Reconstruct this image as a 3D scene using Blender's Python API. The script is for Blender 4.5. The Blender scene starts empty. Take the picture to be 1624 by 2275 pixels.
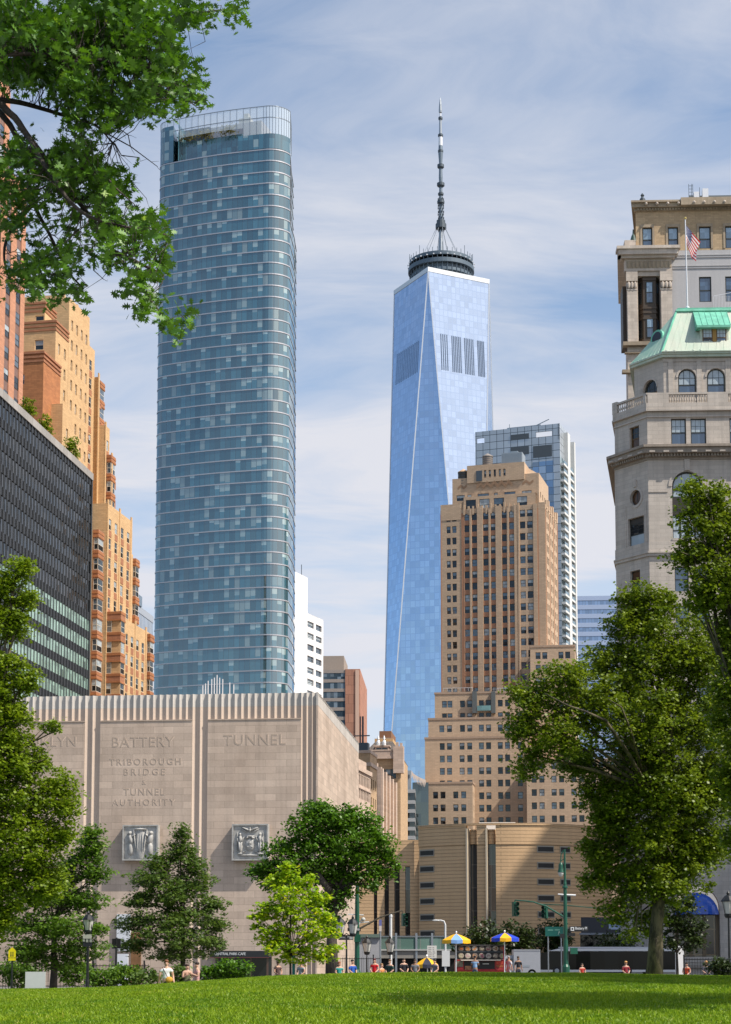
import bpy, math, random
import numpy as np
from mathutils import Vector, Matrix
random.seed(7); RNG = np.random.default_rng(11)
R = math.radians
S = bpy.context.scene
COL = S.collection
# ---- camera model: photo measured on a 1624 x 2274 grid
F = 4000.0; PX0 = 812.0; HY = 2150.0; TH = R(6.0); CY = HY - F*math.tan(TH); ZC = 1.7
CT, ST = math.cos(TH), math.sin(TH)
def zat(Y, py):
    c = (CY-py)/F
    return ZC + Y*(c*CT+ST)/(CT-c*ST)
def at(px, py, Y):
    Z = zat(Y, py); dep = Y*CT+(Z-ZC)*ST
    return Vector(((px-PX0)/F*dep, Y, Z))
def hit(px, py, P, d):
    """point on the vertical plane through P (x,y) along direction d seen at px,py"""
    def g(t):
        Y = P[1]+d[1]*t
        return P[0]+d[0]*t - at(px, py, Y).x
    g0 = g(0.0); return -g0/(g(1.0)-g0)
class Frame:
    """plan frame of a building: local x along its front, local y into its depth"""
    def __init__(s, px, py, Y, ang, zb=0.0):
        p = at(px, py, Y); s.o = (p.x, p.y); s.ang = ang; s.zb = zb
        s.ex = (math.cos(ang), -math.sin(ang)); s.ey = (math.sin(ang), math.cos(ang))
    def w(s, x, y): return (s.o[0]+s.ex[0]*x+s.ey[0]*y, s.o[1]+s.ex[1]*x+s.ey[1]*y)
    def x(s, px, py, y=0.0): return hit(px, py, s.w(0, y), s.ex)
    def y(s, px, py, x=0.0): return hit(px, py, s.w(x, 0), s.ey)
    def z(s, py, x=0.0, y=0.0): return zat(s.w(x, y)[1], py)-s.zb
    def thing(s, name, label, cat, group=None): return thing(name, label, cat, (s.o[0], s.o[1], s.zb), -s.ang, group)

# ---- objects
def tag(o, label=None, cat=None, group=None, kind=None):
    if label: o['label'] = label
    if cat: o['category'] = cat
    if group: o['group'] = group
    if kind: o['kind'] = kind
    return o
def thing(name, label, cat, loc=(0, 0, 0), rz=0.0, group=None):
    o = bpy.data.objects.new(name, None); COL.objects.link(o)
    o.empty_display_size = 0.2
    o.location = loc; o.rotation_euler = (0, 0, rz)
    return tag(o, label, cat, group)
def link(name, me, parent=None):
    o = bpy.data.objects.new(name, me); COL.objects.link(o)
    if parent is not None: o.parent = parent
    return o
def copy_tree(o, parent=None):
    c = o.copy(); COL.objects.link(c)
    if parent is not None: c.parent = parent
    for ch in list(o.children): copy_tree(ch, c)
    return c

class MB:
    def __init__(s): s.v = []; s.f = []; s.m = []
    def poly(s, pts, m=0):
        n = len(s.v); s.v.extend([tuple(p) for p in pts]); s.f.append(list(range(n, n+len(pts)))); s.m.append(m)
    def box(s, x0, y0, z0, x1, y1, z1, m=0, skip=''):
        if x1 < x0: x0, x1 = x1, x0
        if y1 < y0: y0, y1 = y1, y0
        if z1 < z0: z0, z1 = z1, z0
        n = len(s.v)
        s.v += [(x0,y0,z0),(x1,y0,z0),(x1,y1,z0),(x0,y1,z0),(x0,y0,z1),(x1,y0,z1),(x1,y1,z1),(x0,y1,z1)]
        for k, q in (('b',(3,2,1,0)),('t',(4,5,6,7)),('f',(0,1,5,4)),('r',(1,2,6,5)),('k',(2,3,7,6)),('l',(3,0,4,7))):
            if k not in skip: s.f.append([n+i for i in q]); s.m.append(m)
    def obox(s, P, u, w, d, z0, z1, m=0, skip='', out=0.0):
        """box along a facade: starts at plan point P, runs w along u, goes d inward and out outward"""
        n = (u[1], -u[0])
        a = (P[0]+n[0]*out, P[1]+n[1]*out); b = (a[0]+u[0]*w, a[1]+u[1]*w)
        t = d+out
        c = (b[0]-n[0]*t, b[1]-n[1]*t); e = (a[0]-n[0]*t, a[1]-n[1]*t)
        s.prism([a, b, c, e], z0, z1, m)
    def prism(s, poly, z0, z1, m=0, top=True, bot=True, mt=None):
        n = len(s.v); k = len(poly)
        s.v += [(p[0], p[1], z0) for p in poly]+[(p[0], p[1], z1) for p in poly]
        for i in range(k):
            j = (i+1) % k
            s.f.append([n+i, n+j, n+k+j, n+k+i]); s.m.append(m)
        if top: s.f.append([n+k+i for i in range(k)]); s.m.append(m if mt is None else mt)
        if bot: s.f.append([n+i for i in range(k)][::-1]); s.m.append(m)
    def frustum(s, p0, z0, p1, z1, m=0, top=True):
        n = len(s.v); k = len(p0)
        s.v += [(p[0], p[1], z0) for p in p0]+[(p[0], p[1], z1) for p in p1]
        for i in range(k):
            j = (i+1) % k
            s.f.append([n+i, n+j, n+k+j, n+k+i]); s.m.append(m)
        if top: s.f.append([n+k+i for i in range(k)]); s.m.append(m)
    def tube(s, pts, rad, n=8, m=0, cap=True):
        pts = [Vector(p) for p in pts]
        if not isinstance(rad, (list, tuple)): rad = [rad]*len(pts)
        b = len(s.v); up = None
        for i, p in enumerate(pts):
            t = (pts[min(i+1, len(pts)-1)]-pts[max(i-1, 0)]).normalized()
            if up is None: up = t.orthogonal().normalized()
            up = (up-t*up.dot(t))
            up = up.normalized() if up.length > 1e-6 else t.orthogonal().normalized()
            w = t.cross(up)
            for k in range(n):
                a = 2*math.pi*k/n
                q = p+(up*math.cos(a)+w*math.sin(a))*rad[i]
                s.v.append((q.x, q.y, q.z))
        for i in range(len(pts)-1):
            for k in range(n):
                k2 = (k+1) % n
                s.f.append([b+i*n+k, b+i*n+k2, b+(i+1)*n+k2, b+(i+1)*n+k]); s.m.append(m)
        if cap:
            s.f.append([b+k for k in range(n)][::-1]); s.m.append(m)
            e = b+(len(pts)-1)*n
            s.f.append([e+k for k in range(n)]); s.m.append(m)
    def lathe(s, c, prof, n=16, m=0, a0=0.0):
        b = len(s.v)
        for r, z in prof:
            for k in range(n):
                a = a0+2*math.pi*k/n
                s.v.append((c[0]+r*math.cos(a), c[1]+r*math.sin(a), c[2]+z))
        for i in range(len(prof)-1):
            for k in range(n):
                k2 = (k+1) % n
                s.f.append([b+i*n+k, b+i*n+k2, b+(i+1)*n+k2, b+(i+1)*n+k]); s.m.append(m)
        if prof[0][0] > 1e-4: s.f.append([b+k for k in range(n)][::-1]); s.m.append(m)
        if prof[-1][0] > 1e-4:
            e = b+(len(prof)-1)*n; s.f.append([e+k for k in range(n)]); s.m.append(m)
    def ell(s, c, r, m=0, n=12, k=8, rot=None):
        b = len(s.v); c = Vector(c)
        for i in range(k+1):
            t = math.pi*i/k
            for j in range(n):
                a = 2*math.pi*j/n
                p = Vector((r[0]*math.sin(t)*math.cos(a), r[1]*math.sin(t)*math.sin(a), -r[2]*math.cos(t)))
                if rot is not None: p = rot @ p
                p += c; s.v.append((p.x, p.y, p.z))
        for i in range(k):
            for j in range(n):
                j2 = (j+1) % n
                s.f.append([b+i*n+j, b+i*n+j2, b+(i+1)*n+j2, b+(i+1)*n+j]); s.m.append(m)
    def mesh(s, name, mats, smooth=False):
        me = bpy.data.meshes.new(name)
        me.from_pydata(s.v, [], s.f)
        for mt in (mats if isinstance(mats, (list, tuple)) else [mats]): me.materials.append(mt)
        me.polygons.foreach_set('material_index', s.m)
        if smooth: me.polygons.foreach_set('use_smooth', [True]*len(s.f))
        me.update()
        # planar uv in metres: u along the face, v up
        nl = len(me.loops); np_ = len(me.polygons)
        co = np.empty(len(me.vertices)*3, 'f'); me.vertices.foreach_get('co', co); co = co.reshape(-1, 3)
        vi = np.empty(nl, 'i'); me.loops.foreach_get('vertex_index', vi)
        nrm = np.empty(np_*3, 'f'); me.polygons.foreach_get('normal', nrm); nrm = nrm.reshape(-1, 3)
        lt = np.empty(np_, 'i'); me.polygons.foreach_get('loop_total', lt)
        fl = np.repeat(np.arange(np_), lt)
        n = nrm[fl]; h = np.hypot(n[:, 0], n[:, 1]); flat = h < 0.25
        hh = np.where(h < 1e-6, 1, h)
        tx = np.where(flat, 1, -n[:, 1]/hh); ty = np.where(flat, 0, n[:, 0]/hh)
        p = co[vi]
        uv = np.stack([p[:, 0]*tx+p[:, 1]*ty, np.where(flat, p[:, 1], p[:, 2])], 1).astype('f')
        L = me.uv_layers.new(name='UVMap'); L.data.foreach_set('uv', uv.ravel())
        return me
    def build(s, name, mats, parent=None, smooth=False):
        return link(name, s.mesh(name, mats, smooth), parent)

# ---- materials
MATS = {}
class NT:
    def __init__(s, m): s.t = m.node_tree; s.n = s.t.nodes; s.l = s.t.links
    def node(s, typ, **kw):
        x = s.n.new(typ)
        for k, v in kw.items():
            if k.startswith('i_'):
                key = k[2:]; key = int(key) if key.isdigit() else key
                s.put(x, key, v)
            else: setattr(x, k, v)
        return x
    def put(s, x, key, v):
        if isinstance(v, bpy.types.NodeSocket): s.l.new(v, x.inputs[key])
        else:
            if isinstance(v, (tuple, list)) and len(v) == 3 and x.inputs[key].type == 'RGBA': v = (*v, 1)
            x.inputs[key].default_value = v
    def math(s, op, a, b=None, c=None):
        x = s.node('ShaderNodeMath', operation=op); s.put(x, 0, a)
        if b is not None: s.put(x, 1, b)
        if c is not None: s.put(x, 2, c)
        return x.outputs[0]
    def mix(s, f, a, b, blend='MIX'):
        x = s.node('ShaderNodeMix', data_type='RGBA', blend_type=blend)
        s.put(x, 0, f); s.put(x, 6, a if not isinstance(a, tuple) else (*a[:3], 1)); s.put(x, 7, b if not isinstance(b, tuple) else (*b[:3], 1))
        return x.outputs[2]
    def ramp(s, f, stops):
        x = s.node('ShaderNodeValToRGB'); s.put(x, 0, f)
        e = x.color_ramp.elements
        while len(e) < len(stops): e.new(0.5)
        for q, (p, c) in zip(e, stops):
            q.position = p; q.color = (c, c, c, 1) if not isinstance(c, tuple) else (*c[:3], 1)
        return x.outputs[0]
    def noise(s, vec, scale, detail=4, rough=0.6):
        x = s.node('ShaderNodeTexNoise'); s.put(x, 'Vector', vec); s.put(x, 'Scale', scale); s.put(x, 'Detail', detail); s.put(x, 'Roughness', rough)
        return x.outputs[0]
    def scale(s, vec, k):
        x = s.node('ShaderNodeVectorMath', operation='MULTIPLY'); s.put(x, 0, vec); s.put(x, 1, k); return x.outputs[0]
def newmat(name):
    m = bpy.data.materials.new(name); m.use_nodes = True
    t = NT(m); b = t.n['Principled BSDF']
    return m, t, b
def plain(name, col, rough=0.6, metal=0.0, ior=1.45, var=0.0, vs=2.0):
    if name in MATS: return MATS[name]
    m, t, b = newmat(name)
    b.inputs['Roughness'].default_value = rough; b.inputs['Metallic'].default_value = metal; b.inputs['IOR'].default_value = ior
    if var:
        tc = t.node('ShaderNodeTexCoord').outputs['Object']
        n = t.noise(tc, vs, 5)
        c = t.mix(t.ramp(n, [(0.3, 0.0), (0.7, 1.0)]), tuple(x*(1-var) for x in col), tuple(min(1, x*(1+var)) for x in col))
        t.l.new(c, b.inputs['Base Color'])
    else: b.inputs['Base Color'].default_value = (*col, 1)
    MATS[name] = m; return m
def masonry(name, col, col2=None, rough=0.85, bw=0.0, bh=0.0, joint=0.05, jdark=0.75, blot=0.25, streak=0.15, bump=0.3, tone=0.12):
    """stone or brick: blotches, vertical rain streaks, block-to-block tone and joints (sizes in metres)"""
    if name in MATS: return MATS[name]
    m, t, b = newmat(name)
    uv = t.node('ShaderNodeTexCoord').outputs['UV']
    ob = t.node('ShaderNodeTexCoord').outputs['Object']
    col2 = col2 or tuple(x*0.75 for x in col)
    n1 = t.noise(ob, 0.22, 6); n2 = t.noise(t.scale(uv, (1.4, 0.06, 1)), 1.0, 4); n3 = t.noise(ob, 6.0, 3)
    f = t.ramp(n1, [(0.35, 0.0), (0.68, 1.0)])
    c = t.mix(t.math('MULTIPLY', f, min(1, blot*2)), col, col2)
    st = t.ramp(n2, [(0.45, 0.0), (0.75, 1.0)])
    c = t.mix(t.math('MULTIPLY', st, streak), c, tuple(x*0.35 for x in col))
    g = t.ramp(n3, [(0.2, 0.86), (0.8, 1.14)])
    c = t.mix(0.6, c, g, 'MULTIPLY') if False else t.mix(0.5, c, t.mix(1.0, c, g, 'MULTIPLY'))
    hgt = n3
    if bw:
        br = t.node('ShaderNodeTexBrick'); t.put(br, 'Vector', uv); t.put(br, 'Scale', 1.0)
        t.put(br, 'Color1', (1-tone, 1-tone, 1-tone)); t.put(br, 'Color2', (1+tone, 1+tone, 1+tone)); t.put(br, 'Mortar', (jdark, jdark, jdark))
        t.put(br, 'Mortar Size', joint); t.put(br, 'Mortar Smooth', 0.3); t.put(br, 'Bias', 0.0); t.put(br, 'Brick Width', bw); t.put(br, 'Row Height', bh)
        c = t.mix(1.0, c, br.outputs[0], 'MULTIPLY')
        hgt = t.math('SUBTRACT', t.math('MULTIPLY', n3, 0.4), br.outputs[1])
    t.l.new(c, b.inputs['Base Color']); b.inputs['Roughness'].default_value = rough
    if bump:
        bp = t.node('ShaderNodeBump'); t.put(bp, 'Strength', bump); t.put(bp, 'Distance', 0.05); t.put(bp, 'Height', hgt)
        t.l.new(bp.outputs[0], b.inputs['Normal'])
    MATS[name] = m; return m
def glass(name, col, pw=1.5, ph=3.5, rough=0.04, ior=1.9, metal=0.0, pale=None, palef=0.0, tilt=0.015, line=None, lw=0.05, lh=0.0, var=0.3, cl=0.0, pale2=None):
    """curtain-wall glass on metre uvs: every pane has its own slight tilt and tone, some have pale blinds behind them"""
    if name in MATS: return MATS[name]
    m, t, b = newmat(name)
    uv = t.node('ShaderNodeTexCoord').outputs['UV']
    sp = t.node('ShaderNodeSeparateXYZ'); t.put(sp, 0, uv)
    un = t.math('DIVIDE', sp.outputs[0], pw); vn = t.math('DIVIDE', sp.outputs[1], ph)
    iu = t.math('FLOOR', un); iv = t.math('FLOOR', vn)
    cv = t.node('ShaderNodeCombineXYZ'); t.put(cv, 0, iu); t.put(cv, 1, iv)
    wn = t.node('ShaderNodeTexWhiteNoise', noise_dimensions='3D'); t.put(wn, 0, cv.outputs[0])
    r = wn.outputs[0]
    c = t.mix(r, tuple(x*(1-var) for x in col), tuple(x*(1+var) for x in col))
    if pale:
        # blinds come in runs: a slow noise along the floor plus the pane's own number
        cv2 = t.node('ShaderNodeCombineXYZ'); t.put(cv2, 0, t.math('MULTIPLY', iu, 0.23)); t.put(cv2, 1, t.math('MULTIPLY', iv, 7.31))
        run = t.noise(cv2.outputs[0], 1.0, 2)
        k = t.math('ADD', t.math('MULTIPLY', run, cl), t.math('MULTIPLY', wn.outputs[0], 1-cl))
        pf = t.ramp(k, [(max(0, 1-palef-0.05), 0.0), (1-palef, 1.0)])
        wn2 = t.node('ShaderNodeTexWhiteNoise', noise_dimensions='3D'); t.put(wn2, 0, t.scale(cv.outputs[0], (1.7, 3.1, 1)))
        pc = t.mix(wn2.outputs[0], tuple(x*0.45 for x in pale), pale)
        if pale2: # blind pulled part of the way down
            part = t.math('GREATER_THAN', t.math('FRACT', vn), t.math('MULTIPLY', wn2.outputs[0], 0.8))
            pf = t.math('MULTIPLY', pf, t.math('MAXIMUM', part, 0.0))
        c = t.mix(pf, c, pc)
    if line:
        fu = t.math('FRACT', un); fv = t.math('FRACT', vn)
        k = t.math('LESS_THAN', fu, lw)
        if lh: k = t.math('MAXIMUM', k, t.math('LESS_THAN', fv, lh))
        c = t.mix(k, c, line)
    t.l.new(c, b.inputs['Base Color'])
    b.inputs['Roughness'].default_value = rough; b.inputs['IOR'].default_value = ior; b.inputs['Metallic'].default_value = metal
    if tilt:
        g = t.node('ShaderNodeNewGeometry')
        a = t.node('ShaderNodeVectorMath', operation='SUBTRACT'); t.put(a, 0, wn.outputs[1]); t.put(a, 1, (0.5, 0.5, 0.5))
        a2 = t.scale(a.outputs[0], (tilt, tilt, tilt))
        a3 = t.node('ShaderNodeVectorMath', operation='ADD'); t.put(a3, 0, g.outputs['Normal']); t.put(a3, 1, a2)
        a4 = t.node('ShaderNodeVectorMath', operation='NORMALIZE'); t.put(a4, 0, a3.outputs[0])
        t.l.new(a4.outputs[0], b.inputs['Normal'])
    MATS[name] = m; return m
def foliage(name, dark, light, trans=0.35, hue=None, spec=0.4):
    if name in MATS: return MATS[name]
    m, t, b = newmat(name)
    at_ = t.node('ShaderNodeAttribute', attribute_name='rnd')
    c = t.mix(at_.outputs['Fac'], dark, light)
    if hue: c = t.mix(t.ramp(at_.outputs['Fac'], [(0.88, 0.0), (0.97, 1.0)]), c, hue)
    t.l.new(c, b.inputs['Base Color']); b.inputs['Roughness'].default_value = 0.45
    b.inputs['Specular IOR Level'].default_value = spec
    tr = t.node('ShaderNodeBsdfTranslucent')
    t.l.new(t.mix(0.5, c, t.mix(1.0, c, (1.25, 1.2, 0.35), 'MULTIPLY')), tr.inputs[0])
    mx = t.node('ShaderNodeMixShader'); t.put(mx, 0, trans)
    t.l.new(b.outputs[0], mx.inputs[1]); t.l.new(tr.outputs[0], mx.inputs[2])
    t.l.new(mx.outputs[0], t.n['Material Output'].inputs[0])
    MATS[name] = m; return m

# ---- facades with real window openings
def facade(mb, P, u, W, z0, z1, cols, rows, wins, depth=0.25, m=0, skip=None, style=0):
    """wall face from plan point P along u; cols [(x0,x1)], rows [(z0,z1)]; openings go to wins"""
    n = (u[1], -u[0])
    def pt(x, z, d=0.0): return (P[0]+u[0]*x-n[0]*d, P[1]+u[1]*x-n[1]*d, z)
    cols = [c for c in cols if c[0] > 0.02 and c[1] < W-0.02]; rows = [r for r in rows if r[0] > z0+0.02 and r[1] < z1-0.02]
    xs = sorted({0.0, W, *[c[0] for c in cols], *[c[1] for c in cols]})
    zs = sorted({z0, z1, *[r[0] for r in rows], *[r[1] for r in rows]})
    hx = {c[0]: c for c in cols}; hz = {r[0]: r for r in rows}
    for k in range(len(zs)-1):
        za, zb = zs[k], zs[k+1]
        if za not in hz:
            mb.poly([pt(0, za), pt(W, za), pt(W, zb), pt(0, zb)], m); continue
        start = 0.0
        for i in range(len(xs)-1):
            xa, xb = xs[i], xs[i+1]
            if xa in hx and not (skip and skip(xa, xb, za, zb)):
                if xa > start: mb.poly([pt(start, za), pt(xa, za), pt(xa, zb), pt(start, zb)], m)
                start = xb
                mb.poly([pt(xa, za), pt(xa, za, depth), pt(xa, zb, depth), pt(xa, zb)], m)
                mb.poly([pt(xb, za, depth), pt(xb, za), pt(xb, zb), pt(xb, zb, depth)], m)
                mb.poly([pt(xa, zb), pt(xa, zb, depth), pt(xb, zb, depth), pt(xb, zb)], m)
                mb.poly([pt(xa, za, depth), pt(xa, za), pt(xb, za), pt(xb, za, depth)], m)
                c = pt((xa+xb)/2, za, depth)
                wins.append((c, math.atan2(u[1], u[0]), xb-xa, zb-za, style))
        if start < W: mb.poly([pt(start, za), pt(W, za), pt(W, zb), pt(start, zb)], m)
def win_mb(mb, w, h, kind, fr=0.07, T=None, sash=True):
    """a window: frame, meeting rail, pane(s); kind 0 dark, 1 grey, 2 blind half down, 3 blind down. slots: 0 frame 1 pane 2 blind 3 lighter pane"""
    def q(x0, z0, x1, z1, y, m):
        p = [(x0, y, z0), (x1, y, z0), (x1, y, z1), (x0, y, z1)]
        mb.poly([T @ Vector(a) for a in p] if T is not None else p, m)
    def bx(x0, z0, x1, z1, y0=-0.05, m=0):
        if T is None: mb.box(x0, y0, z0, x1, 0.01, z1, m, 'k')
        else: q(x0, z0, x1, z1, y0, m)
    a = w/2
    bx(-a, 0, -a+fr, h); bx(a-fr, 0, a, h); bx(-a+fr, 0, a-fr, fr); bx(-a+fr, h-fr, a-fr, h)
    mid = h*0.5
    if sash: bx(-a+fr, mid-fr/2, a-fr, mid+fr/2)
    lo = {0: 1, 1: 3, 2: 1, 3: 2, 4: 1}[kind]; hi = {0: 1, 1: 3, 2: 2, 3: 2, 4: 3}[kind]
    q(-a+fr, fr, a-fr, mid-fr/2 if sash else mid, -0.01, lo); q(-a+fr, mid+fr/2 if sash else mid, a-fr, h-fr, -0.015, hi)
WCACHE = {}
def place_windows(parent, wins, mats, cap=95, name='window', weights=(5, 4, 4, 2, 3), fr=0.07, seed=1, sash=True):
    rnd = random.Random(seed)
    rest = MB(); nrest = 0
    wins = list(wins)
    for i, (c, a, w, h, st) in enumerate(wins):
        k = rnd.choices((0, 1, 2, 3, 4), weights)[0]
        if i < cap:
            key = (round(w, 2), round(h, 2), k, fr, sash, tuple(m.name for m in mats))
            if key not in WCACHE:
                mb = MB(); win_mb(mb, w, h, k, fr, None, sash); WCACHE[key] = mb.mesh(name, mats)
            o = link(name, WCACHE[key], parent); o.location = c; o.rotation_euler = (0, 0, a)
        else:
            win_mb(rest, w, h, k, fr, Matrix.Translation(Vector(c)) @ Matrix.Rotation(a, 4, 'Z'), sash); nrest += 1
    if nrest: tag(rest.build(name, mats, parent), kind='stuff')
def cols_of(pairs): return [(a, b) for a, b in pairs]
def grid(x0, x1, n, w):
    """n openings of width w evenly spaced between x0 and x1"""
    p = (x1-x0)/n
    return [(x0+p*(i+0.5)-w/2, x0+p*(i+0.5)+w/2) for i in range(n)]
def rows_of(ztop, pitch, n, h): return [(ztop-i*pitch-h, ztop-i*pitch) for i in range(n)][::-1]
def frame_at(px, py, Y, ang):
    """world plan point seen at px,py at depth Y and the facade frame turned by ang (right end nearer for ang>0)"""
    p = at(px, py, Y)
    return p, (math.cos(ang), -math.sin(ang)), (math.sin(ang), math.cos(ang))
# ---- camera, light, sky
cam = bpy.data.objects.new('camera', bpy.data.cameras.new('camera')); COL.objects.link(cam)
cam.location = (0, 0, ZC); cam.rotation_euler = (R(90)+TH, 0, 0)
cd = cam.data; cd.sensor_fit = 'VERTICAL'; cd.sensor_height = 36; cd.sensor_width = 36*731/1024
cd.lens = F/2274*36; cd.shift_y = (CY-1137)/2274; cd.clip_end = 20000; cd.clip_start = 0.1
S.camera = cam
SUN_EL, SUN_DX, SUN_DY = R(51), 0.89, -0.455
sd = Vector((SUN_DX*math.cos(SUN_EL), SUN_DY*math.cos(SUN_EL), math.sin(SUN_EL)))
sl = bpy.data.lights.new('sun', 'SUN'); sl.energy = 5.0; sl.angle = R(0.5); sl.color = (1.0, 0.93, 0.82)
sun = bpy.data.objects.new('sun', sl); COL.objects.link(sun); sun.rotation_euler = sd.to_track_quat('Z', 'Y').to_euler(); sun.location = (60, -40, 120)
wd = bpy.data.worlds.new('World'); S.world = wd; wd.use_nodes = True
w = NT(wd); bg = w.n['Background']
sky = w.node('ShaderNodeTexSky', sky_type='NISHITA', sun_disc=False, sun_elevation=SUN_EL, sun_rotation=math.atan2(SUN_DX, SUN_DY), air_density=1.0, dust_density=0.6, ozone_density=1.5)
gen = w.node('ShaderNodeTexCoord').outputs['Generated']
sp = w.node('ShaderNodeSeparateXYZ'); w.put(sp, 0, gen)
zz = w.math('ADD', w.math('MAXIMUM', sp.outputs[2], 0.0), 0.16)
cx = w.math('DIVIDE', sp.outputs[0], zz); cy_ = w.math('DIVIDE', sp.outputs[1], zz)
cv = w.node('ShaderNodeCombineXYZ'); w.put(cv, 0, cx); w.put(cv, 1, cy_)
mp = w.node('ShaderNodeMapping'); w.put(mp, 'Vector', cv.outputs[0]); mp.inputs['Rotation'].default_value = (0, 0, R(-62)); mp.inputs['Scale'].default_value = (0.8, 2.1, 1); mp.inputs['Location'].default_value = (3.1, 1.7, 0)
warp = w.noise(mp.outputs[0], 0.9, 3)
wv = w.node('ShaderNodeVectorMath', operation='ADD'); w.put(wv, 0, mp.outputs[0]); w.put(wv, 1, w.scale(warp, (0.9, 0.9, 0)))
c1 = w.noise(wv.outputs[0], 1.25, 10, 0.60)
c2 = w.noise(cv.outputs[0], 1.1, 4, 0.5)
cl = w.math('SUBTRACT', w.math('ADD', w.math('MULTIPLY', c1, 0.62), w.math('MULTIPLY', c2, 0.38)), w.math('MULTIPLY', w.math('SUBTRACT', sp.outputs[2], 0.28), 0.16))
cf = w.ramp(cl, [(0.385, 0.06), (0.47, 0.5), (0.565, 0.97)])
hz = w.ramp(sp.outputs[2], [(0.0, 1.0), (0.10, 0.86), (0.42, 0.0)])
cf2 = w.math('MAXIMUM', cf, w.math('MULTIPLY', hz, 0.9))
skyc = w.mix(1.0, sky.outputs[0], (0.98, 1.12, 1.17), 'MULTIPLY')
ccol = w.mix(hz, (5.15, 5.25, 5.65), (5.3, 5.32, 5.8))
# unseen sky shaped for reflections and fill: cloud brightened sunward, thinned behind and opposite
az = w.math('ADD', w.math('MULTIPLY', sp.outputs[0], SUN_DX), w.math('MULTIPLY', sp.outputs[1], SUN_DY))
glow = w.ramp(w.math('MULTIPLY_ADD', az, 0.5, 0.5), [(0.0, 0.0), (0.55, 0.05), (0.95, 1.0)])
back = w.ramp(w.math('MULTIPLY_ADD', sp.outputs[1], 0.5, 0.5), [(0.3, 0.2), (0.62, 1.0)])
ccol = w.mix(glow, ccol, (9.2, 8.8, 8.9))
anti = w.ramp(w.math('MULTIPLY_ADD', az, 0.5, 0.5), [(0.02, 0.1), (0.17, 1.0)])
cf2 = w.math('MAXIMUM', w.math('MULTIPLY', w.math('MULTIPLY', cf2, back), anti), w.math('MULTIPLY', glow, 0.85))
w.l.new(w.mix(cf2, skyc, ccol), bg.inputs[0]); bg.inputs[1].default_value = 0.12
S.view_settings.view_transform = 'Standard'; S.view_settings.look = 'None'; S.view_settings.exposure = 0.28; S.view_settings.gamma = 1.0
S.cycles.use_denoising = True; S.cycles.denoiser = 'OPENIMAGEDENOISE'; S.cycles.max_bounces = 6; S.cycles.transparent_max_bounces = 12
S.cycles.diffuse_bounces = 3; S.cycles.glossy_bounces = 3; S.cycles.transmission_bounces = 4; S.cycles.caustics_reflective = False; S.cycles.caustics_refractive = False

# ---- terrain
def sst(a, b, x):
    t = np.clip((np.asarray(x, float)-a)/(b-a), 0, 1); return t*t*(3-2*t)
CR_X = [-80, -20, -11.4, -8, -5.8, -3, 0, 3.5, 6, 11.4, 30, 80]
CR_Z = [0.55, 0.85, 1.02, 1.09, 1.22, 1.43, 1.525, 1.54, 1.525, 1.43, 1.3, 1.15]
def base_z(x): return 0.25+0.65*sst(-7, 5, x)
def H(x, y):
    x = np.asarray(x, float); y = np.asarray(y, float)
    zc = np.interp(x, CR_X, CR_Z)
    up = zc*np.sin(np.pi/2*np.clip(y, -20, 56)/56)
    bz = base_z(x)
    dn = bz+(zc-bz)*(1-sst(56, 70, y))
    return np.where(y < 56, up, dn)
def hz1(x, y): return float(H(x, y))
def sheet(name, xs, ys, mat, off=0.0, fn=None):
    X, Y = np.meshgrid(xs, ys); Z = (H(X, Y) if fn is None else fn(X, Y))+off
    nx, ny = len(xs), len(ys)
    mb = MB(); mb.v = list(map(tuple, np.stack([X.ravel(), Y.ravel(), Z.ravel()], 1)))
    mb.f = [[j*nx+i, j*nx+i+1, (j+1)*nx+i+1, (j+1)*nx+i] for j in range(ny-1) for i in range(nx-1)]; mb.m = [0]*len(mb.f)
    return mb.build(name, mat, None, True)
asphalt = plain('asphalt', (0.06, 0.06, 0.062), 0.85, var=0.25, vs=0.7)
paving = masonry('paving', (0.17, 0.16, 0.15), bw=1.2, bh=1.2, joint=0.02, blot=0.3, streak=0.0)
m, t, b = newmat('lawn_soil')
ob = t.node('ShaderNodeTexCoord').outputs['Object']
n1 = t.noise(ob, 0.35, 5); n2 = t.noise(ob, 9.0, 5)
c = t.mix(t.ramp(n1, [(0.35, 0.0), (0.65, 1.0)]), (0.09, 0.18, 0.008), (0.16, 0.24, 0.012))
c = t.mix(t.ramp(n2, [(0.4, 0.0), (0.62, 0.55)]), c, (0.035, 0.07, 0.008))
t.l.new(c, b.inputs['Base Color']); b.inputs['Roughness'].default_value = 0.9
bp = t.node('ShaderNodeBump'); t.put(bp, 'Height', n2); t.put(bp, 'Distance', 0.06); t.l.new(bp.outputs[0], b.inputs['Normal'])
tag(sheet('lawn', np.linspace(-70, 70, 141), np.linspace(-20, 72, 93), m), kind='structure')
gx = np.unique(np.concatenate([np.linspace(-60, 60, 61), np.linspace(-5000, 5000, 41)]))
gy = np.unique(np.concatenate([np.linspace(60, 140, 41), np.linspace(140, 9000, 30), np.linspace(-3000, 60, 20)]))
tag(sheet('ground', gx, gy, paving, -0.06, lambda X, Y: np.where(Y < 59.5, -0.6, H(X, Y))), kind='structure')
rx = np.linspace(-60, 140, 101)
tag(sheet('road', rx, np.linspace(150, 224, 19), asphalt, 0.004), kind='structure')
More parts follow.
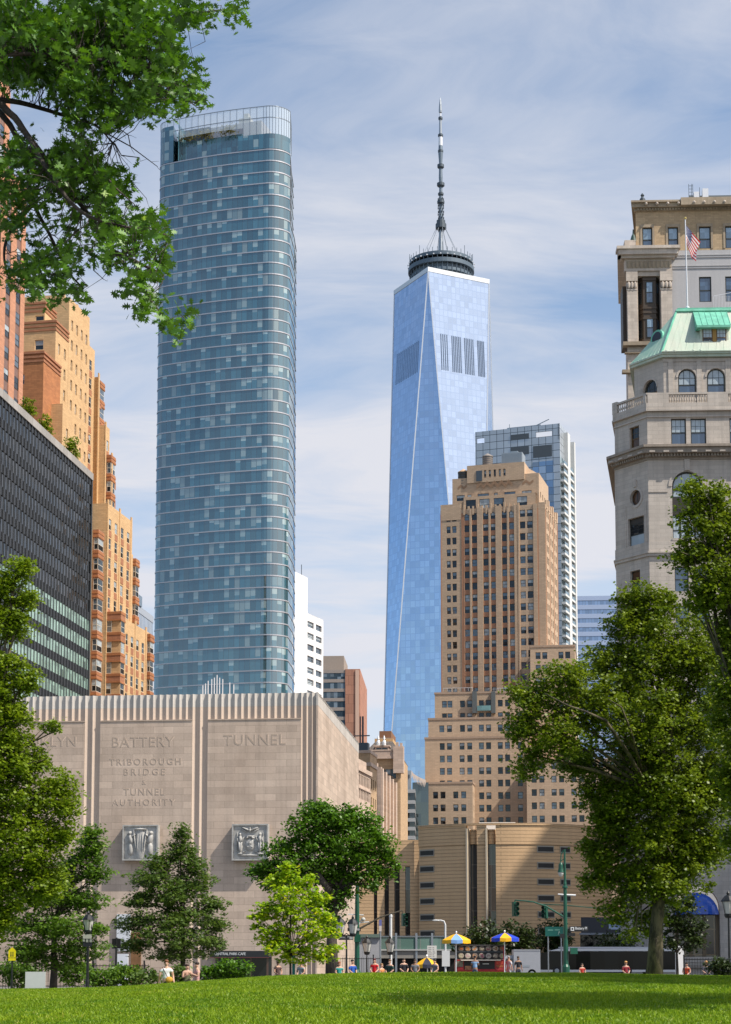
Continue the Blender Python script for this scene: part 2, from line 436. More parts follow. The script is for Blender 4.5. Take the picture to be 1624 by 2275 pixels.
# grass: bent blades, one mesh
def grass():
    n = 460000
    y = 22+(61-22)*RNG.random(n)**1.0
    x = (RNG.random(n)*2-1)*(y*0.235+2.2)
    z = H(x, y)
    patch = 0.5+0.5*np.sin(x*0.9+1.3*np.sin(y*0.45))*np.sin(y*0.7+np.sin(x*0.6)*1.7)
    h = (0.022+0.036*RNG.random(n)**2)*(0.75+0.6*patch)
    wd_ = 0.006+0.007*RNG.random(n)
    a = RNG.random(n)*2*np.pi; ln = RNG.random(n)*2*np.pi; lean = h*(0.2+0.9*RNG.random(n))
    dx, dy = np.cos(a)*wd_, np.sin(a)*wd_
    lx, ly = np.cos(ln)*lean, np.sin(ln)*lean
    V = np.empty((n, 5, 3), 'f')
    V[:, 0] = np.stack([x-dx, y-dy, z], 1); V[:, 1] = np.stack([x+dx, y+dy, z], 1)
    V[:, 2] = np.stack([x+dx*.7+lx*.35, y+dy*.7+ly*.35, z+h*.6], 1); V[:, 4] = np.stack([x-dx*.7+lx*.35, y-dy*.7+ly*.35, z+h*.6], 1)
    V[:, 3] = np.stack([x+lx, y+ly, z+h], 1)
    big = 0.5+0.5*np.sin(x*0.31+2*np.sin(y*0.17))*np.cos(y*0.23+x*0.11)
    spot = (np.sin(x*2.3+1.7*np.sin(y*1.1))*np.sin(y*1.3+1.1*np.sin(x*1.9)) > 0.72)
    r = np.clip(0.08+0.45*patch*RNG.random(n)+0.35*RNG.random(n)+0.3*big*RNG.random(n), 0, 1)
    r = np.where(spot, r*0.35, r)
    yel = RNG.random(n) > np.where(big > 0.6, 0.95, 0.985)
    r = np.where(yel, 1.0, np.minimum(r, 0.87))
    return island_mesh('grass', V, r)
def island_mesh(name, V, rnd):
    n, k, _ = V.shape
    me = bpy.data.meshes.new(name)
    me.vertices.add(n*k); me.vertices.foreach_set('co', np.ascontiguousarray(V, 'f').ravel())
    me.loops.add(n*k); me.loops.foreach_set('vertex_index', np.arange(n*k, dtype='i'))
    me.polygons.add(n); me.polygons.foreach_set('loop_start', np.arange(0, n*k, k, dtype='i'))
    try: me.polygons.foreach_set('loop_total', np.full(n, k, 'i'))
    except Exception: pass
    at_ = me.attributes.new('rnd', 'FLOAT', 'FACE'); at_.data.foreach_set('value', np.asarray(rnd, 'f'))
    me.update(calc_edges=True)
    return me
gm = foliage('grass_blades', (0.09, 0.20, 0.008), (0.36, 0.47, 0.02), 0.35, (0.42, 0.42, 0.08), 0.25)
me = grass(); me.materials.append(gm)
tag(link('grass', me), kind='stuff')
# ---- shared window materials
w_frame = plain('window_frame_dark', (0.05, 0.05, 0.05), 0.5)
w_frame_w = plain('window_frame_pale', (0.5, 0.48, 0.44), 0.6)
w_dark = glass('pane_dark', (0.012, 0.016, 0.02), 0.9, 0.9, 0.05, 1.55, tilt=0.03)
w_grey = glass('pane_grey', (0.07, 0.10, 0.13), 0.9, 0.9, 0.06, 1.9, tilt=0.05)
w_blind = glass('pane_blind', (0.34, 0.38, 0.40), 0.9, 0.9, 0.25, 1.5, tilt=0.02)
WM = [w_frame, w_dark, w_blind, w_grey]
roof_m = plain('roof_gravel', (0.22, 0.21, 0.2), 0.95, var=0.2)
steel_w = plain('white_steel', (0.75, 0.75, 0.76), 0.35, 0.3)
steel_d = plain('dark_steel', (0.07, 0.09, 0.11), 0.5, 0.3)
steel_g = plain('grey_steel', (0.33, 0.36, 0.39), 0.4, 0.6)

# ================= tall tapering glass tower with a spire
def wtc():
    D = 1100.0; c = at(980, 600, D)
    T = thing('glass_skyscraper', 'tallest blue glass skyscraper with tapering triangular faces and a spire', 'skyscraper', (c.x, c.y, 0))
    zt = zat(D-30, 601); zb = 58.0
    r = 31.0; b0 = math.asin(0.30)
    def dirv(a): return (math.sin(a), -math.cos(a))
    tops = [tuple(r*k for k in dirv(-b0+i*math.pi/2)) for i in range(4)]           # T0 near, T1 right, T2 back, T3 left
    bots = [tuple(r*math.sqrt(2)*k for k in dirv(-b0-math.pi/4+i*math.pi/2)) for i in range(4)]  # B0 left of T0, B1 right of T0
    gl = glass('sky_glass', (0.48, 0.58, 0.73), 3.04, 4.05, 0.06, 1.5, metal=0.88, tilt=0.024, line=(0.43, 0.53, 0.69), lw=0.14, lh=0.12, var=0.09)
    gl2 = glass('sky_glass_deep', (0.15, 0.32, 0.60), 1.52, 4.05, 0.06, 1.5, metal=0.85, tilt=0.02, line=(0.08, 0.19, 0.40), lw=0.16, lh=0.10, var=0.13)
    pod = MB(); pod.prism([bots[i] for i in range(4)], 0, zb-0.01); pod.build('podium', [gl], T)
    for i in range(4):
        mb = MB(); a, bb, cc = tops[i], bots[i], bots[(i+1) % 4]
        mb.poly([(*bb, zb), (*cc, zb), (*a, zt)]); mb.build('glass_facet', [gl], T)
        mb = MB(); a2 = tops[(i+1) % 4]
        mb.poly([(*a, zt), (*cc, zb), (*a2, zt)])
        mb.build('glass_facet', [gl], T)
        ed = MB(); ed.tube([(*bb, zb), (*a, zt)], 0.46, 4); ed.build('edge_trim', plain('edge_steel', (0.62, 0.65, 0.70), 0.4, 0.4), T)
        ed = MB(); ed.tube([(*cc, zb), (*a, zt)], 0.46, 4); ed.build('edge_trim', plain('edge_steel', (0.62, 0.65, 0.70), 0.4, 0.4), T)
    pr = MB(); k = 1.012
    pr.prism([(x*k, y*k) for x, y in tops], zt-0.3, zt+2.6); pr.build('parapet', plain('parapet_metal', (0.62, 0.64, 0.66), 0.4, 0.3), T)
    # louvred plant floors: dark slits on the two faces turned to the park
    def slits(A, Bb, groups, z0, z1, sl):
        mb = MB()
        for g0, g1, n in groups:
            for i in range(n):
                f = g0+(g1-g0)*(i+0.5)/n
                zz0 = z0; zz1 = z1
                def on(z):
                    # point on the inverted facet at height z and share f of the face's own width there
                    s = (zt-z)/(zt-zb); i0 = A; apex = Bb
                    P = Vector((*tops[A], zt)).lerp(Vector((*bots[Bb], zb)), s)
                    Q = Vector((*tops[(A+1) % 4], zt)).lerp(Vector((*bots[Bb], zb)), s)
                    return P, Q
                Pm, Qm = on((z0+z1)/2); ax = (Qm-Pm).normalized(); nrm = Vector((ax.y, -ax.x, 0))
                X = Pm.lerp(Qm, f)
                P1, Q1 = on(z1); P0, Q0 = on(z0)
                up = X+nrm*0.3
                slope = ((P1.lerp(Q1, 0.5)-P0.lerp(Q0, 0.5))/(z1-z0))
                for wv, in ((0.5,),):
                    a = up+slope*(z0-(z0+z1)/2); bq = up+slope*(z1-(z0+z1)/2)
                    a = Vector((a.x, a.y, z0)); bq = Vector((bq.x, bq.y, z1))
                    mb.poly([a-ax*wv/2, a+ax*wv/2, bq+ax*wv/2, bq-ax*wv/2])
        mb.build('louvre', plain('louvre_blue', (0.12, 0.18, 0.29), 0.5), T)
    z1, z0 = zat(D-15, 757), zat(D-15, 838)
    slits(0, 1, [(0.10, 0.25, 4), (0.31, 0.50, 6), (0.55, 0.74, 6), (0.80, 0.94, 5)], z0, z1, 0)
    slits(3, 0, [(0.12, 0.90, 13)], z0, z1-3, 0)
    # ring of aerials on the roof
    zr = zat(D, 600); k = D/F
    ring = MB(); rr = 76*k
    for z0_, z1_, ra in ((zr-7, zr-5.2, rr-1.2), (zr-2.2, zr+0.4, rr), (zr+2.6, zr+4.8, rr-0.6)):
        ring.lathe((0, 0, 0), [(ra-2.2, z0_), (ra, z0_), (ra, z1_), (ra-2.2, z1_), (ra-2.2, z0_)], 48)
    for i in range(40):
        a = 2*math.pi*i/40; ring.tube([((rr-1)*math.cos(a), (rr-1)*math.sin(a), zr-10), ((rr-1)*math.cos(a), (rr-1)*math.sin(a), zr+7.5+(3 if i % 5 == 0 else 0))], 0.22, 4)
    ring.lathe((0, 0, 0), [(rr-2.6, zr-16), (rr-2.6, zr-2)], 40)
    ring.lathe((0, 0, 0), [(rr-6, zr-12), (rr-4, zr-6), (rr-9, zr-2), (0.5, zr-1)], 40)
    ring.build('aerial_ring', plain('ring_steel', (0.10, 0.135, 0.17), 0.5, 0.3), T)
    for i in range(30):
        wht = MB()
        a = 2*math.pi*i/30+0.05; wht.box(math.cos(a)*(rr+0.1)-0.4, math.sin(a)*(rr+0.1)-0.4, zr+2.3, math.cos(a)*(rr+0.1)+0.4, math.sin(a)*(rr+0.1)+0.4, zr+2.9)
        if math.sin(a) < 0.2: wht.build('aerial_light', steel_w, T)
    # mast: heights read off the photo
    Z = lambda py: zat(D, py)
    def seg(name, prof, mat, n=12):
        mb = MB(); mb.lathe((0, 0, 0), [(rp*k, Z(py)) for rp, py in prof], n); return mb.build(name, mat, T)
    seg('mast_foot', [(7.5, 572), (6.2, 548), (5.0, 530), (5.0, 512)], steel_g)
    seg('mast', [(5.0, 512), (4.6, 490), (4.2, 470), (4.0, 455), (4.0, 432), (3.6, 410), (4.6, 395), (3.6, 366), (5.5, 340), (4.6, 324)], plain('mast_grey', (0.16, 0.2, 0.24), 0.4, 0.4))
    seg('mast_upper', [(4.8, 324), (4.6, 302)], steel_w)
    seg('mast_upper', [(3.6, 302), (3.0, 270), (4.2, 262)], steel_g)
    seg('mast_upper', [(1.9, 262), (1.9, 240)], steel_w)
    seg('spire_tip', [(1.2, 240), (3.6, 236), (3.6, 231), (2.6, 219), (1.4, 205), (0.2, 196)] if False else [(1.4, 252), (3.6, 250), (3.9, 246), (3.0, 232), (1.6, 222), (0.2, 216)], steel_g)
    for py, ra, h in ((503, 12.5, 10), (494, 10, 8), (449, 8.5, 5), (431, 6.5, 4), (410, 8.8, 6), (369, 7.8, 6), (336, 6.2, 4), (301, 6.0, 4), (263, 5.0, 4)):
        plat = MB(); plat.lathe((0, 0, 0), [(ra*k*0.55, Z(py+h/2+3)), (ra*k, Z(py+h/2)), (ra*k, Z(py-h/2)), (ra*k*0.6, Z(py-h/2-2))], 14); plat.build('mast_platform', steel_d, T)
    plat = MB()
    for py in range(440, 512, 7):
        a = py*1.7
        for q in range(5):
            t_ = a+q*1.257; plat.box(6.2*k*math.cos(t_)-.35, 6.2*k*math.sin(t_)-.35, Z(py+4), 6.2*k*math.cos(t_)+.35, 6.2*k*math.sin(t_)+.35, Z(py))
    plat.build('aerial_array', steel_d, T)
    st = MB()
    for i in range(8):
        a = i*math.pi/4+0.25; st.tube([(11*k*math.cos(a), 11*k*math.sin(a), Z(508)), (rr*0.62*math.cos(a), rr*0.62*math.sin(a), Z(578))], 0.16, 4)
    st.build('stay_cable', steel_g, T)
wtc()

# ================= rounded blue glass apartment tower
def glass_tower():
    ang = R(18)
    Fm = Frame(578, 1530, 495, ang)
    T = Fm.thing('glass_apartment_tower', 'rounded blue-green glass apartment tower with pale bands at every floor', 'skyscraper')
    zt = Fm.z(236)
    Wd = -Fm.x(338, 1100)                    # width of the broad face, to the left of the corner
    rc = 6.2; dp = 16.0
    def outline(off=0.0, right=652, n=10):
        pts = []
        # left rounded end, broad bowed face, right rounded corner, narrow face, back
        rl = 3.5
        for i in range(7):
            a = math.pi+math.pi/2*i/6
            pts.append((-Wd+rl+(rl+off)*math.cos(a), rl+(rl+off)*math.sin(a)))
        m = 15
        for i in range(1, m):
            s = i/m; x = -Wd+rl+(Wd-rl)*s
            pts.append((x, -off-0.9*math.sin(math.pi*s)))
        for i in range(n+1):
            a = -math.pi/2+math.radians(82)*i/n
            pts.append((0+(rc+off)*math.cos(a), rc+(rc+off)*math.sin(a)))
        x1, y1 = pts[-1]; xe = Fm.x(right, 900, dp)+off
        for i in range(1, 7): pts.append((x1+(xe-x1)*i/6, y1+(dp-y1)*i/6))
        pts.append((xe-3.0, dp+10)); pts.append((-Wd-off, dp+10))
        return pts
    out = outline(0, 645); lowo = outline(0, 652)
    cw = glass('tower_glass', (0.042, 0.125, 0.165), 1.55, 3.36, 0.03, 2.35, pale=(0.36, 0.50, 0.52), palef=0.36, tilt=0.035, line=(0.03, 0.045, 0.055), lw=0.07, var=0.4, cl=0.55, pale2=True)
    band_m = plain('floor_band', (0.46, 0.46, 0.49), 0.42, 0.5)
    top_h = Fm.z(318); pitch = 3.36
    nfl = int(top_h//pitch); nst = int(Fm.z(455, 8)//pitch)
    for o_, za, zb_ in ((lowo, 0, nst*pitch), (out, nst*pitch+0.01, nfl*pitch)):
        g = MB(); g.prism(o_, za, zb_, 0)
        gl = g.build('curtain_wall', [cw], T)
        # uv along the outline so panes run round the curve
        me = gl.data; uv = me.uv_layers[0].data; L = [0.0]
        for i in range(len(o_)):
            a, b_ = o_[i], o_[(i+1) % len(o_)]; L.append(L[-1]+math.hypot(b_[0]-a[0], b_[1]-a[1]))
        for i in range(len(o_)):
            p = me.polygons[i]
            for li, uu in zip(p.loop_indices, (L[i], L[i+1], L[i+1], L[i])): uv[li].uv[0] = uu
    protos = {}
    for i in range(1, nfl+1):
        z = i*pitch; q = 645 if i > nst else 652
        if q not in protos:
            mb = MB(); mb.prism(outline(0.13, q), -0.16, 0.16); protos[q] = mb.build('floor_band', [band_m], T); o = protos[q]
        else: o = protos[q].copy(); COL.objects.link(o); o.parent = T
        o.location = (0, 0, z)
    # crown: two glazed storeys with a sunk terrace, glass screen and plant house behind
    z0 = nfl*pitch+0.36
    zsc = Fm.z(262, -Wd)
    cr = MB(); il = outline(-2.6)
    grey = plain('plant_house', (0.32, 0.33, 0.37), 0.5, 0.2)
    xa, xb = Fm.x(398, 330), Fm.x(531, 330)
    zterr = Fm.z(297, (xa+xb)/2)
    # left glazed end and right glazed end of the terrace storeys
    body = MB()
    left = [p for p in out if p[0] < xa]; left = [(-Wd, dp)]+left[:]+[(xa, -0.6), (xa, dp)]
    body.prism(left, z0, Fm.z(322, -Wd)+5.0)
    right = [(xb, dp), (xb, -0.7)]+[p for p in out if p[0] > xb and p[1] < dp-0.1]+[out[-3]]
    body.prism(right, z0, Fm.z(297, 0))
    mid = [(xa, dp), (xa, 2.2), (xb, 2.2), (xb, dp)]
    body.prism(mid, z0, zterr-0.4)
    body.build('terrace_storey', [cw], T)
    rail = MB()
    rail.obox((xa, -0.4), (1, 0), xb-xa, 0.06, zterr-3.0, zterr-0.2)
    ss = plain('screen_frame', (0.26, 0.29, 0.32), 0.4, 0.5)
    plant = MB(); plant.box(-Wd*0.74, 6.0, zterr-1, -3.0, dp-2, Fm.z(252, -8)); plant.box(xa+0.5, 5.0, zterr-2, -Wd*0.62, 8, zterr+4.4, 0)
    plant.build('plant_house', grey, T)
    dk = MB(); dk.box(-Wd*0.80, 4.8, zterr-1, -Wd*0.56, 5.9, zterr+4.6); dk.build('louvre', plain('louvre_dark', (0.03, 0.045, 0.07), 0.5), T)
    # open glass screen: posts, rails and panes
    n_out = [p for p in out if p[1] < dp+0.1]
    scr = MB(); pan = MB(); L0 = 0.0
    zlow = [Fm.z(322, -Wd)+5.0 if p[0] < xa else (Fm.z(297, 0) if p[0] > xb else zterr-0.2) for p in n_out]
    ztp = zt
    dens = []
    for i in range(len(n_out)-1):
        a, b_ = Vector(n_out[i]), Vector(n_out[i+1]); d = (b_-a).length; k = max(1, round(d/2.4))
        for j in range(k): dens.append((a.lerp(b_, j/k), zlow[i]))
    dens.append((Vector(n_out[-1]), zlow[-1]))
    for i, (p, zl) in enumerate(dens):
        scr.tube([(p.x, p.y, zl), (p.x, p.y, ztp)], 0.075, 4)
        if i:
            q, zq = dens[i-1]
            for zz in (ztp, ztp-3.4):
                if zz > zl: scr.tube([(q.x, q.y, zz), (p.x, p.y, zz)], 0.11, 4)
            pan.poly([(q.x, q.y, max(zl, zq)), (p.x, p.y, max(zl, zq)), (p.x, p.y, ztp), (q.x, q.y, ztp)])
    m, t, b = newmat('screen_glass'); b.inputs['Base Color'].default_value = (0.75, 0.85, 0.9, 1); b.inputs['Roughness'].default_value = 0.05; b.inputs['IOR'].default_value = 1.5
    b.inputs['Alpha'].default_value = 0.38
    pan.build('glass_screen', m, T); scr.build('screen_frame', ss, T)
    roofm = MB(); roofm.prism(outline(-0.5), zt-7.2, zt-7.0) if False else None
    bm_ = MB(); bm_.box(-11, 8, zt-4, -7.4, 12, zt+1.6); bm_.box(-9.7, 9, zt+1.6, -8.3, 11, zt+3.4)
    bm_.box(-Wd*0.7, 9, zt-1.5, -6, 9.6, zt-0.6)
    bm_.build('roof_crane', plain('crane_grey', (0.4, 0.42, 0.42), 0.5), T)
    # taller glass slab on the far right side, a storey step down at its outer end
    return Fm, T, zterr, xa, xb
GT = glass_tower()

# ================= far glass slab with a gridded grey top, behind the tan tower
def grid_tower():
    Fm = Frame(1247, 1300, 700, R(20))
    T = Fm.thing('grey_glass_tower', 'grey panelled glass tower rising behind the tan brick tower', 'skyscraper')
    zt = Fm.z(940); W = -Fm.x(1056, 1000); Dp = Fm.y(1270, 1200)
    panel = glass('grey_panel', (0.42, 0.46, 0.50), 2.9, 3.0, 0.25, 1.6, metal=0.25, tilt=0.01, line=(0.06, 0.07, 0.08), lw=0.07, lh=0.07, var=0.08)
    blue = glass('blue_panel', (0.12, 0.22, 0.40), 2.9, 3.0, 0.05, 1.9, tilt=0.05, line=(0.06, 0.08, 0.10), lw=0.06, lh=0.06, var=0.5, pale=(0.3, 0.42, 0.6), palef=0.25)
    lv = plain('louvre_grey', (0.07, 0.085, 0.10), 0.6)
    x = lambda px, py: Fm.x(px, py); z = lambda py, xx=0: Fm.z(py, xx)
    zb = Fm.z(1030, x(1190, 1030))
    b = MB(); wins = []
    # parapet storey with two open slots to the sky
    def hole(px0, px1, py0, py1):
        x0, x1 = x(px0, (py0+py1)/2), x(px1, (py0+py1)/2); return (x0+W, x1+W), (z(py1, x0), z(py0, x0))
    c1, r1 = hole(1190, 1226, 957, 966); c2, r2 = hole(1059, 1076, 972, 985)
    ztop_s = z(985, -W*0.9)
    b.box(-W, 0.8, 0, 0, Dp, ztop_s-1.5, 0)
    facade(b, (-W, 0), (1, 0), W, ztop_s-1.5, zt, [c2, c1], [(min(r1[0], r2[0]), max(r1[1], r2[1])-0.5)], wins, 0.8)
    b.box(-W, 0, 0, 0, 0.8, ztop_s-1.5, 0, 'k')
    b.obox((0, 0), (0, 1), Dp, 0.8, ztop_s-1.5, zt, 0)
    b.build('panel_wall', [panel], T)
    lb = MB()
    for px0, px1, py0, py1 in ((1134, 1175, 962, 974), (1134, 1175, 990, 1008), (1184, 1226, 987, 1013)):
        x0, x1 = x(px0, py0), x(px1, py0); lb.box(x0, -0.12, z(py1, x1), x1, 0.1, z(py0, x1))
    lb.build('louvre', lv, T)
    bl = MB(); x0 = x(1184, 1060); bl.box(x0, -0.2, 0, -2.6, 0.05, z(1027, x0)); bl.box(-W+1, -0.15, 0, x(1130, 1060), 0.05, z(1045, -W)); bl.build('curtain_wall', [blue], T)
    # right side: balconies of pale slabs and glass
    slab = plain('balcony_slab', (0.62, 0.62, 0.60), 0.5)
    zz = z(1030); proto = None; i = 0
    bg_ = glass('balcony_glass', (0.10, 0.17, 0.21), 2.4, 3.0, 0.04, 1.8, tilt=0.12, var=0.5, pale=(0.4, 0.5, 0.55), palef=0.3)
    protos = {}
    while zz > 20 and i < 44:
        for y0, y1 in ((0.4, Dp*0.36), (Dp*0.58, Dp*0.92)):
            if y0 not in protos:
                mb = MB(); mb.box(0.02, y0, -0.5, 1.6, y1, 0.35, 0); mb.box(1.45, y0, 0.35, 1.6, y1, 1.5, 1)
                protos[y0] = mb.build('balcony', [slab, bg_], T); o = protos[y0]
            else: o = protos[y0].copy(); COL.objects.link(o); o.parent = T
            o.location = (0, 0, zz)
        zz -= 3.3; i += 1
    wd_ = MB()
    for y0, y1 in ((0.4, Dp*0.36), (Dp*0.58, Dp*0.92)): wd_.box(0, y0, 10, 0.06, y1, z(1012))
    wd_.build('side_glazing', [bg_], T)
    pier = MB(); pier.box(0.0, Dp*0.36, 0, 1.7, Dp*0.58, zt-2); pier.box(-0.3, Dp*0.92, 0, 1.9, Dp*1.02, zt-3); pier.build('side_pier', slab, T)
    rf = MB(); rf.box(-W*0.65, 4, zt, -W*0.25, 5, zt+1.6); rf.tube([(-W*0.62, 4, zt), (-W*0.62, 4, zt+3)], .15, 4); rf.tube([(-W*0.3, 4, zt+1.4), (-W*0.15, 4, zt+3.4)], .2, 4); rf.build('roof_rig', steel_g, T)
grid_tower()

def striped(name, label, px, py, Y, ang, pxl, pxr, pytop, glassm, bandm, pitch, bh, Dp=None, cat='office building', zbot=0):
    """plain office block of glass strips and spandrel bands; px is its right front corner"""
    Fm = Frame(px, py, Y, ang); W = -Fm.x(pxl, py); Dp = Dp or Fm.y(pxr, py); zt = Fm.z(pytop)
    T = Fm.thing(name, label, cat)
    b = MB(); b.box(-W, 0, zbot, 0, Dp, zt-0.05); b.build('window_wall', [glassm], T)
    proto = None; z = zt-bh
    i = 0
    while z > zbot+2 and i < 60:
        if proto is None:
            mb = MB(); mb.box(-W-0.12, -0.15, 0, 0.15, Dp, bh); proto = mb.build('spandrel_band', bandm, T); o = proto
        else: o = proto.copy(); COL.objects.link(o); o.parent = T
        o.location = (0, 0, z); z -= pitch; i += 1
    return Fm, T, W, Dp, zt
og = glass('office_glass_blue', (0.16, 0.25, 0.42), 1.5, 3.6, 0.1, 1.7, tilt=0.02, var=0.2, line=(0.1, 0.14, 0.2), lw=0.08)
striped('blue_office_building', 'pale blue striped office block half hidden behind the big plane tree', 1420, 1400, 900, R(4), 1275, 1440, 1322, og, plain('blue_spandrel', (0.36, 0.44, 0.60), 0.4, 0.1), 4.6, 2.3, 25)
# grey panelled block behind the gold tower
Fm, T, W, Dp, zt = striped('grey_panel_building', 'small grey panelled block squeezed between gold tower and glass apartment tower', 294, 1400, 600, R(8), 270, 340, 1335, glass('grey_win', (0.10, 0.15, 0.22), 1.8, 3.0, 0.1, 1.7, tilt=0.02, line=(0.36, 0.40, 0.46), lw=0.45), plain('grey_spandrel', (0.34, 0.37, 0.42), 0.5), 8.5, 2.4)
b = MB(); b.box(-8, 3, zt, 0.5, Fm.y(313, 1330), Fm.z(1312)); b.build('plant_house', plain('plant_blue', (0.16, 0.21, 0.27), 0.5), T)

# ================= white slab with windows
def white_slab():
    Fm = Frame(600, 1500, 560, R(22.6))
    T = Fm.thing('white_apartment_block', 'bright white slab block with dark square windows beside the glass apartment tower', 'apartment building')
    wm = masonry('white_paint', (0.80, 0.78, 0.77), (0.74, 0.72, 0.71), 0.7, blot=0.2, streak=0.08, bump=0.0)
    y0, y1, y2 = Fm.y(628, 1400), Fm.y(683, 1400), Fm.y(718, 1400)
    z1 = Fm.z(1283, 0, y1); z2 = Fm.z(1377, 0, y2)
    b = MB(); b.box(-14, y0, 0, 0, y1, z1)
    wins = []
    yw = lambda px: Fm.y(px, 1420)-y0
    cols = [(yw(673), yw(678)), (yw(682.5), yw(697)), (yw(701.5), yw(714.5))]
    pitch = 3.86; zr = Fm.z(1378, 0, y1); rows = rows_of(zr, pitch, 14, 2.0)
    b2 = MB(); facade(b2, (0.03, y0), (0, 1), y2-y0, 0, z2, cols, rows, wins, 0.5)
    b2.box(-14, y1, z2-0.2, 0.03, y2, z2-0.1); b2.poly([(0.03, y2, 0), (-14, y2, 0), (-14, y2, z2), (0.03, y2, z2)])
    b.build('stair_tower', wm, T); b2.build('wall', wm, T)
    place_windows(T, wins[::-1], [w_frame, w_grey, w_blind, w_grey], 60, weights=(3, 4, 3, 3, 3), fr=0.12, seed=3)
    a = MB(); a.tube([(-2, y1-0.5, z1), (-2, y1-0.5, z1+4.5)], 0.12, 4); a.tube([(-1, y0+3, z1), (-1, y0+3, z1+7)], 0.12, 4); a.tube([(-1, y0+3, z1+6), (-1, y0+6, z1+7)], 0.1, 4); a.build('aerial', steel_d, T)
white_slab()

# ================= grey and red striped office block
Fm, T, W, Dp, zt = striped('striped_office_building', 'dark striped office block with a red brick edge behind the stone ventilation building', 797, 1600, 800, R(3), 690, 800, 1487,
    glass('office_glass_dark', (0.05, 0.075, 0.10), 1.6, 3.0, 0.06, 1.8, tilt=0.03, var=0.5, pale=(0.2, 0.25, 0.3), palef=0.2), plain('brown_spandrel', (0.30, 0.25, 0.22), 0.7, var=0.1), 3.05*1.4, 1.5, 30)
rb = masonry('red_brick_far', (0.42, 0.20, 0.13), blot=0.2, bw=3.0, bh=4.27, joint=0.15, jdark=0.7, bump=0)
b = MB(); x0 = Fm.x(767, 1550); x1 = 0.02; b.box(x0, -0.5, 0, x1+0.6, 60, zt+0.2); b.build('brick_pier', rb, T)
pp = MB(); pp.box(x0+4.6, -0.9, 0, x0+6.3, -0.4, zt-0.3); pp.build('pale_pilaster', plain('pink_stone', (0.6, 0.4, 0.3), 0.7), T)
b = MB(); b.box(Fm.x(690, 1470), 12, zt, Fm.x(764, 1470, 12), 40, Fm.z(1456, 0, 12)); b.build('plant_house', plain('brown_house', (0.30, 0.25, 0.21), 0.8, var=0.08), T)
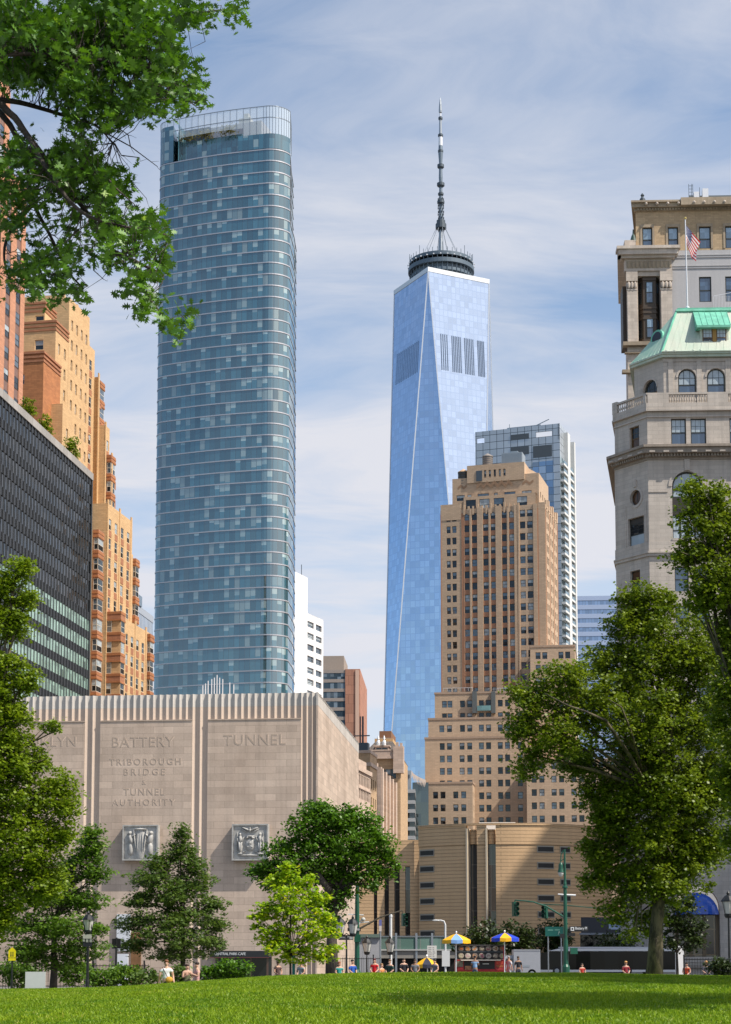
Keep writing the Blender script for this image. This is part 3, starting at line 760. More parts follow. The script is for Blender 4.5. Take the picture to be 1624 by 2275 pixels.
# ================= tan brick setback tower
def tan_tower():
    Fm = Frame(1213, 1300, 500, R(15.6))
    T = Fm.thing('tan_brick_tower', 'tall tan brick setback tower with red brick stripes and water tanks on top', 'tower block')
    tan = masonry('tan_brick', (0.50, 0.36, 0.245), (0.43, 0.305, 0.205), bw=1.2, bh=0.42, joint=0.05, jdark=0.85, blot=0.3, streak=0.12, bump=0.15, tone=0.08)
    red = masonry('red_brick', (0.38, 0.19, 0.11), (0.32, 0.155, 0.09), blot=0.3, bump=0.1)
    X = lambda px, py=1300, y=0: Fm.x(px, py, y)
    W = -X(979); Dp = Fm.y(1240, 1300)
    zp = Fm.z(1128, -W*0.6); zbase = Fm.z(1541, -W*0.6)
    pitch = 3.37
    zr0 = Fm.z(1160, -W*0.95)+0.05
    wins = []; b = MB()
    def c(px0, px1): return (X(px0)+W, X(px1)+W)
    cols = [c(992.5, 1001.5), c(1005, 1014.5), c(1032.5, 1043.5), c(1049, 1060.5), c(1074, 1086), c(1091, 1101.5), c(1116, 1127), c(1132, 1143), c(1156, 1168), c(1172, 1184.5)]
    rows = rows_of(zr0+2.05, pitch, 17, 2.0)
    facade(b, (-W, 0), (1, 0), W, 0, zp, cols, rows, wins, 0.3)
    n_front = len(wins)
    cs = [(Dp*0.10, Dp*0.16), (Dp*0.2, Dp*0.26), (Dp*0.40, Dp*0.46), (Dp*0.52, Dp*0.58), (Dp*0.72, Dp*0.78), (Dp*0.84, Dp*0.90)]
    facade(b, (0, 0), (0, 1), Dp, 0, zp, cs, rows, wins, 0.3)
    facade(b, (-W, Dp), (0, -1), Dp, 0, zp, [], [], wins)
    b.poly([(-W, 0, zp), (0, 0, zp), (0, Dp, zp), (-W, Dp, zp)], 0)
    # red spandrels between the windows of the three centre bays
    sp_ = b
    for a, e in ((1032.5, 1043.5), (1049, 1060.5), (1074, 1086), (1091, 1101.5), (1116, 1127), (1132, 1143)):
        x0, x1 = X(a), X(e)
        for (z0, z1), nz in zip(rows, [r[0] for r in rows[1:]]+[rows[-1][1]]):
            if nz-z1 > 0.2: sp_.box(x0, -0.05, z1+0.02, x1, 0.1, nz-0.02, 1, 'k')
    b.build('wall', [tan, red], T)
    st = MB()
    for px, wpx in ((1026, 3.2), (1030, 1.5), (1150, 2.5), (1195, 2.4), (979.2, 2.0)):
        x0 = X(px); st.box(x0, -0.12, zbase, x0+wpx/7.9, 0.05, zp-1.2)
    for f in (0.01, 0.31, 0.62, 0.95): st.box(-0.05, Dp*f, zbase, 0.12, Dp*f+0.45, zp-1.5)
    st.build('brick_stripe', red, T)
    pi = MB()
    for px0, px1, pyt in ((1044.2, 1048.4, 1130), (1061, 1073.4, 1126), (1086.5, 1090.5, 1130), (1102, 1115.5, 1124), (1127.4, 1131.6, 1128), (1143.4, 1149.5, 1122), (979.5, 1025, 1122), (1196.5, 1212.5, 1116), (1151, 1155, 1117), (1186, 1195, 1119)):
        x0, x1 = X(px0), X(px1); pi.box(x0, -0.32 if px0 < 1190 and px0 > 1040 else -0.1, zbase if px0 > 1040 else zp-3, x1, 0.3, Fm.z(pyt, x0))
    for i in range(12):
        x0 = X(1030+i*10.0); pi.box(x0, -0.22, zp-1.8, x0+0.5, 0.2, zp+0.7+(0.5 if i % 3 == 0 else 0))
    for i in range(6):
        y0 = Dp*(0.05+0.17*i); pi.box(-0.3, y0, zp-1, 0.18, y0+Dp*0.08, zp+1.3+(i % 2)*0.8)
    pi.build('pilaster', tan, T)
    # set-back crown
    cr = MB(); cw_ = []
    y1 = 3.0
    xa, xb = Fm.x(1005, 1100, y1), Fm.x(1197, 1080, y1); zs = Fm.z(1073, xa, y1)
    wz = lambda py: Fm.z(py, (xa+xb)/2, y1)
    Wc = xb-xa
    def cc(px0, px1, py=1095): return (Fm.x(px0, py, y1)-xa, Fm.x(px1, py, y1)-xa)
    facade(cr, (xa, y1), (1, 0), Wc, zp-1, zs+1.2, [cc(1014, 1032), cc(1038, 1047), cc(1061, 1086), cc(1097, 1106), cc(1120, 1145), cc(1159, 1181)], [(wz(1107), wz(1094))], cw_, 0.25)
    facade(cr, (xb, y1), (0, 1), Dp-5, zp-1, zs+1.2, grid(1, Dp-6, 4, 1.2), [(wz(1107), wz(1094))], cw_, 0.25)
    cr.poly([(xa, Dp-2, zp), (xa, y1, zp), (xa, y1, zs+1.2), (xa, Dp-2, zs+1.2)][::-1]); cr.poly([(xa, y1, zs+1.2), (xb, y1, zs+1.2), (xb, Dp-2, zs+1.2), (xa, Dp-2, zs+1.2)])
    # lower glazed storey behind the parapet
    y0 = 1.2; xl, xr = Fm.x(1030, 1118, y0), Fm.x(1190, 1118, y0)
    facade(cr, (xl, y0), (1, 0), xr-xl, zp-2, Fm.z(1109, xl, y0)+0.6, [(a, a+3.0) for a in (0.6, 4.6, 8.8, 11.5, 15.5)], [(zp-0.6, Fm.z(1111, xl, y0))], cw_, 0.2)
    cr.poly([(xl, y0, Fm.z(1109, xl, y0)+0.6), (xr, y0, Fm.z(1109, xl, y0)+0.6), (xr, y1, Fm.z(1109, xl, y0)+0.6), (xl, y1, Fm.z(1109, xl, y0)+0.6)])
    # centre block with sloping shoulder on the right
    y2 = 3.6; xc, xd = Fm.x(1039, 1050, y2), Fm.x(1166, 1040, y2); zt = Fm.z(1032, (xc+xd)/2, y2)
    slots = [(Fm.x(px, 1055, y2)-xc, Fm.x(px+5, 1055, y2)-xc) for px in (1076.5, 1087, 1098, 1109, 1119.5)]
    facade(cr, (xc, y2-1.0), (1, 0), xd-xc, zs-0.5, zt, slots, [(Fm.z(1066, xc, y2), Fm.z(1049, xc, y2))], cw_, 0.5)
    cr.poly([(xd, y2-1, zs-0.5), (xd, Dp-4, zs-0.5), (xd, Dp-4, zt), (xd, y2-1, zt)]); cr.poly([(xc, Dp-4, zs), (xc, y2-1, zs), (xc, y2-1, zt), (xc, Dp-4, zt)])
    cr.poly([(xc, y2-1, zt), (xd, y2-1, zt), (xd, Dp-4, zt), (xc, Dp-4, zt)])
    cr.frustum([(xd, y2+1), (xb, y2+1), (xb, Dp-3), (xd, Dp-3)], zs+1.1, [(xd, y2+3), (xd+0.6, y2+3), (xd+0.6, Dp-6), (xd, Dp-6)], zt-1)
    zz = MB()  # zigzag brick frieze
    def zig(px0, px1, pya, pyb, n, y, rows_=3):
        x0, x1 = Fm.x(px0, pya, y), Fm.x(px1, pya, y); za, zb_ = Fm.z(pyb, x0, y), Fm.z(pya, x0, y); d = (x1-x0)/n; hh = (zb_-za)
        for r_ in range(rows_):
            for i in range(n):
                u0, u1 = x0+d*i, x0+d*(i+1); zl = za+hh*0.5*r_/rows_; zh = zl+hh*0.5
                p, q = (zl, zh) if i % 2 == 0 else (zh, zl)
                zz.poly([(u0, y-0.04, p), (u1, y-0.04, q), (u1, y-0.04, q+0.28), (u0, y-0.04, p+0.28)])
    zig(1058, 1138, 1069, 1086, 10, y2-1.0); zig(1017, 1037, 1077, 1088, 3, y1); zig(1160, 1185, 1066, 1078, 3, y1)
    cr.v_off = 0; n_ = len(cr.v); cr.v += zz.v; cr.f += [[i+n_ for i in q] for q in zz.f]; cr.m += [1]*len(zz.f)
    cr.build('crown_wall', [tan, masonry('frieze_brick', (0.33, 0.20, 0.12), bump=0.1)], T)
    dm = MB(); x0 = Fm.x(1058, 1060, y2-1); dm.box(x0, y2-1.15, Fm.z(1071, x0, y2), Fm.x(1071, 1060, y2-1), y2-0.9, Fm.z(1048, x0, y2)); dm.build('door', steel_d, T)
    place_windows(T, wins[:n_front][::-1]+cw_+wins[n_front:][::-1], WM, 96, weights=(5, 5, 5, 2, 3), fr=0.1, seed=5)
    # water tanks and plant on the roof: parts of the building's top
    def tank(px, py0, py1, wpx, y, mat, cmat):
        mb = MB(); x_ = Fm.x(px, py1, y); r_ = wpx/2/7.9; z0, z1 = Fm.z(py1, x_, y), Fm.z(py0, x_, y)
        mb.lathe((x_, y+r_, 0), [(r_, z0), (r_, z1)], 18); o = mb.build('water_tank', mat, T)
        mb = MB(); mb.lathe((x_, y+r_, 0), [(r_*1.08, z1-0.02), (r_*1.04, z1+0.2), (0.05, z1+r_*0.75)], 18); mb.build('tank_roof', cmat, o)
        mb = MB()
        for k_ in range(5): mb.lathe((x_, y+r_, 0), [(r_+0.05, z0+(z1-z0)*(k_+0.4)/5), (r_+0.05, z0+(z1-z0)*(k_+0.4)/5+0.12)], 18)
        mb.build('tank_hoop', steel_d, o)
    tank(1027, 1047, 1076, 25, y1, plain('tank_dark', (0.07, 0.06, 0.05), 0.7), plain('tank_cone', (0.55, 0.36, 0.22), 0.7))
    tank(1081, 1012, 1034, 24, y2+3, plain('tank_grey', (0.22, 0.19, 0.17), 0.8, var=0.2), plain('tank_cone_grey', (0.26, 0.23, 0.21), 0.7))
    mb = MB(); y = y2+2; xm, xn = Fm.x(1114, 1020, y), Fm.x(1160, 1020, y); zm0 = zt+0.6; zm1 = Fm.z(1007, xm, y)
    mb.box(xm, y, zm0, xn, y+5, zm1)
    for i in range(14): mb.box(xm+(xn-xm)*i/14, y-0.08, zm0, xm+(xn-xm)*i/14+0.12, y, zm1)
    mb.tube([(xm+1, y, zt-0.2), (xm+1, y, zm0)], .2, 4); mb.tube([(xn-1, y, zt-0.2), (xn-1, y, zm0)], .2, 4); mb.box(xm+2.5, y+1, zm1, xn-1.5, y+3, zm1+0.7)
    mb.build('cooling_plant', plain('plant_steel', (0.30, 0.34, 0.37), 0.45, 0.4), T)
    return Fm, T, tan, red
TT = tan_tower()

def tan_base():
    """the wide lower storeys of the tan tower: setback blocks a little nearer the park"""
    F0, T, tan, red = TT
    Fm = Frame(1050, 1800, 478, R(8))
    B = Fm.thing('tan_brick_block', 'broad tan brick block with stepped shoulders below the tan tower', 'apartment building')
    X = lambda px, py, y=0.0: Fm.x(px, py, y)
    wins = []; ml = MB()
    def block(pxl, pxr, pyt, y0, dp, colpx, row_top, pitch, n, name='wall'):
        xl, xr = X(pxl, pyt+40, y0), X(pxr, pyt+40, y0); zt = Fm.z(pyt, (xl+xr)/2, y0)
        cols = [(X(a, pyt+60, y0)-xl, X(a, pyt+60, y0)-xl+1.35) for a in colpx]
        rows = [(Fm.z(row_top+i*pitch+15, xl, y0), Fm.z(row_top+i*pitch, xl, y0)) for i in range(n)][::-1]
        b = MB(); facade(b, (xl, y0), (1, 0), xr-xl, 0, zt, cols, rows, wins, 0.3)
        facade(b, (xr, y0), (0, 1), dp, 0, zt, grid(0.6, min(dp, 9), 3, 1.0) if dp > 5 else [], rows, wins, 0.3)
        b.poly([(xl, y0+dp, 0), (xl, y0, 0), (xl, y0, zt), (xl, y0+dp, zt)]); b.poly([(xl, y0, zt), (xr, y0, zt), (xr, y0+dp, zt), (xl, y0+dp, zt)])
        b.build(name, tan, B)
        rim = MB(); rim.box(xl-0.15, y0-0.15, zt, xr+0.15, y0+0.5, zt+0.55); rim.box(xr-0.4, y0+0.5, zt, xr+0.15, y0+dp, zt+0.55); rim.box(xl-.15, y0+0.5, zt, xl+0.4, y0+dp, zt+0.55)
        rim.build('parapet', masonry('tan_coping', (0.40, 0.28, 0.20), blot=0.3, bump=0.1), B)
        return xl, xr, zt
    pl = [982, 994, 1022, 1038, 1064, 1080, 1106, 1122, 1150, 1164]
    block(966, 1178, 1540, 9.5, 12, pl, 1557, 27.6, 2)
    block(951.5, 1178, 1597, 8, 14, [976, 993, 1022, 1038, 1064, 1080, 1106, 1122, 1150, 1164], 1611.5, 28.2, 1)
    block(944, 1172, 1640, 7, 14, [977, 993, 1021, 1038, 1064, 1080, 1106, 1122, 1150], 1651, 27.6, 9)
    block(923.5, 1050, 1741, 0, 9, [962, 978.5, 1007, 1024.5], 1759, 28.4, 4)
    block(890, 934, 1836, -6, 10, [917], 1846, 28, 1)
    block(1170, 1420, 1690, -1, 16, [1181, 1198, 1225, 1242, 1269, 1286, 1313, 1330, 1352, 1369], 1694, 29.4, 6)
    block(1178, 1277, 1437, 12, 20, [1190, 1205, 1241, 1256], 1449, 28, 5)
    place_windows(B, wins, WM, 96, weights=(6, 4, 3, 1, 3), fr=0.11, seed=8)
    # balcony screens and roof-garden bits on the first shoulder
    y = 9.5; dk = MB()
    for px0, px1 in ((1050, 1060), (1092, 1101)):
        dk = MB(); dk.box(X(px0, 1560, y), y-1.4, Fm.z(1585, X(px0, 1560, y), y), X(px1, 1560, y), y-0.02, Fm.z(1537, X(px0, 1560, y), y))
        dk.build('balcony_screen', plain('screen_dark', (0.10, 0.11, 0.11), 0.6), B)
    gl = MB(); gl.box(X(1061, 1575, y), y-1.5, Fm.z(1580, 0, y), X(1091, 1575, y), y-1.4, Fm.z(1569, 0, y)); gl.build('balcony_glass', glass('green_glass', (0.10, 0.20, 0.18), 2, 2, tilt=0.02), B)
    rl = MB()
    for px0, px1 in ((985, 1050), (1104, 1130)):
        x0, x1 = X(px0, 1540, y), X(px1, 1540, y); zt = Fm.z(1540, x0, y)+0.55
        rl.tube([(x0, y, zt+0.9), (x1, y, zt+0.9)], 0.05, 4)
        for i in range(8): rl.tube([(x0+(x1-x0)*i/7, y, zt), (x0+(x1-x0)*i/7, y, zt+0.9)], 0.04, 4)
    rl.build('railing', steel_w, B)
tan_base()

# ================= gold brick tower stepping down to the right, with red wing and corner windows
def gold_tower():
    Fm = Frame(264, 1500, 366, R(11.1))
    T = Fm.thing('gold_brick_tower', 'gold and orange brick tower stepping down towards the glass apartment tower', 'apartment building')
    gold = masonry('gold_brick', (0.60, 0.39, 0.20), (0.53, 0.33, 0.16), bw=1.1, bh=0.35, joint=0.04, jdark=0.85, blot=0.35, streak=0.1, bump=0.15, tone=0.1)
    redb = masonry('russet_brick', (0.38, 0.165, 0.085), (0.32, 0.13, 0.065), bw=1.1, bh=0.35, joint=0.04, jdark=0.85, blot=0.3, bump=0.15)
    pk = masonry('rust_brick', (0.42, 0.17, 0.065), (0.36, 0.14, 0.055), bw=1.1, bh=0.35, joint=0.04, jdark=0.85, blot=0.4, bump=0.15, tone=0.15)
    wins = []; pitch = 4.15
    frw = plain('window_frame_cream', (0.55, 0.5, 0.42), 0.6)
    spn = MB(); pie = MB()
    def seg(xp, y0, y1, zt, first=False, pairs=True, fin=True, bay=0.0):
        """one length of the street wall on plane x=xp between depths y0,y1 up to zt"""
        b = MB(); L = y1-y0
        n = max(1, int(L//3.4)); cols = []; st = L/n
        for i in range(n): cols += [(i*st+st*0.22, i*st+st*0.22+1.75)]
        rows = rows_of(zt-3.0, pitch, int((zt-22)//pitch), 2.3)
        facade(b, (xp, y0), (0, 1), L, 0, zt, cols, rows, wins, 0.14)
        b.poly([(xp-16, y0, 0), (xp, y0, 0), (xp, y0, zt), (xp-16, y0, zt)]); b.poly([(xp-16, y0, zt), (xp, y0, zt), (xp, y1, zt), (xp-16, y1, zt)]); b.poly([(xp, y1, 0), (xp-16, y1, 0), (xp-16, y1, zt), (xp, y1, zt)])
        for c in cols:
            for k, (z0, z1) in enumerate(rows):
                if k % 1 == 0: b.box(xp-0.05, y0+c[0], z0-1.5, xp+0.06, y0+c[1], z0-0.15, 1)
        for i in range(0, n+1, 2):
            yy = y0+min(L-0.35, max(0.35, i*st)); b.box(xp-0.1, yy-0.35, 20, xp+0.14, yy+0.35, zt+0.8)
        b.build('wall', [gold, redb], T)
    def Yd(px, py, x=0.0): return Fm.y(px, py, x)
    def bayw(xp, y0, wy, z0, n, out=1.5):
        """corner-window bay: brick bands and wide glazing, standing out from the wall"""
        b = MB(); bb = b
        for i in range(n):
            z = z0-i*pitch
            b.box(xp, y0, z-pitch+2.45, xp+out, y0+wy, z); bb.box(xp-0.02, y0-0.06, z-1.55, xp+out+0.06, y0+wy+0.06, z-1.2, 1); bb.box(xp-0.02, y0-0.06, z-0.75, xp+out+0.06, y0+wy+0.06, z-0.35, 1)
            wins.append(((xp+out*0.55, y0+0.15, z-pitch+0.02), 0.0, out*0.8, 2.4, 0)); wins.append(((xp+out-0.15, y0+wy/2, z-pitch+0.02), math.pi/2, wy-0.3, 2.4, 0))
            b.box(xp, y0+0.16, z-pitch, xp+0.3, y0+wy-0.16, z-pitch+2.45)
        b.build('bay', [redb, pk], T)
    # wall lengths, nearest and tallest first: (plane x, far px, top py)
    x = -13.0; ya = Yd(139, 800, x)
    steps = [(-13.0, 187, 700), (-12.0, 211, 779), (-11.0, 221, 838), (-9.5, 244, 953), (-8.5, 250, 1015)]
    for xp, px, py in steps:
        yb = Yd(px, py, xp); seg(xp, ya, yb, Fm.z(py, xp, yb)); ya = yb
    xp = -3.0; yb = Yd(293, 1166, xp); y_mid = Yd(246, 1125, xp); seg(xp, y_mid-2, yb, Fm.z(1158, xp, yb)); ya = yb
    yb2 = Yd(298, 1245, xp); seg(xp, ya, max(yb2, ya+3), Fm.z(1243, xp, yb2))
    # base with the corner-window block standing forward
    yb = Yd(336, 1412, 0); seg(0, 3.0, yb, Fm.z(1408, 0, yb))
    bx0 = Fm.x(199, 1450); zt = Fm.z(1357)
    b = MB(); b.box(bx0, 0.6, 0, 0, 3.2, zt-0.9); b.build('corner_block', gold, T)
    for i in range(6):
        z = Fm.z(1357+i*46)
        bb = MB(); bb.box(bx0-0.1, 0.4, z-1.9, 0.15, 3.3, z-0.1); o = bb.build('bay', redb, T)
        b2 = MB(); b2.box(bx0-0.14, 0.33, z-0.5, 0.22, 3.36, z+0.05); b2.box(bx0-0.14, 0.33, z-1.9, 0.22, 3.36, z-1.6); b2.build('bay_band', pk, o)
        xa, xb_ = Fm.x(221, 1400), Fm.x(247, 1400)
        wins.append((((xa+xb_)/2, 0.5, z-4.25), 0.0, xb_-xa, 2.35, 0)); wins.append(((0.05, 1.9, z-4.25), math.pi/2, 2.3, 2.35, 0))
    # near tower on the left: gold blocks facing the park, stepping back
    def near(pxl, pxr, pyt, Y, dp, mat, name, wpx=(), side=True, cap=True, rowpy=()):
        f = Frame(pxr, pyt+30, Y, R(11.1))
        # to this building's frame
        dx, dy = f.o[0]-Fm.o[0], f.o[1]-Fm.o[1]
        ox = dx*Fm.ex[0]+dy*Fm.ex[1]; oy = dx*Fm.ey[0]+dy*Fm.ey[1]
        W = -f.x(pxl, pyt+30); zt = f.z(pyt, 0, 0)
        b = MB(); cols = [(f.x(p, pyt+30)+W, f.x(p, pyt+30)+W+1.75) for p in wpx]; rows = sorted([(f.z(p+22, 0, 0), f.z(p, 0, 0)) for p in rowpy])
        facade(b, (ox-W, oy), (1, 0), W, 0, zt, cols, rows, wins, 0.3)
        n = max(1, int(dp//3)); cs = grid(0.5, dp-0.3, n, 1.0)
        facade(b, (ox, oy), (0, 1), dp, 0, zt, cs, rows_of(zt-4.2, pitch, 8, 2.2) if side else [], wins, 0.3)
        b.poly([(ox-W, oy, zt), (ox, oy, zt), (ox, oy+dp, zt), (ox-W, oy+dp, zt)])
        b.build(name, mat, T)
        if cap:
            c = MB()
            for k in range(3): c.box(ox-W, oy-0.12-0.06*k, zt-2.2+k*0.8, ox+0.12+0.06*k, oy+dp, zt-1.8+k*0.8)
            c.build('brick_course', redb, T)
        return ox, oy, W, zt
    near(53, 124, 709, 338, 7, gold, 'wall', (78,), True, True, (752, 800))
    near(53, 100, 668, 340, 6, gold, 'wall', (79,), False, True, (700,))
    near(112, 154, 660, 352, 12, gold, 'wall', (), True, False)
    near(28, 97, 778, 332, 9, pk, 'red_wing', (36,), False, True, (828, 877))
    fl = MB()
    ox, oy, W, zt = near(95, 139, 896, 336, 5, gold, 'wall', (), True, False)
    # bays on the upper wall
    yq = Yd(152, 800, -13.0); z = Fm.z(757, -13, yq)
    bayw(-13.0, yq, 3.2, z, 4); bayw(-12.0, Yd(214, 830, -12.0), 3.0, Fm.z(845, -12, Yd(214, 830, -12)), 3, 1.0)
    yq = Yd(160, 960, -13.0); bayw(-13.0, yq, 3.6, Fm.z(950, -13, yq), 6, 2.4)
    bayw(-9.5, Yd(236, 1010, -9.5), 3.0, Fm.z(1010, -9.5, Yd(236, 1010, -9.5)), 9, 1.2)
    yq = Yd(207, 1170, -3); bayw(-3.0, yq, 3.4, Fm.z(1176, -3, yq), 10, 1.2)
    yq = Yd(294, 1262, -3); bayw(-3.0, yq, 2.6, Fm.z(1240, -3, yq), 9, 0.8)
    bayw(0.0, yb-3.0, 2.8, Fm.z(1413, 0, yb), 7, 0.8)
    place_windows(T, wins, [frw, w_dark, w_blind, w_grey], 96, weights=(4, 5, 4, 2, 4), fr=0.12, seed=12)
gold_tower()

# ================= tall orange brick tower at the left edge, behind the oak branch
def orange_tower():
    Fm = Frame(-46, 700, 262, R(11.1))
    T = Fm.thing('orange_brick_tower', 'orange brick skyscraper at the left edge with narrow vertical window strips', 'skyscraper')
    br = masonry('orange_brick', (0.52, 0.25, 0.15), (0.45, 0.21, 0.12), bw=1.1, bh=0.35, joint=0.04, jdark=0.85, blot=0.25, streak=0.1, bump=0.15)
    dk = plain('strip_spandrel', (0.20, 0.12, 0.10), 0.7, var=0.15)
    wins = []
    for px0, px1, pyt, x in ((-46, 18.5, 196, -2.2), (-46, 55, 420, 0.0)):
        y0, y1 = 0.0, Fm.y(px1, pyt+250, x); zt = Fm.z(pyt, x, y1)
        b = MB(); L = y1-y0; n = max(3, int(L//4.2)); cols = grid(0.4, L-0.6, n, 1.9)
        facade(b, (x, y0), (0, 1), L, 0, zt, cols, [(60, zt-3)], [], 0.16); b.poly([(x-20, y0, 0), (x, y0, 0), (x, y0, zt), (x-20, y0, zt)]); b.poly([(x-20, y0, zt), (x, y0, zt), (x, y1, zt), (x-20, y1, zt)])
        b.build('wall', br, T)
        s = MB()
        for c in cols:
            s.poly([(x-0.158, y0+c[0], 60), (x-0.158, y0+c[1], 60), (x-0.158, y0+c[1], zt-3), (x-0.158, y0+c[0], zt-3)])
            z = zt-4.0
            while z > 75:
                wins.append(((x-0.12, y0+(c[0]+c[1])/2, z-2.0), math.pi/2, c[1]-c[0], 1.9, 0)); z -= 3.5
        s.build('window_strip', dk, T)
    place_windows(T, [q for q in wins if q[0][2] > 40], WM, 90, weights=(4, 5, 4, 3, 3), seed=21)
orange_tower()

# ================= black glass office with vertical fins
def black_office():
    Fm = Frame(205, 1100, 300, R(8.2))
    T = Fm.thing('black_glass_office', 'black glass office slab with steel fins and shrubs along its roof edge', 'office building')
    y0 = Fm.y(-60, 1300); zt = Fm.z(1052)
    blk = plain('black_spandrel', (0.010, 0.010, 0.011), 0.35, var=0.2)
    dg = glass('black_glass', (0.012, 0.014, 0.016), 1.5, 3.3, 0.03, 1.6, tilt=0.03, var=0.6)
    gg = glass('green_blind_glass', (0.30, 0.45, 0.39), 1.5, 3.3, 0.08, 1.5, tilt=0.02, var=0.35, pale=(0.05, 0.09, 0.08), palef=0.28, cl=0.6)
    b = MB(); b.box(-25, y0, 0, -0.3, 0, zt-1.2); b.build('core_wall', blk, T)
    pitch = 3.32; ztop = zt-1.2
    # floors counted off the near-right corner: the lowest five show lit green blinds
    n = int((ztop-8)//pitch)
    for i in range(n):
        z1 = ztop-0.9-i*pitch; z0 = z1-2.0
        py = CY
        low = z1 < Fm.z(1345)
        g = MB(); g.poly([(-0.22, y0, z0), (-0.22, -0.2, z0), (-0.22, -0.2, z1), (-0.22, y0, z1)])
        g.build('window_band', [gg if low else dg], T)
        s = MB(); s.box(-0.3, y0, z1, -0.1, -0.05, z1+1.3); s.build('spandrel', blk, T)
    L = -y0; k = int(L/1.5); proto = None
    fin = plain('fin_steel', (0.12, 0.125, 0.13), 0.35, 0.5)
    for i in range(min(k, 95)):
        if proto is None:
            mb = MB(); mb.box(-0.1, -0.05, 6, 0.06, 0.05, ztop); proto = mb.build('fin', fin, T); o = proto
        else: o = proto.copy(); COL.objects.link(o); o.parent = T
        o.location = (0, -0.1-i*1.5, 0)
    c = MB(); c.box(-1.2, y0, ztop, 0.15, 0.1, zt); c.build('coping', masonry('coping_stone', (0.34, 0.32, 0.30), bw=2.2, bh=3, joint=0.04, jdark=0.6, blot=0.2), T)
    c = MB(); c.box(-25, -0.05, 0, 0.02, 0.25, zt-0.2); c.build('end_wall', plain('end_slate', (0.06, 0.065, 0.07), 0.5), T)
    return Fm, zt
BO = black_office()

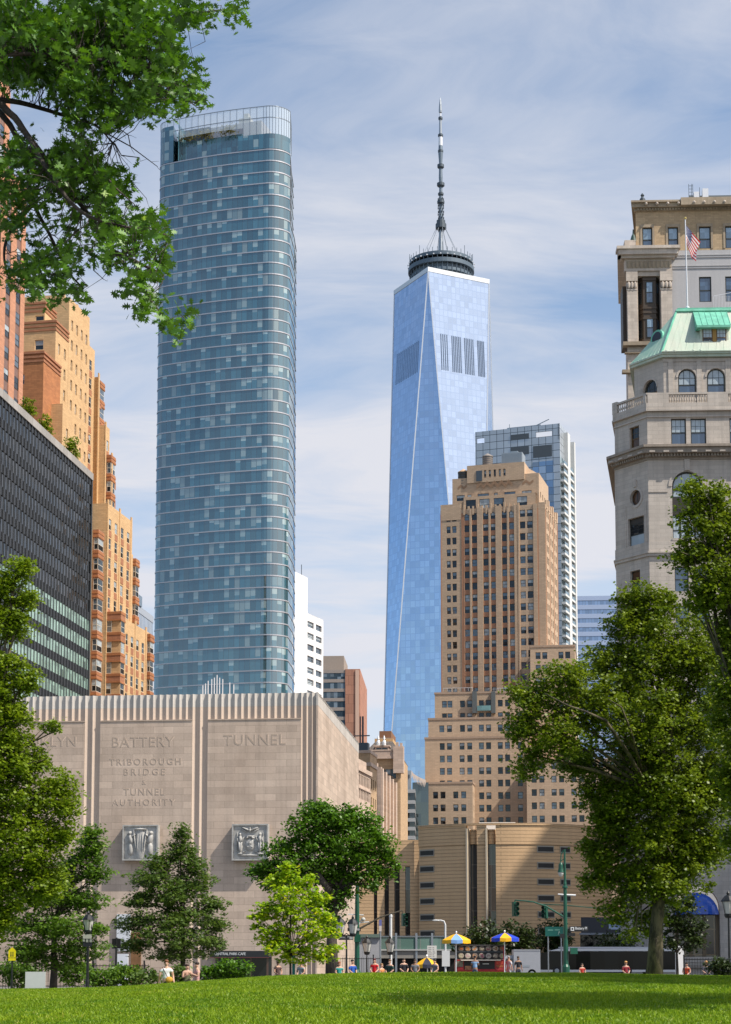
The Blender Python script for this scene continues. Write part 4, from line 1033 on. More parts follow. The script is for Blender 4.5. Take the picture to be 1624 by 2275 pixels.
# ================= stack of old buildings between the ventilation building and the tall towers
def old_row():
    lime = masonry('pink_lime', (0.55, 0.42, 0.34), (0.48, 0.36, 0.28), blot=0.25, bw=1.6, bh=0.6, joint=0.03, jdark=0.85)
    buff = masonry('buff_brick', (0.50, 0.34, 0.20), (0.42, 0.28, 0.17), blot=0.3, bw=1.2, bh=0.4, joint=0.04, jdark=0.85)
    # pink limestone block
    Fm = Frame(795, 1720, 300, R(12)); T = Fm.thing('pink_stone_block', 'low pink limestone block with two rows of slim windows beside the ventilation building', 'building')
    y1 = Fm.y(823, 1760); y0 = Fm.y(770, 1720); yr = Fm.y(814, 1700)
    wins = []; b = MB(); z = Fm.z(1716, 0, y1); zz = Fm.z(1694, 0, yr)
    L = y1-y0
    cols = grid(0.5, L-0.6, 14, 0.85)
    facade(b, (0, y0), (0, 1), L, 0, z, cols, [(Fm.z(1757, 0, y1)+0.3, Fm.z(1734, 0, y1)+0.2), (Fm.z(1783, 0, y1), Fm.z(1764, 0, y1))], wins, 0.25)
    b.box(-12, y0, z, 0.0, yr, zz); b.poly([(-12, y0, 0), (0, y0, 0), (0, y0, z), (-12, y0, z)]); b.poly([(0, y1, 0), (-12, y1, 0), (-12, y1, z), (0, y1, z)])
    cm = MB(); cm.box(-1, y0, z-0.7, 0.3, y1+0.2, z+0.01); cm.box(-.2, y0, Fm.z(1762, 0, y1), 0.15, y1+.1, Fm.z(1758, 0, y1)); cm.build('cornice', lime, T); b.build('wall', lime, T)
    place_windows(T, wins, WM, 60, weights=(3, 5, 3, 3, 3), seed=31)
    # buff brick block
    Fm = Frame(822, 1700, 345, R(10)); T = Fm.thing('buff_brick_block', 'buff brick block with plain band below its roof and black roof plant', 'building')
    y1 = Fm.y(837, 1690); W = -Fm.x(785, 1700); zt = Fm.z(1668); b = MB(); wins = []
    facade(b, (-W, 0), (1, 0), W, 0, zt, grid(0.3, W-0.2, 3, 1.0), rows_of(zt-5.2, 3.6, 8, 2.0), wins, 0.25); facade(b, (0, 0), (0, 1), y1, 0, zt, grid(0.4, y1-0.4, max(1, int(y1//2.4)), 1.0), rows_of(zt-5.2, 3.6, 8, 2.0), wins, 0.25)
    b.poly([(-W, 0, zt), (0, 0, zt), (0, y1, zt), (-W, y1, zt)]); b.build('wall', buff, T)
    c = MB(); c.box(-W, -0.25, zt-2.9, 0.25, y1, zt-2.2); c.box(-W, -0.15, zt-0.4, 0.15, y1, zt+0.2); c.build('band_course', lime, T)
    c = MB(); c.box(-W+0.4, 1, zt, -0.6, 3, zt+1.8); c.tube([(-0.3, 1.4, zt+3.2), (-W, 1.4, zt+3.2)], 0.12, 5); c.tube([(-W*0.5, 1.4, zt), (-W*0.5, 1.4, zt+7)], 0.2, 5); c.tube([(-W*0.66, 1.4, zt), (-W*0.66, 1.4, zt+7)], 0.16, 5); c.build('roof_plant', steel_d, T)
    place_windows(T, wins, WM, 40, seed=33)
    # stone building with tall piers
    Fm = Frame(846, 1800, 372, R(13)); T = Fm.thing('piered_stone_building', 'tan stone building with tall piers and one dark window slot beside the buff block', 'building')
    y1 = Fm.y(876, 1800); W = -Fm.x(828, 1750); zt = Fm.z(1712); b = MB(); wins = []
    xa, xb_ = Fm.x(836, 1780), Fm.x(841.5, 1780)
    facade(b, (-W, 0), (1, 0), W, 0, zt, [(xa+W, xb_+W)], [(Fm.z(1775), Fm.z(1744))], wins, 0.3)
    facade(b, (0, 0), (0, 1), y1, 0, zt-1.5, grid(1, y1-1, 4, 1.2), [(Fm.z(1780, 0, y1), Fm.z(1738, 0, y1))], wins, 0.3)
    b.poly([(-W, 0, zt), (0, 0, zt), (0, y1, zt), (-W, y1, zt)]); b.build('wall', buff, T)
    p = MB()
    for k in range(5): p.box(-0.2, y1*k/4.0-0.3, 0, 0.5, y1*k/4.0+0.7, zt+0.5-0.4*k)
    p.box(-W, -0.4, 0, -W+1.1, 0.3, zt+1.6); p.box(-1.1, -0.4, 0, 0.2, 0.3, zt+0.8); p.build('pier', lime, T)
    place_windows(T, wins, WM, 40, seed=35)
    # mansard roofed block
    Fm = Frame(862, 1760, 415, R(6)); T = Fm.thing('mansard_building', 'old block with steep brown mansard roof, dormers and balustrade in front of the blue skyscraper', 'building')
    W = -Fm.x(800, 1690); xr = Fm.x(890, 1690); z0, z1 = Fm.z(1680), Fm.z(1617)
    rm = masonry('mansard_slate', (0.135, 0.115, 0.10), (0.105, 0.09, 0.08), bw=0.9, bh=6, joint=0.08, jdark=0.6, blot=0.3)
    r = MB(); r.frustum([(-W, 0), (xr, 0), (xr, 22), (-W, 22)], z0, [(-W+4, 5), (Fm.x(868, 1640, 5), 5), (Fm.x(868, 1640, 5), 17), (-W+4, 17)], z1-1.6); r.build('roof', rm, T)
    c = MB(); xt = Fm.x(869, 1632, 5); c.box(-W+3, 4, z1-3.2, xt+0.5, 18, z1-1.9); c.build('cornice', plain('gold_stone', (0.52, 0.33, 0.16), 0.7), T); c = MB(); c.box(-W+4, 5, z1-1.9, xt, 17, z1); c.build('roof_crest', plain('crest_brown', (0.22, 0.11, 0.06), 0.7), T)
    b = MB(); wins = []; facade(b, (-W, -0.5), (1, 0), W+xr, 0, z0-0.1, grid(1, W+xr-1, 6, 1.2), rows_of(z0-3, 4, 10, 2.2), wins, 0.3); b.poly([(xr, -0.5, 0), (xr, 20, 0), (xr, 20, z0-.1), (xr, -0.5, z0-.1)]); b.build('wall', buff, T)
    bl = MB(); bl.box(-W, -1.2, z0-0.6, xr+0.6, 0, z0); bl.box(-W, -1.2, z0+1.2, xr+0.6, -0.8, z0+1.5)
    for i in range(40): bl.box(-W+(W+xr)*i/40, -1.1, z0, -W+(W+xr)*i/40+0.22, -0.9, z0+1.2)
    bl.box(xr-1.6, -1.4, z0-4, xr+0.8, 0.5, z0+2.2); bl.box(xr-1.0, -1.2, z0+2.2, xr-0.4, -0.6, z0+3.2); bl.box(xr-0.1, -1.2, z0+2.2, xr+0.5, -0.6, z0+3.0); bl.build('balustrade', lime, T)
    for px in (842, 855):
        x0 = Fm.x(px, 1680); d = MB(); d.box(x0-0.9, -0.3, z0, x0+0.9, 4, z0+2.3); d.box(x0-1.2, -0.5, z0+2.3, x0+1.2, 4, z0+2.6)
        o = d.build('dormer', lime, T); p = MB(); p.box(x0-0.6, -0.36, z0+0.4, x0+0.6, -0.31, z0+2.0); p.build('pane', w_dark, o)
        f = MB(); f.lathe((x0-0.2, 0.3, z0+2.6), [(0.4, 0), (0.45, 0.8), (0.2, 1.3), (0.3, 1.6), (0.04, 2.4)], 10); f.build('finial', steel_w, o)
    place_windows(T, wins, WM, 40, seed=37)
    # dark modern block with bands and grey plant box
    Fm = Frame(921, 1800, 452, R(2)); T = Fm.thing('dark_banded_office', 'low dark glass office with pale grey bands and a grey plant box on top', 'office building')
    W = -Fm.x(866, 1800); zt = Fm.z(1753)
    b = MB(); b.box(-W, 0, 0, 0, 18, zt); b.build('window_wall', glass('teal_dark_glass', (0.02, 0.03, 0.035), 1.3, 3.8, 0.04, 1.7, tilt=0.03, var=0.5, line=(0.05, 0.05, 0.05), lw=0.1), T)
    proto = None
    for k, py in enumerate((1752, 1772, 1792, 1811.5, 1831, 1851, 1871)):
        if proto is None: mb = MB(); mb.box(-W-0.2, -0.3, -0.9, 0.2, 18, 0.0); proto = mb.build('floor_band', plain('band_grey', (0.36, 0.37, 0.38), 0.5), T); o = proto
        else: o = proto.copy(); COL.objects.link(o); o.parent = T
        o.location = (0, 0, Fm.z(py)-(0.6 if k else 0)) if k != 0 else (0, 0, zt)
    pb = MB(); xa, xb_ = Fm.x(882, 1730, 1.5), Fm.x(913, 1730, 1.5); pb.box(xa, 1.5, zt, xb_, 10, Fm.z(1711, 0, 1.5)); pb.box(xa+5.5, 1.35, zt+2, xa+5.62, 1.5, Fm.z(1711, 0, 1.5)-0.1); o = pb.build('plant_box', plain('plant_box_grey', (0.30, 0.33, 0.36), 0.5, 0.2), T)
    vt = MB(); vt.box(Fm.x(907, 1724, 1.4), 1.3, Fm.z(1727, 0, 1.4), Fm.x(910, 1724, 1.4), 1.48, Fm.z(1720, 0, 1.4)); vt.build('vent', steel_d, o)
    # cream vaulted roof pavilion
    Fm = Frame(952, 1760, 470, R(2)); T = Fm.thing('cream_roof_pavilion', 'rooftop pavilion with swooping cream roof beside the grey plant box', 'pavilion')
    xa = Fm.x(912, 1740); zb = Fm.z(1760)
    q = MB(); n = 10; top = []
    for i in range(n+1):
        s_ = i/n; px = 914+32*s_; py = 1710+22*s_**0.55; top.append((Fm.x(px, py), Fm.z(py)))
    q.f = []
    for i in range(n):
        (x0, z0_), (x1_, z1_) = top[i], top[i+1]
        q.poly([(x0, 0, z0_), (x1_, 0, z1_), (x1_, 9, z1_), (x0, 9, z0_)]); q.poly([(x0, 0, z0_-2.2), (x1_, 0, z1_-0.6), (x1_, 0, z1_), (x0, 0, z0_)])
    q.build('roof', plain('cream_roof', (0.72, 0.58, 0.48), 0.6), T)
    q = MB(); q.box(xa+0.5, 0.6, 0, 0, 9, Fm.z(1737)); q.build('glass_wall', glass('pavilion_glass', (0.03, 0.05, 0.055), 2, 3, tilt=0.03), T)
old_row()

# ================= towers outside the frame to the right, known from the shade they throw
def shade_tower(px, py, Y, ang, W, Dp, zt, label):
    Fm = Frame(px, py, Y, ang); T = Fm.thing('office_tower', label, 'office building', 'towers outside the right edge')
    st = masonry('tower_stone', (0.42, 0.36, 0.30), bw=1.5, bh=0.6, joint=0.03, bump=0.1); wins = []
    b = MB(); facade(b, (0, 0), (1, 0), W, 0, zt, grid(1, W-1, int(W/3.2), 1.6), rows_of(zt-4, 3.8, int(zt/3.8)-2, 2.2), wins, 0.3)
    b.poly([(W, 0, 0), (W, Dp, 0), (W, Dp, zt), (W, 0, zt)]); b.poly([(0, Dp, 0), (0, 0, 0), (0, 0, zt), (0, Dp, zt)]); b.poly([(W, Dp, 0), (0, Dp, 0), (0, Dp, zt), (W, Dp, zt)]); b.poly([(0, 0, zt), (W, 0, zt), (W, Dp, zt), (0, Dp, zt)])
    b.build('wall', st, T); place_windows(T, wins, WM, 40, seed=77)
shade_tower(812+4000*118.5/140, 2150, 140, R(-1), 30, 58, 150, 'stone office tower outside the right edge whose shade crosses the curved car park')
# ---- lettering
def letters(parent, txt, xa, xb, z0, hgt, y, mat, name='lettering', depth=0.02, rx=90, rz=0):
    """cut lettering: flat letters spread from xa to xb with cap height hgt on the plane y"""
    cu = bpy.data.curves.new('lettering', 'FONT'); cu.body = txt; cu.size = 1.0; cu.extrude = depth/2/hgt; cu.resolution_u = 3
    ob = bpy.data.objects.new('lettering', cu); COL.objects.link(ob)
    def width():
        bpy.context.view_layer.update(); return ob.dimensions.x, ob.dimensions.y
    cu.space_character = 1.0; w0, h0 = width(); sc = hgt/h0
    n = max(1, len(txt)-1)
    cu.space_character = 2.0; w1, _ = width()
    want = (xb-xa)/sc
    cu.space_character = max(0.5, 1.0+(want-w0)/max(1e-6, (w1-w0)))
    bpy.context.view_layer.update()
    dg = bpy.context.evaluated_depsgraph_get()
    me = bpy.data.meshes.new_from_object(ob.evaluated_get(dg)); me.name = name
    bpy.data.objects.remove(ob)
    xs = [v.co.x for v in me.vertices]; ys = [v.co.y for v in me.vertices]
    M = Matrix.Translation((xa, y, z0)) @ Matrix.Rotation(R(rz), 4, 'Z') @ Matrix.Rotation(R(rx), 4, 'X') @ Matrix.Diagonal(((xb-xa)/(max(xs)-min(xs)), sc, sc, 1)) @ Matrix.Translation((-min(xs), -min(ys), 0))
    me.transform(M); me.materials.clear(); me.materials.append(mat)
    return link(name, me, parent)

def relief(n, f):
    """height field on the unit square from a list of soft shapes"""
    u = np.linspace(0, 1, n); U, V = np.meshgrid(u, u); Hh = np.zeros_like(U)
    for (cx, cz, rx, rz, h, a) in f:
        ca, sa = math.cos(R(a)), math.sin(R(a))
        x = (U-cx)*ca+(V-cz)*sa; z = -(U-cx)*sa+(V-cz)*ca
        d = np.sqrt((x/rx)**2+(z/rz)**2)
        Hh = np.maximum(Hh, h*np.sqrt(np.clip(1-d**2, 0, 1)))
    return Hh

def vent_building():
    Fm = Frame(705, 1700, 150, R(5.5))
    T = Fm.thing('ventilation_building', 'windowless pinkish limestone ventilation building with fluted top and carved tunnel lettering', 'building')
    st = masonry('tunnel_stone', (0.55, 0.435, 0.35), (0.42, 0.32, 0.25), bw=1.75, bh=0.58, joint=0.014, jdark=0.66, blot=0.42, streak=0.30, bump=0.25, tone=0.12)
    at_m = masonry('attic_stone', (0.53, 0.49, 0.45), (0.43, 0.395, 0.36), blot=0.4, streak=0.35, bump=0.2)
    fl_m = masonry('flute_stone', (0.56, 0.445, 0.36), (0.48, 0.38, 0.31), blot=0.35, streak=0.22, bump=0.2)
    X = lambda px, py=1800: Fm.x(px, py)
    zt = Fm.z(1537); zj = Fm.z(1566); zp = Fm.z(1598, X(560))
    xl = X(-130); Dp = Fm.y(796, 1700)
    core = MB(); core.box(xl, 0.30, 0, -0.0, Dp, zt-0.25, 0); core.build('wall', st, T)
    # right face: pale attic band and a thin groove next to the corner
    rf = MB(); rf.box(-0.1, -0.02, zj, 0.05, Dp+0.02, zt, 0); rf.box(-0.6, 0.3, zt-0.25, 0.05, Dp, zt); rf.build('attic_band', at_m, T)
    gr = MB(); gr.box(-0.1, 0.45, 0, 0.04, Dp, zj-0.01); gr.box(-0.1, -0.02, 0, 0.04, 0.38, zj-0.01); gr.build('end_facing', st, T)
    panels = [(X(-20), X(185)), (X(220), X(425)), (X(460), X(668))]
    proto = None
    for i, (a, b_) in enumerate(panels):
        p = MB(); p.box(a, 0.02, 0, b_, 0.30, zp); p.box(a-0.02, -0.04, zp, b_+0.04, 0.30, zp+0.09)
        p.build('panel', st, T)
    # scalloped flutes: across the whole top, and running down between the panels
    def scal(mb, x0, x1, z0, z1, n, dpt=0.15, m=0):
        w = (x1-x0)/n
        for i in range(n):
            xa = x0+i*w; pts = []
            for k in range(8):
                t = k/7; pts.append((xa+w*(0.03+0.94*t), 0.30-0.04-0.30*(1-math.sin(math.pi*t)**0.8)*1.0 if False else 0.26-dpt*(abs(2*t-1)**2.2)))
            for k in range(7):
                (ax, ay), (bx, by) = pts[k], pts[k+1]
                mb.poly([(ax, ay, z0), (bx, by, z0), (bx, by, z1), (ax, ay, z1)], m)
            nx = xa+w*1.03
            mb.poly([(pts[-1][0], pts[-1][1], z0), (nx, pts[-1][1], z0), (nx, pts[-1][1], z1), (pts[-1][0], pts[-1][1], z1)], m)
            if True:
                mb.poly([(q[0], q[1], z1) for q in pts]+[(pts[-1][0], 0.30, z1), (pts[0][0], 0.30, z1)], m)
    gaps = [(panels[0][1], panels[1][0]), (panels[1][1], panels[2][0]), (panels[2][1], 0.0)]
    wfl = (panels[1][0]-panels[1][1])/-14.0
    lo = MB(); up = MB()
    for i, (a, b_) in enumerate(panels):
        n = 14; scal(lo, a, b_, zp+0.09, zj, n); scal(up, a, b_, zj+0.004, zt, n)
    for a, b_ in gaps:
        n = 2 if b_ < -0.5 else 3
        scal(lo, a, b_, 0, zj, n, 0.2); scal(up, a, b_, zj+0.004, zt, n, 0.2)
    # ties the flutes of one band into one piece
    lo.box(xl, 0.262, zp+0.09, -0.02, 0.299, zj); up.box(xl, 0.262, zj+0.004, -0.02, 0.299, zt)
    lo.build('fluting', fl_m, T); up.build('fluted_attic', at_m, T)
    # lettering, read off the photo
    lm = plain('letter_painted_shade', (0.40, 0.315, 0.25), 0.9); lm2 = plain('letter_painted_light', (0.64, 0.52, 0.43), 0.9)  # dark face and pale offset copy paint the shade and lit edge of engraving
    for txt, px0, px1, py0, py1 in (('BROOKLYN', 2, 169, 1637, 1659), ('BATTERY', 250, 387, 1637, 1659), ('TUNNEL', 497, 635, 1632, 1655), ('TRIBOROUGH', 243.5, 402, 1685, 1699.5), ('BRIDGE', 276, 367, 1707, 1721.5), ('&', 316, 324, 1732, 1742), ('TUNNEL', 275, 366, 1751.5, 1766), ('AUTHORITY', 250, 389, 1775, 1789)):
        x0, x1 = X(px0, py0), X(px1, py0); z0 = Fm.z(py1, x0); h = Fm.z(py0, x0)-z0
        o = letters(T, txt, x0, x1, z0, h, 0.012, lm, 'lettering', 0.012)
        e = letters(T, txt, x0+0.03, x1+0.03, z0-0.03, h, 0.017, lm2, 'lettering_painted_light', 0.004); e.parent = o
    # two cast metal reliefs
    al = plain('cast_aluminium', (0.37, 0.36, 0.34), 0.6, 0.0, var=0.25, vs=2.5)
    def plaque(px0, px1, py0, py1, shapes, label):
        x0, x1 = X(px0, py0), X(px1, py0); z0, z1 = Fm.z(py1, x0), Fm.z(py0, x0); n = 90
        Hh = relief(n, shapes); q = MB(); s = 0.55
        wv, hv = x1-x0, z1-z0
        for j in range(n):
            for i in range(n): q.v.append((x0+wv*(0.05+0.9*i/(n-1)), -0.62-s*Hh[j, i]*0.55, z0+hv*(0.05+0.9*j/(n-1))))
        for j in range(n-1):
            for i in range(n-1): a = j*n+i; q.f.append([a, a+1, a+n+1, a+n]); q.m.append(0)
        o = q.build('relief_panel', al, T, True)
        if label: o['label'] = label
        fr = MB(); fr.box(x0, -0.60, z0, x1, 0.02, z1); t = 0.04*wv
        fr.box(x0, -0.74, z0, x0+t, -0.60, z1); fr.box(x1-t, -0.74, z0, x1, -0.60, z1); fr.box(x0+t, -0.74, z0, x1-t, -0.60, z0+t); fr.box(x0+t, -0.74, z1-t, x1-t, -0.60, z1); fr.build('relief_frame', al, o)
    man = lambda cx, f: [(cx, 0.74, 0.035, 0.05, 1.0, 0), (cx, 0.60, 0.06, 0.12, 1.0, 0), (cx-0.02*f, 0.38, 0.045, 0.20, 1.0, 4*f), (cx+0.025*f, 0.36, 0.04, 0.19, 0.9, -5*f), (cx-0.075*f, 0.56, 0.022, 0.13, 0.85, 12*f), (cx+0.08*f, 0.58, 0.02, 0.11, 0.85, -25*f), (cx-0.10*f, 0.45, 0.011, 0.36, 0.6, 0), (cx, 0.15, 0.11, 0.035, 0.6, 0)]
    eagle = [(0.5, 0.86, 0.035, 0.06, 1.0, 0), (0.5, 0.93, 0.02, 0.025, 1.0, 0), (0.38, 0.90, 0.15, 0.03, 0.8, -22), (0.62, 0.90, 0.15, 0.03, 0.8, 22), (0.33, 0.85, 0.12, 0.022, 0.6, -30), (0.67, 0.85, 0.12, 0.022, 0.6, 30)]
    shield = [(0.5, 0.42, 0.15, 0.20, 0.7, 0), (0.5, 0.46, 0.10, 0.012, 1.0, 0), (0.5, 0.46, 0.012, 0.16, 1.0, 0), (0.44, 0.36, 0.03, 0.03, 1.0, 0), (0.56, 0.36, 0.03, 0.03, 1.0, 0), (0.5, 0.68, 0.13, 0.03, 0.8, 0), (0.42, 0.64, 0.05, 0.03, 0.9, 30), (0.58, 0.64, 0.05, 0.03, 0.9, -30), (0.5, 0.10, 0.36, 0.03, 0.6, 0), (0.3, 0.2, 0.08, 0.02, 0.6, 25), (0.7, 0.2, 0.08, 0.02, 0.6, -25)]
    plaque(518.6, 598.8, 1831.6, 1912, man(0.2, 1)+man(0.8, -1)+eagle+shield, 'cast metal relief with eagle above two standing figures and a shield')
    drape = [(0.5, 0.45, 0.16, 0.55, 0.7, 0), (0.5, 0.92, 0.20, 0.03, 0.9, 0), (0.34, 0.55, 0.02, 0.4, 0.9, 8), (0.66, 0.55, 0.02, 0.4, 0.9, -8), (0.43, 0.5, 0.015, 0.4, 0.95, 0), (0.57, 0.5, 0.015, 0.4, 0.95, 0), (0.5, 0.5, 0.012, 0.4, 0.95, 0), (0.17, 0.80, 0.05, 0.06, 1.0, 0), (0.83, 0.80, 0.05, 0.06, 1.0, 0), (0.20, 0.60, 0.08, 0.16, 0.9, 15), (0.80, 0.60, 0.08, 0.16, 0.9, -15), (0.2, 0.3, 0.09, 0.2, 0.8, 0), (0.8, 0.3, 0.09, 0.2, 0.8, 0), (0.28, 0.72, 0.11, 0.03, 0.8, 35), (0.72, 0.72, 0.11, 0.03, 0.8, -35)]
    plaque(277, 355.5, 1833.6, 1912, drape, 'cast metal relief with two bearded figures beside a tall drape, half behind a tree')
    # aerials on the roof
    a = MB()
    for px, py in ((436, 1522), (442, 1518), (448, 1512), (456, 1508), (462, 1505), (468, 1499), (474, 1505), (481, 1508), (497, 1516), (506, 1520)):
        x = X(px, 1530); a.tube([(x, 3.0, zt-1), (x, 3.0, Fm.z(py, x, 3.0))], 0.05, 5)
    a.box(X(430, 1530), 2.98, zt+0.15, X(520, 1530), 3.02, zt+0.2); a.build('aerial_array', plain('aerial_white', (0.6, 0.6, 0.62), 0.5), T)
    # shopfront at the foot: dark awning with the cafe's name, doors and a white board
    aw = MB(); x0, x1 = X(474, 2118), X(604, 2118)
    aw.box(x0, -1.6, Fm.z(2126, x0), x1, 0.02, Fm.z(2112, x0)); o = aw.build('awning', plain('awning_black', (0.018, 0.02, 0.022), 0.5), T)
    letters(o, 'CENTRAL PARK CAFE', X(484, 2118), X(553, 2118), Fm.z(2121.5, x0), 0.22, -1.62, plain('white_letter', (0.62, 0.64, 0.64), 0.6), 'lettering', 0.01)
    sf = MB(); sf.box(x0+0.2, -0.02, 0.2, x1, 0.02, Fm.z(2126, x0)); sf.build('shop_front', glass('shop_glass', (0.02, 0.022, 0.024), 1.4, 3, 0.08, 1.5, line=(0.10, 0.06, 0.05), lw=0.12), T)
    tr = MB(); tr.box(x0, -1.65, Fm.z(2127.2, x0), x1, -1.58, Fm.z(2126, x0)); tr.build('awning_trim', plain('maroon', (0.16, 0.05, 0.045), 0.6), o)
    wb = MB(); wb.box(X(261, 2060), -0.25, Fm.z(2112), X(291, 2060), 0.01, Fm.z(2029)); wb.box(X(263, 2060), -0.3, 0.2, X(287, 2060), 0.01, Fm.z(2118)); wb.build('white_door_surround', plain('white_panel', (0.62, 0.64, 0.68), 0.6, var=0.05), T)
    bo = MB(); bo.box(X(292, 2090), -0.12, 0.4, X(314, 2090), 0.01, Fm.z(2070)); bo.build('brown_door', plain('door_brown', (0.20, 0.10, 0.04), 0.6, var=0.2), T)
    return Fm, zt
VB = vent_building()

# ================= curved tan car park
def car_park():
    R0 = 15.6
    Fm = Frame(1112, 1840, 232, R(4))
    T = Fm.thing('curved_car_park', 'curved tan brick car park with ribbed walls, slot windows and two dark vertical strips', 'parking garage')
    br = masonry('ribbed_brick', (0.60, 0.395, 0.22), (0.52, 0.335, 0.18), bw=60, bh=0.46, joint=0.05, jdark=0.72, blot=0.25, streak=0.12, bump=0.8, tone=0.04)
    zt = Fm.z(1832); cyl = (0.0, R0)
    def a_of(px): # angle on the drum whose point is seen at column px
        lo, hi = -1.3, 1.3
        for _ in range(50):
            m = (lo+hi)/2; x, y = R0*math.sin(m), R0-R0*math.cos(m)
            if Fm.x(px, 1980, y) > x: lo = m
            else: hi = m
        return (lo+hi)/2
    def pt(a, r=R0): return (r*math.sin(a), R0-r*math.cos(a))
    cuts = [(a_of(1037), a_of(1060)), (a_of(1080), a_of(1102))]
    aL, aR = a_of(931), 1.25
    def arc(a0, a1, r=R0): n = max(2, int((a1-a0)/0.05)); return [pt(a0+(a1-a0)*i/n, r) for i in range(n+1)]
    segs = [(aL, cuts[0][0]), (cuts[0][1], cuts[1][0]), (cuts[1][1], aR)]
    zr = zt-2.5
    for a0, a1 in segs:
        o_, i_ = arc(a0, a1), arc(a0, a1, R0-0.7)
        b = MB(); b.prism(o_+i_[::-1], 0, zr-0.02)
        b.prism(arc(a0, a1, R0+0.10)+i_[::-1], zr, zt)
        b.build('drum_wall', br, T)
        # uv along the arc
    inner = MB(); inner.prism(arc(aL, aR, R0-1.5)+[(9, 26), (-9, 26)], 0, zt-0.8); inner.build('core_wall', br, T)
    gs = glass('strip_glass', (0.03, 0.036, 0.04), 1.4, 3.0, 0.06, 1.7, tilt=0.03, var=0.4, line=(0.10, 0.10, 0.10), lw=0.07, lh=0.05)
    fin = plain('pale_fin', (0.55, 0.46, 0.34), 0.6)
    for c0, c1 in cuts:
        g = MB(); p0, p1 = pt(c0, R0-1.2), pt(c1, R0-1.2)
        g.poly([(*p0, 0), (*p1, 0), (*p1, Fm.z(1873)), (*p0, Fm.z(1873))]); g.build('glass_strip', gs, T)
        f = MB(); q0, q1 = pt(c0, R0+0.35), pt(c0+0.012, R0+0.35); r0_, r1_ = pt(c0, R0-1.3), pt(c0+0.012, R0-1.3)
        f.prism([q0, q1, r1_, r0_], 0, zt-0.4); f.build('pale_fin', fin, T)
        m_ = (c0+c1)/2; f = MB(); f.lathe((*pt(m_, R0-1.1), 0), [(0.55, Fm.z(1873)), (0.55, zt-0.5)], 14); f.build('half_column', br, T)
    sl = plain('slot_dark', (0.012, 0.012, 0.012), 0.5); sf_ = plain('slot_frame', (0.30, 0.27, 0.22), 0.6)
    for k in range(6):
        for px0, px1, dy in ((935, 964, 0), (1195.5, 1229.5, -5), (1246, 1266, -5)):
            py = 1890+36.4*k+dy; a0, a1 = a_of(px0), a_of(px1); z0, z1 = Fm.z(py+5), Fm.z(py-5)
            f = MB(); f.prism(arc(a0-0.006, a1+0.006, R0+0.09)+arc(a0-0.006, a1+0.006, R0-0.1)[::-1], z0-0.16, z1+0.16); o = f.build('window', sf_, T)
            s = MB(); s.prism(arc(a0, a1, R0+0.10)+arc(a0, a1, R0-0.05)[::-1], z0, z1); s.build('pane', sl, o)
    rf = MB()
    rf.box(Fm.x(1064, 1827, 6), 6, zt-0.5, Fm.x(1145, 1827, 6), 9, Fm.z(1826, 0, 6)); rf.build('roof_slab', plain('white_roof', (0.7, 0.68, 0.64), 0.6), T)
    cp = MB(); cp.prism(arc(aL, aR, R0+0.22)+arc(aL, aR, R0-0.5)[::-1], zt, zt+0.25); cp.build('coping', br, T)
    # flat wing on the left with dark vertical strips
    yl = pt(aL)[1]+1.0
    xw0, xw1 = Fm.x(770, 1980, yl), pt(aL)[0]+0.5
    w_ = MB(); wins = []
    st = [(Fm.x(p0, 2000, yl)-xw0, Fm.x(p1, 2000, yl)-xw0) for p0, p1 in ((830, 838), (854, 864), (876, 888), (900, 911))]
    zw = Fm.z(1866, xw0, yl)
    facade(w_, (xw0, yl), (1, 0), xw1-xw0, 0, zw, st, [(2, zw-3.5)], wins, 0.8); w_.poly([(xw0, yl, zw), (xw1, yl, zw), (xw1, yl+20, zw), (xw0, yl+20, zw)])
    w_.build('wing_wall', br, T)
    for c, a, w, h, s_ in wins:
        g = MB(); g.poly([(c[0]-w/2, c[1], c[2]), (c[0]+w/2, c[1], c[2]), (c[0]+w/2, c[1], c[2]+h), (c[0]-w/2, c[1], c[2]+h)]); g.build('glass_strip', gs, T)
car_park()

# ---- round-headed and round openings
def arch_pts(w, zs, n=14): return [(-w/2*math.cos(math.pi*i/n), zs+w/2*math.sin(math.pi*i/n)) for i in range(n+1)]
def arch_fill(mb, P, u, x0, x1, zs, zt, depth=0.35, m=0, n=14, ring=None):
    """wall between a rectangular opening's head and its round arch springing at zs"""
    nn = (u[1], -u[0]); w = x1-x0; c = (x0+x1)/2
    def pt(x, z, d=0.0): return (P[0]+u[0]*x-nn[0]*d, P[1]+u[1]*x-nn[1]*d, z)
    A = [(c+x, z) for x, z in arch_pts(w, zs, n)]
    h = n//2
    for i in range(n):
        (xa, za), (xb, zb) = A[i], A[i+1]
        mb.poly([pt(xa, za), pt(xb, zb), pt(xb, zt), pt(xa, zt)], m)
        mb.poly([pt(xa, za), pt(xa, za, depth), pt(xb, zb, depth), pt(xb, zb)], m)
    if ring:
        B = [(c+x*(1+2*ring/w), zs+(z-zs)*(1+2*ring/w)) for x, z in arch_pts(w, zs, n)]
        for i in range(n):
            mb.poly([pt(*A[i], -0.1), pt(*B[i], -0.1), pt(*B[i+1], -0.1), pt(*A[i+1], -0.1)][::-1], m)
            mb.poly([pt(*B[i], -0.1), pt(*B[i], 0), pt(*B[i+1], 0), pt(*B[i+1], -0.1)], m)
            mb.poly([pt(*A[i], -0.1), pt(*A[i], 0), pt(*A[i+1], 0), pt(*A[i+1], -0.1)][::-1], m)
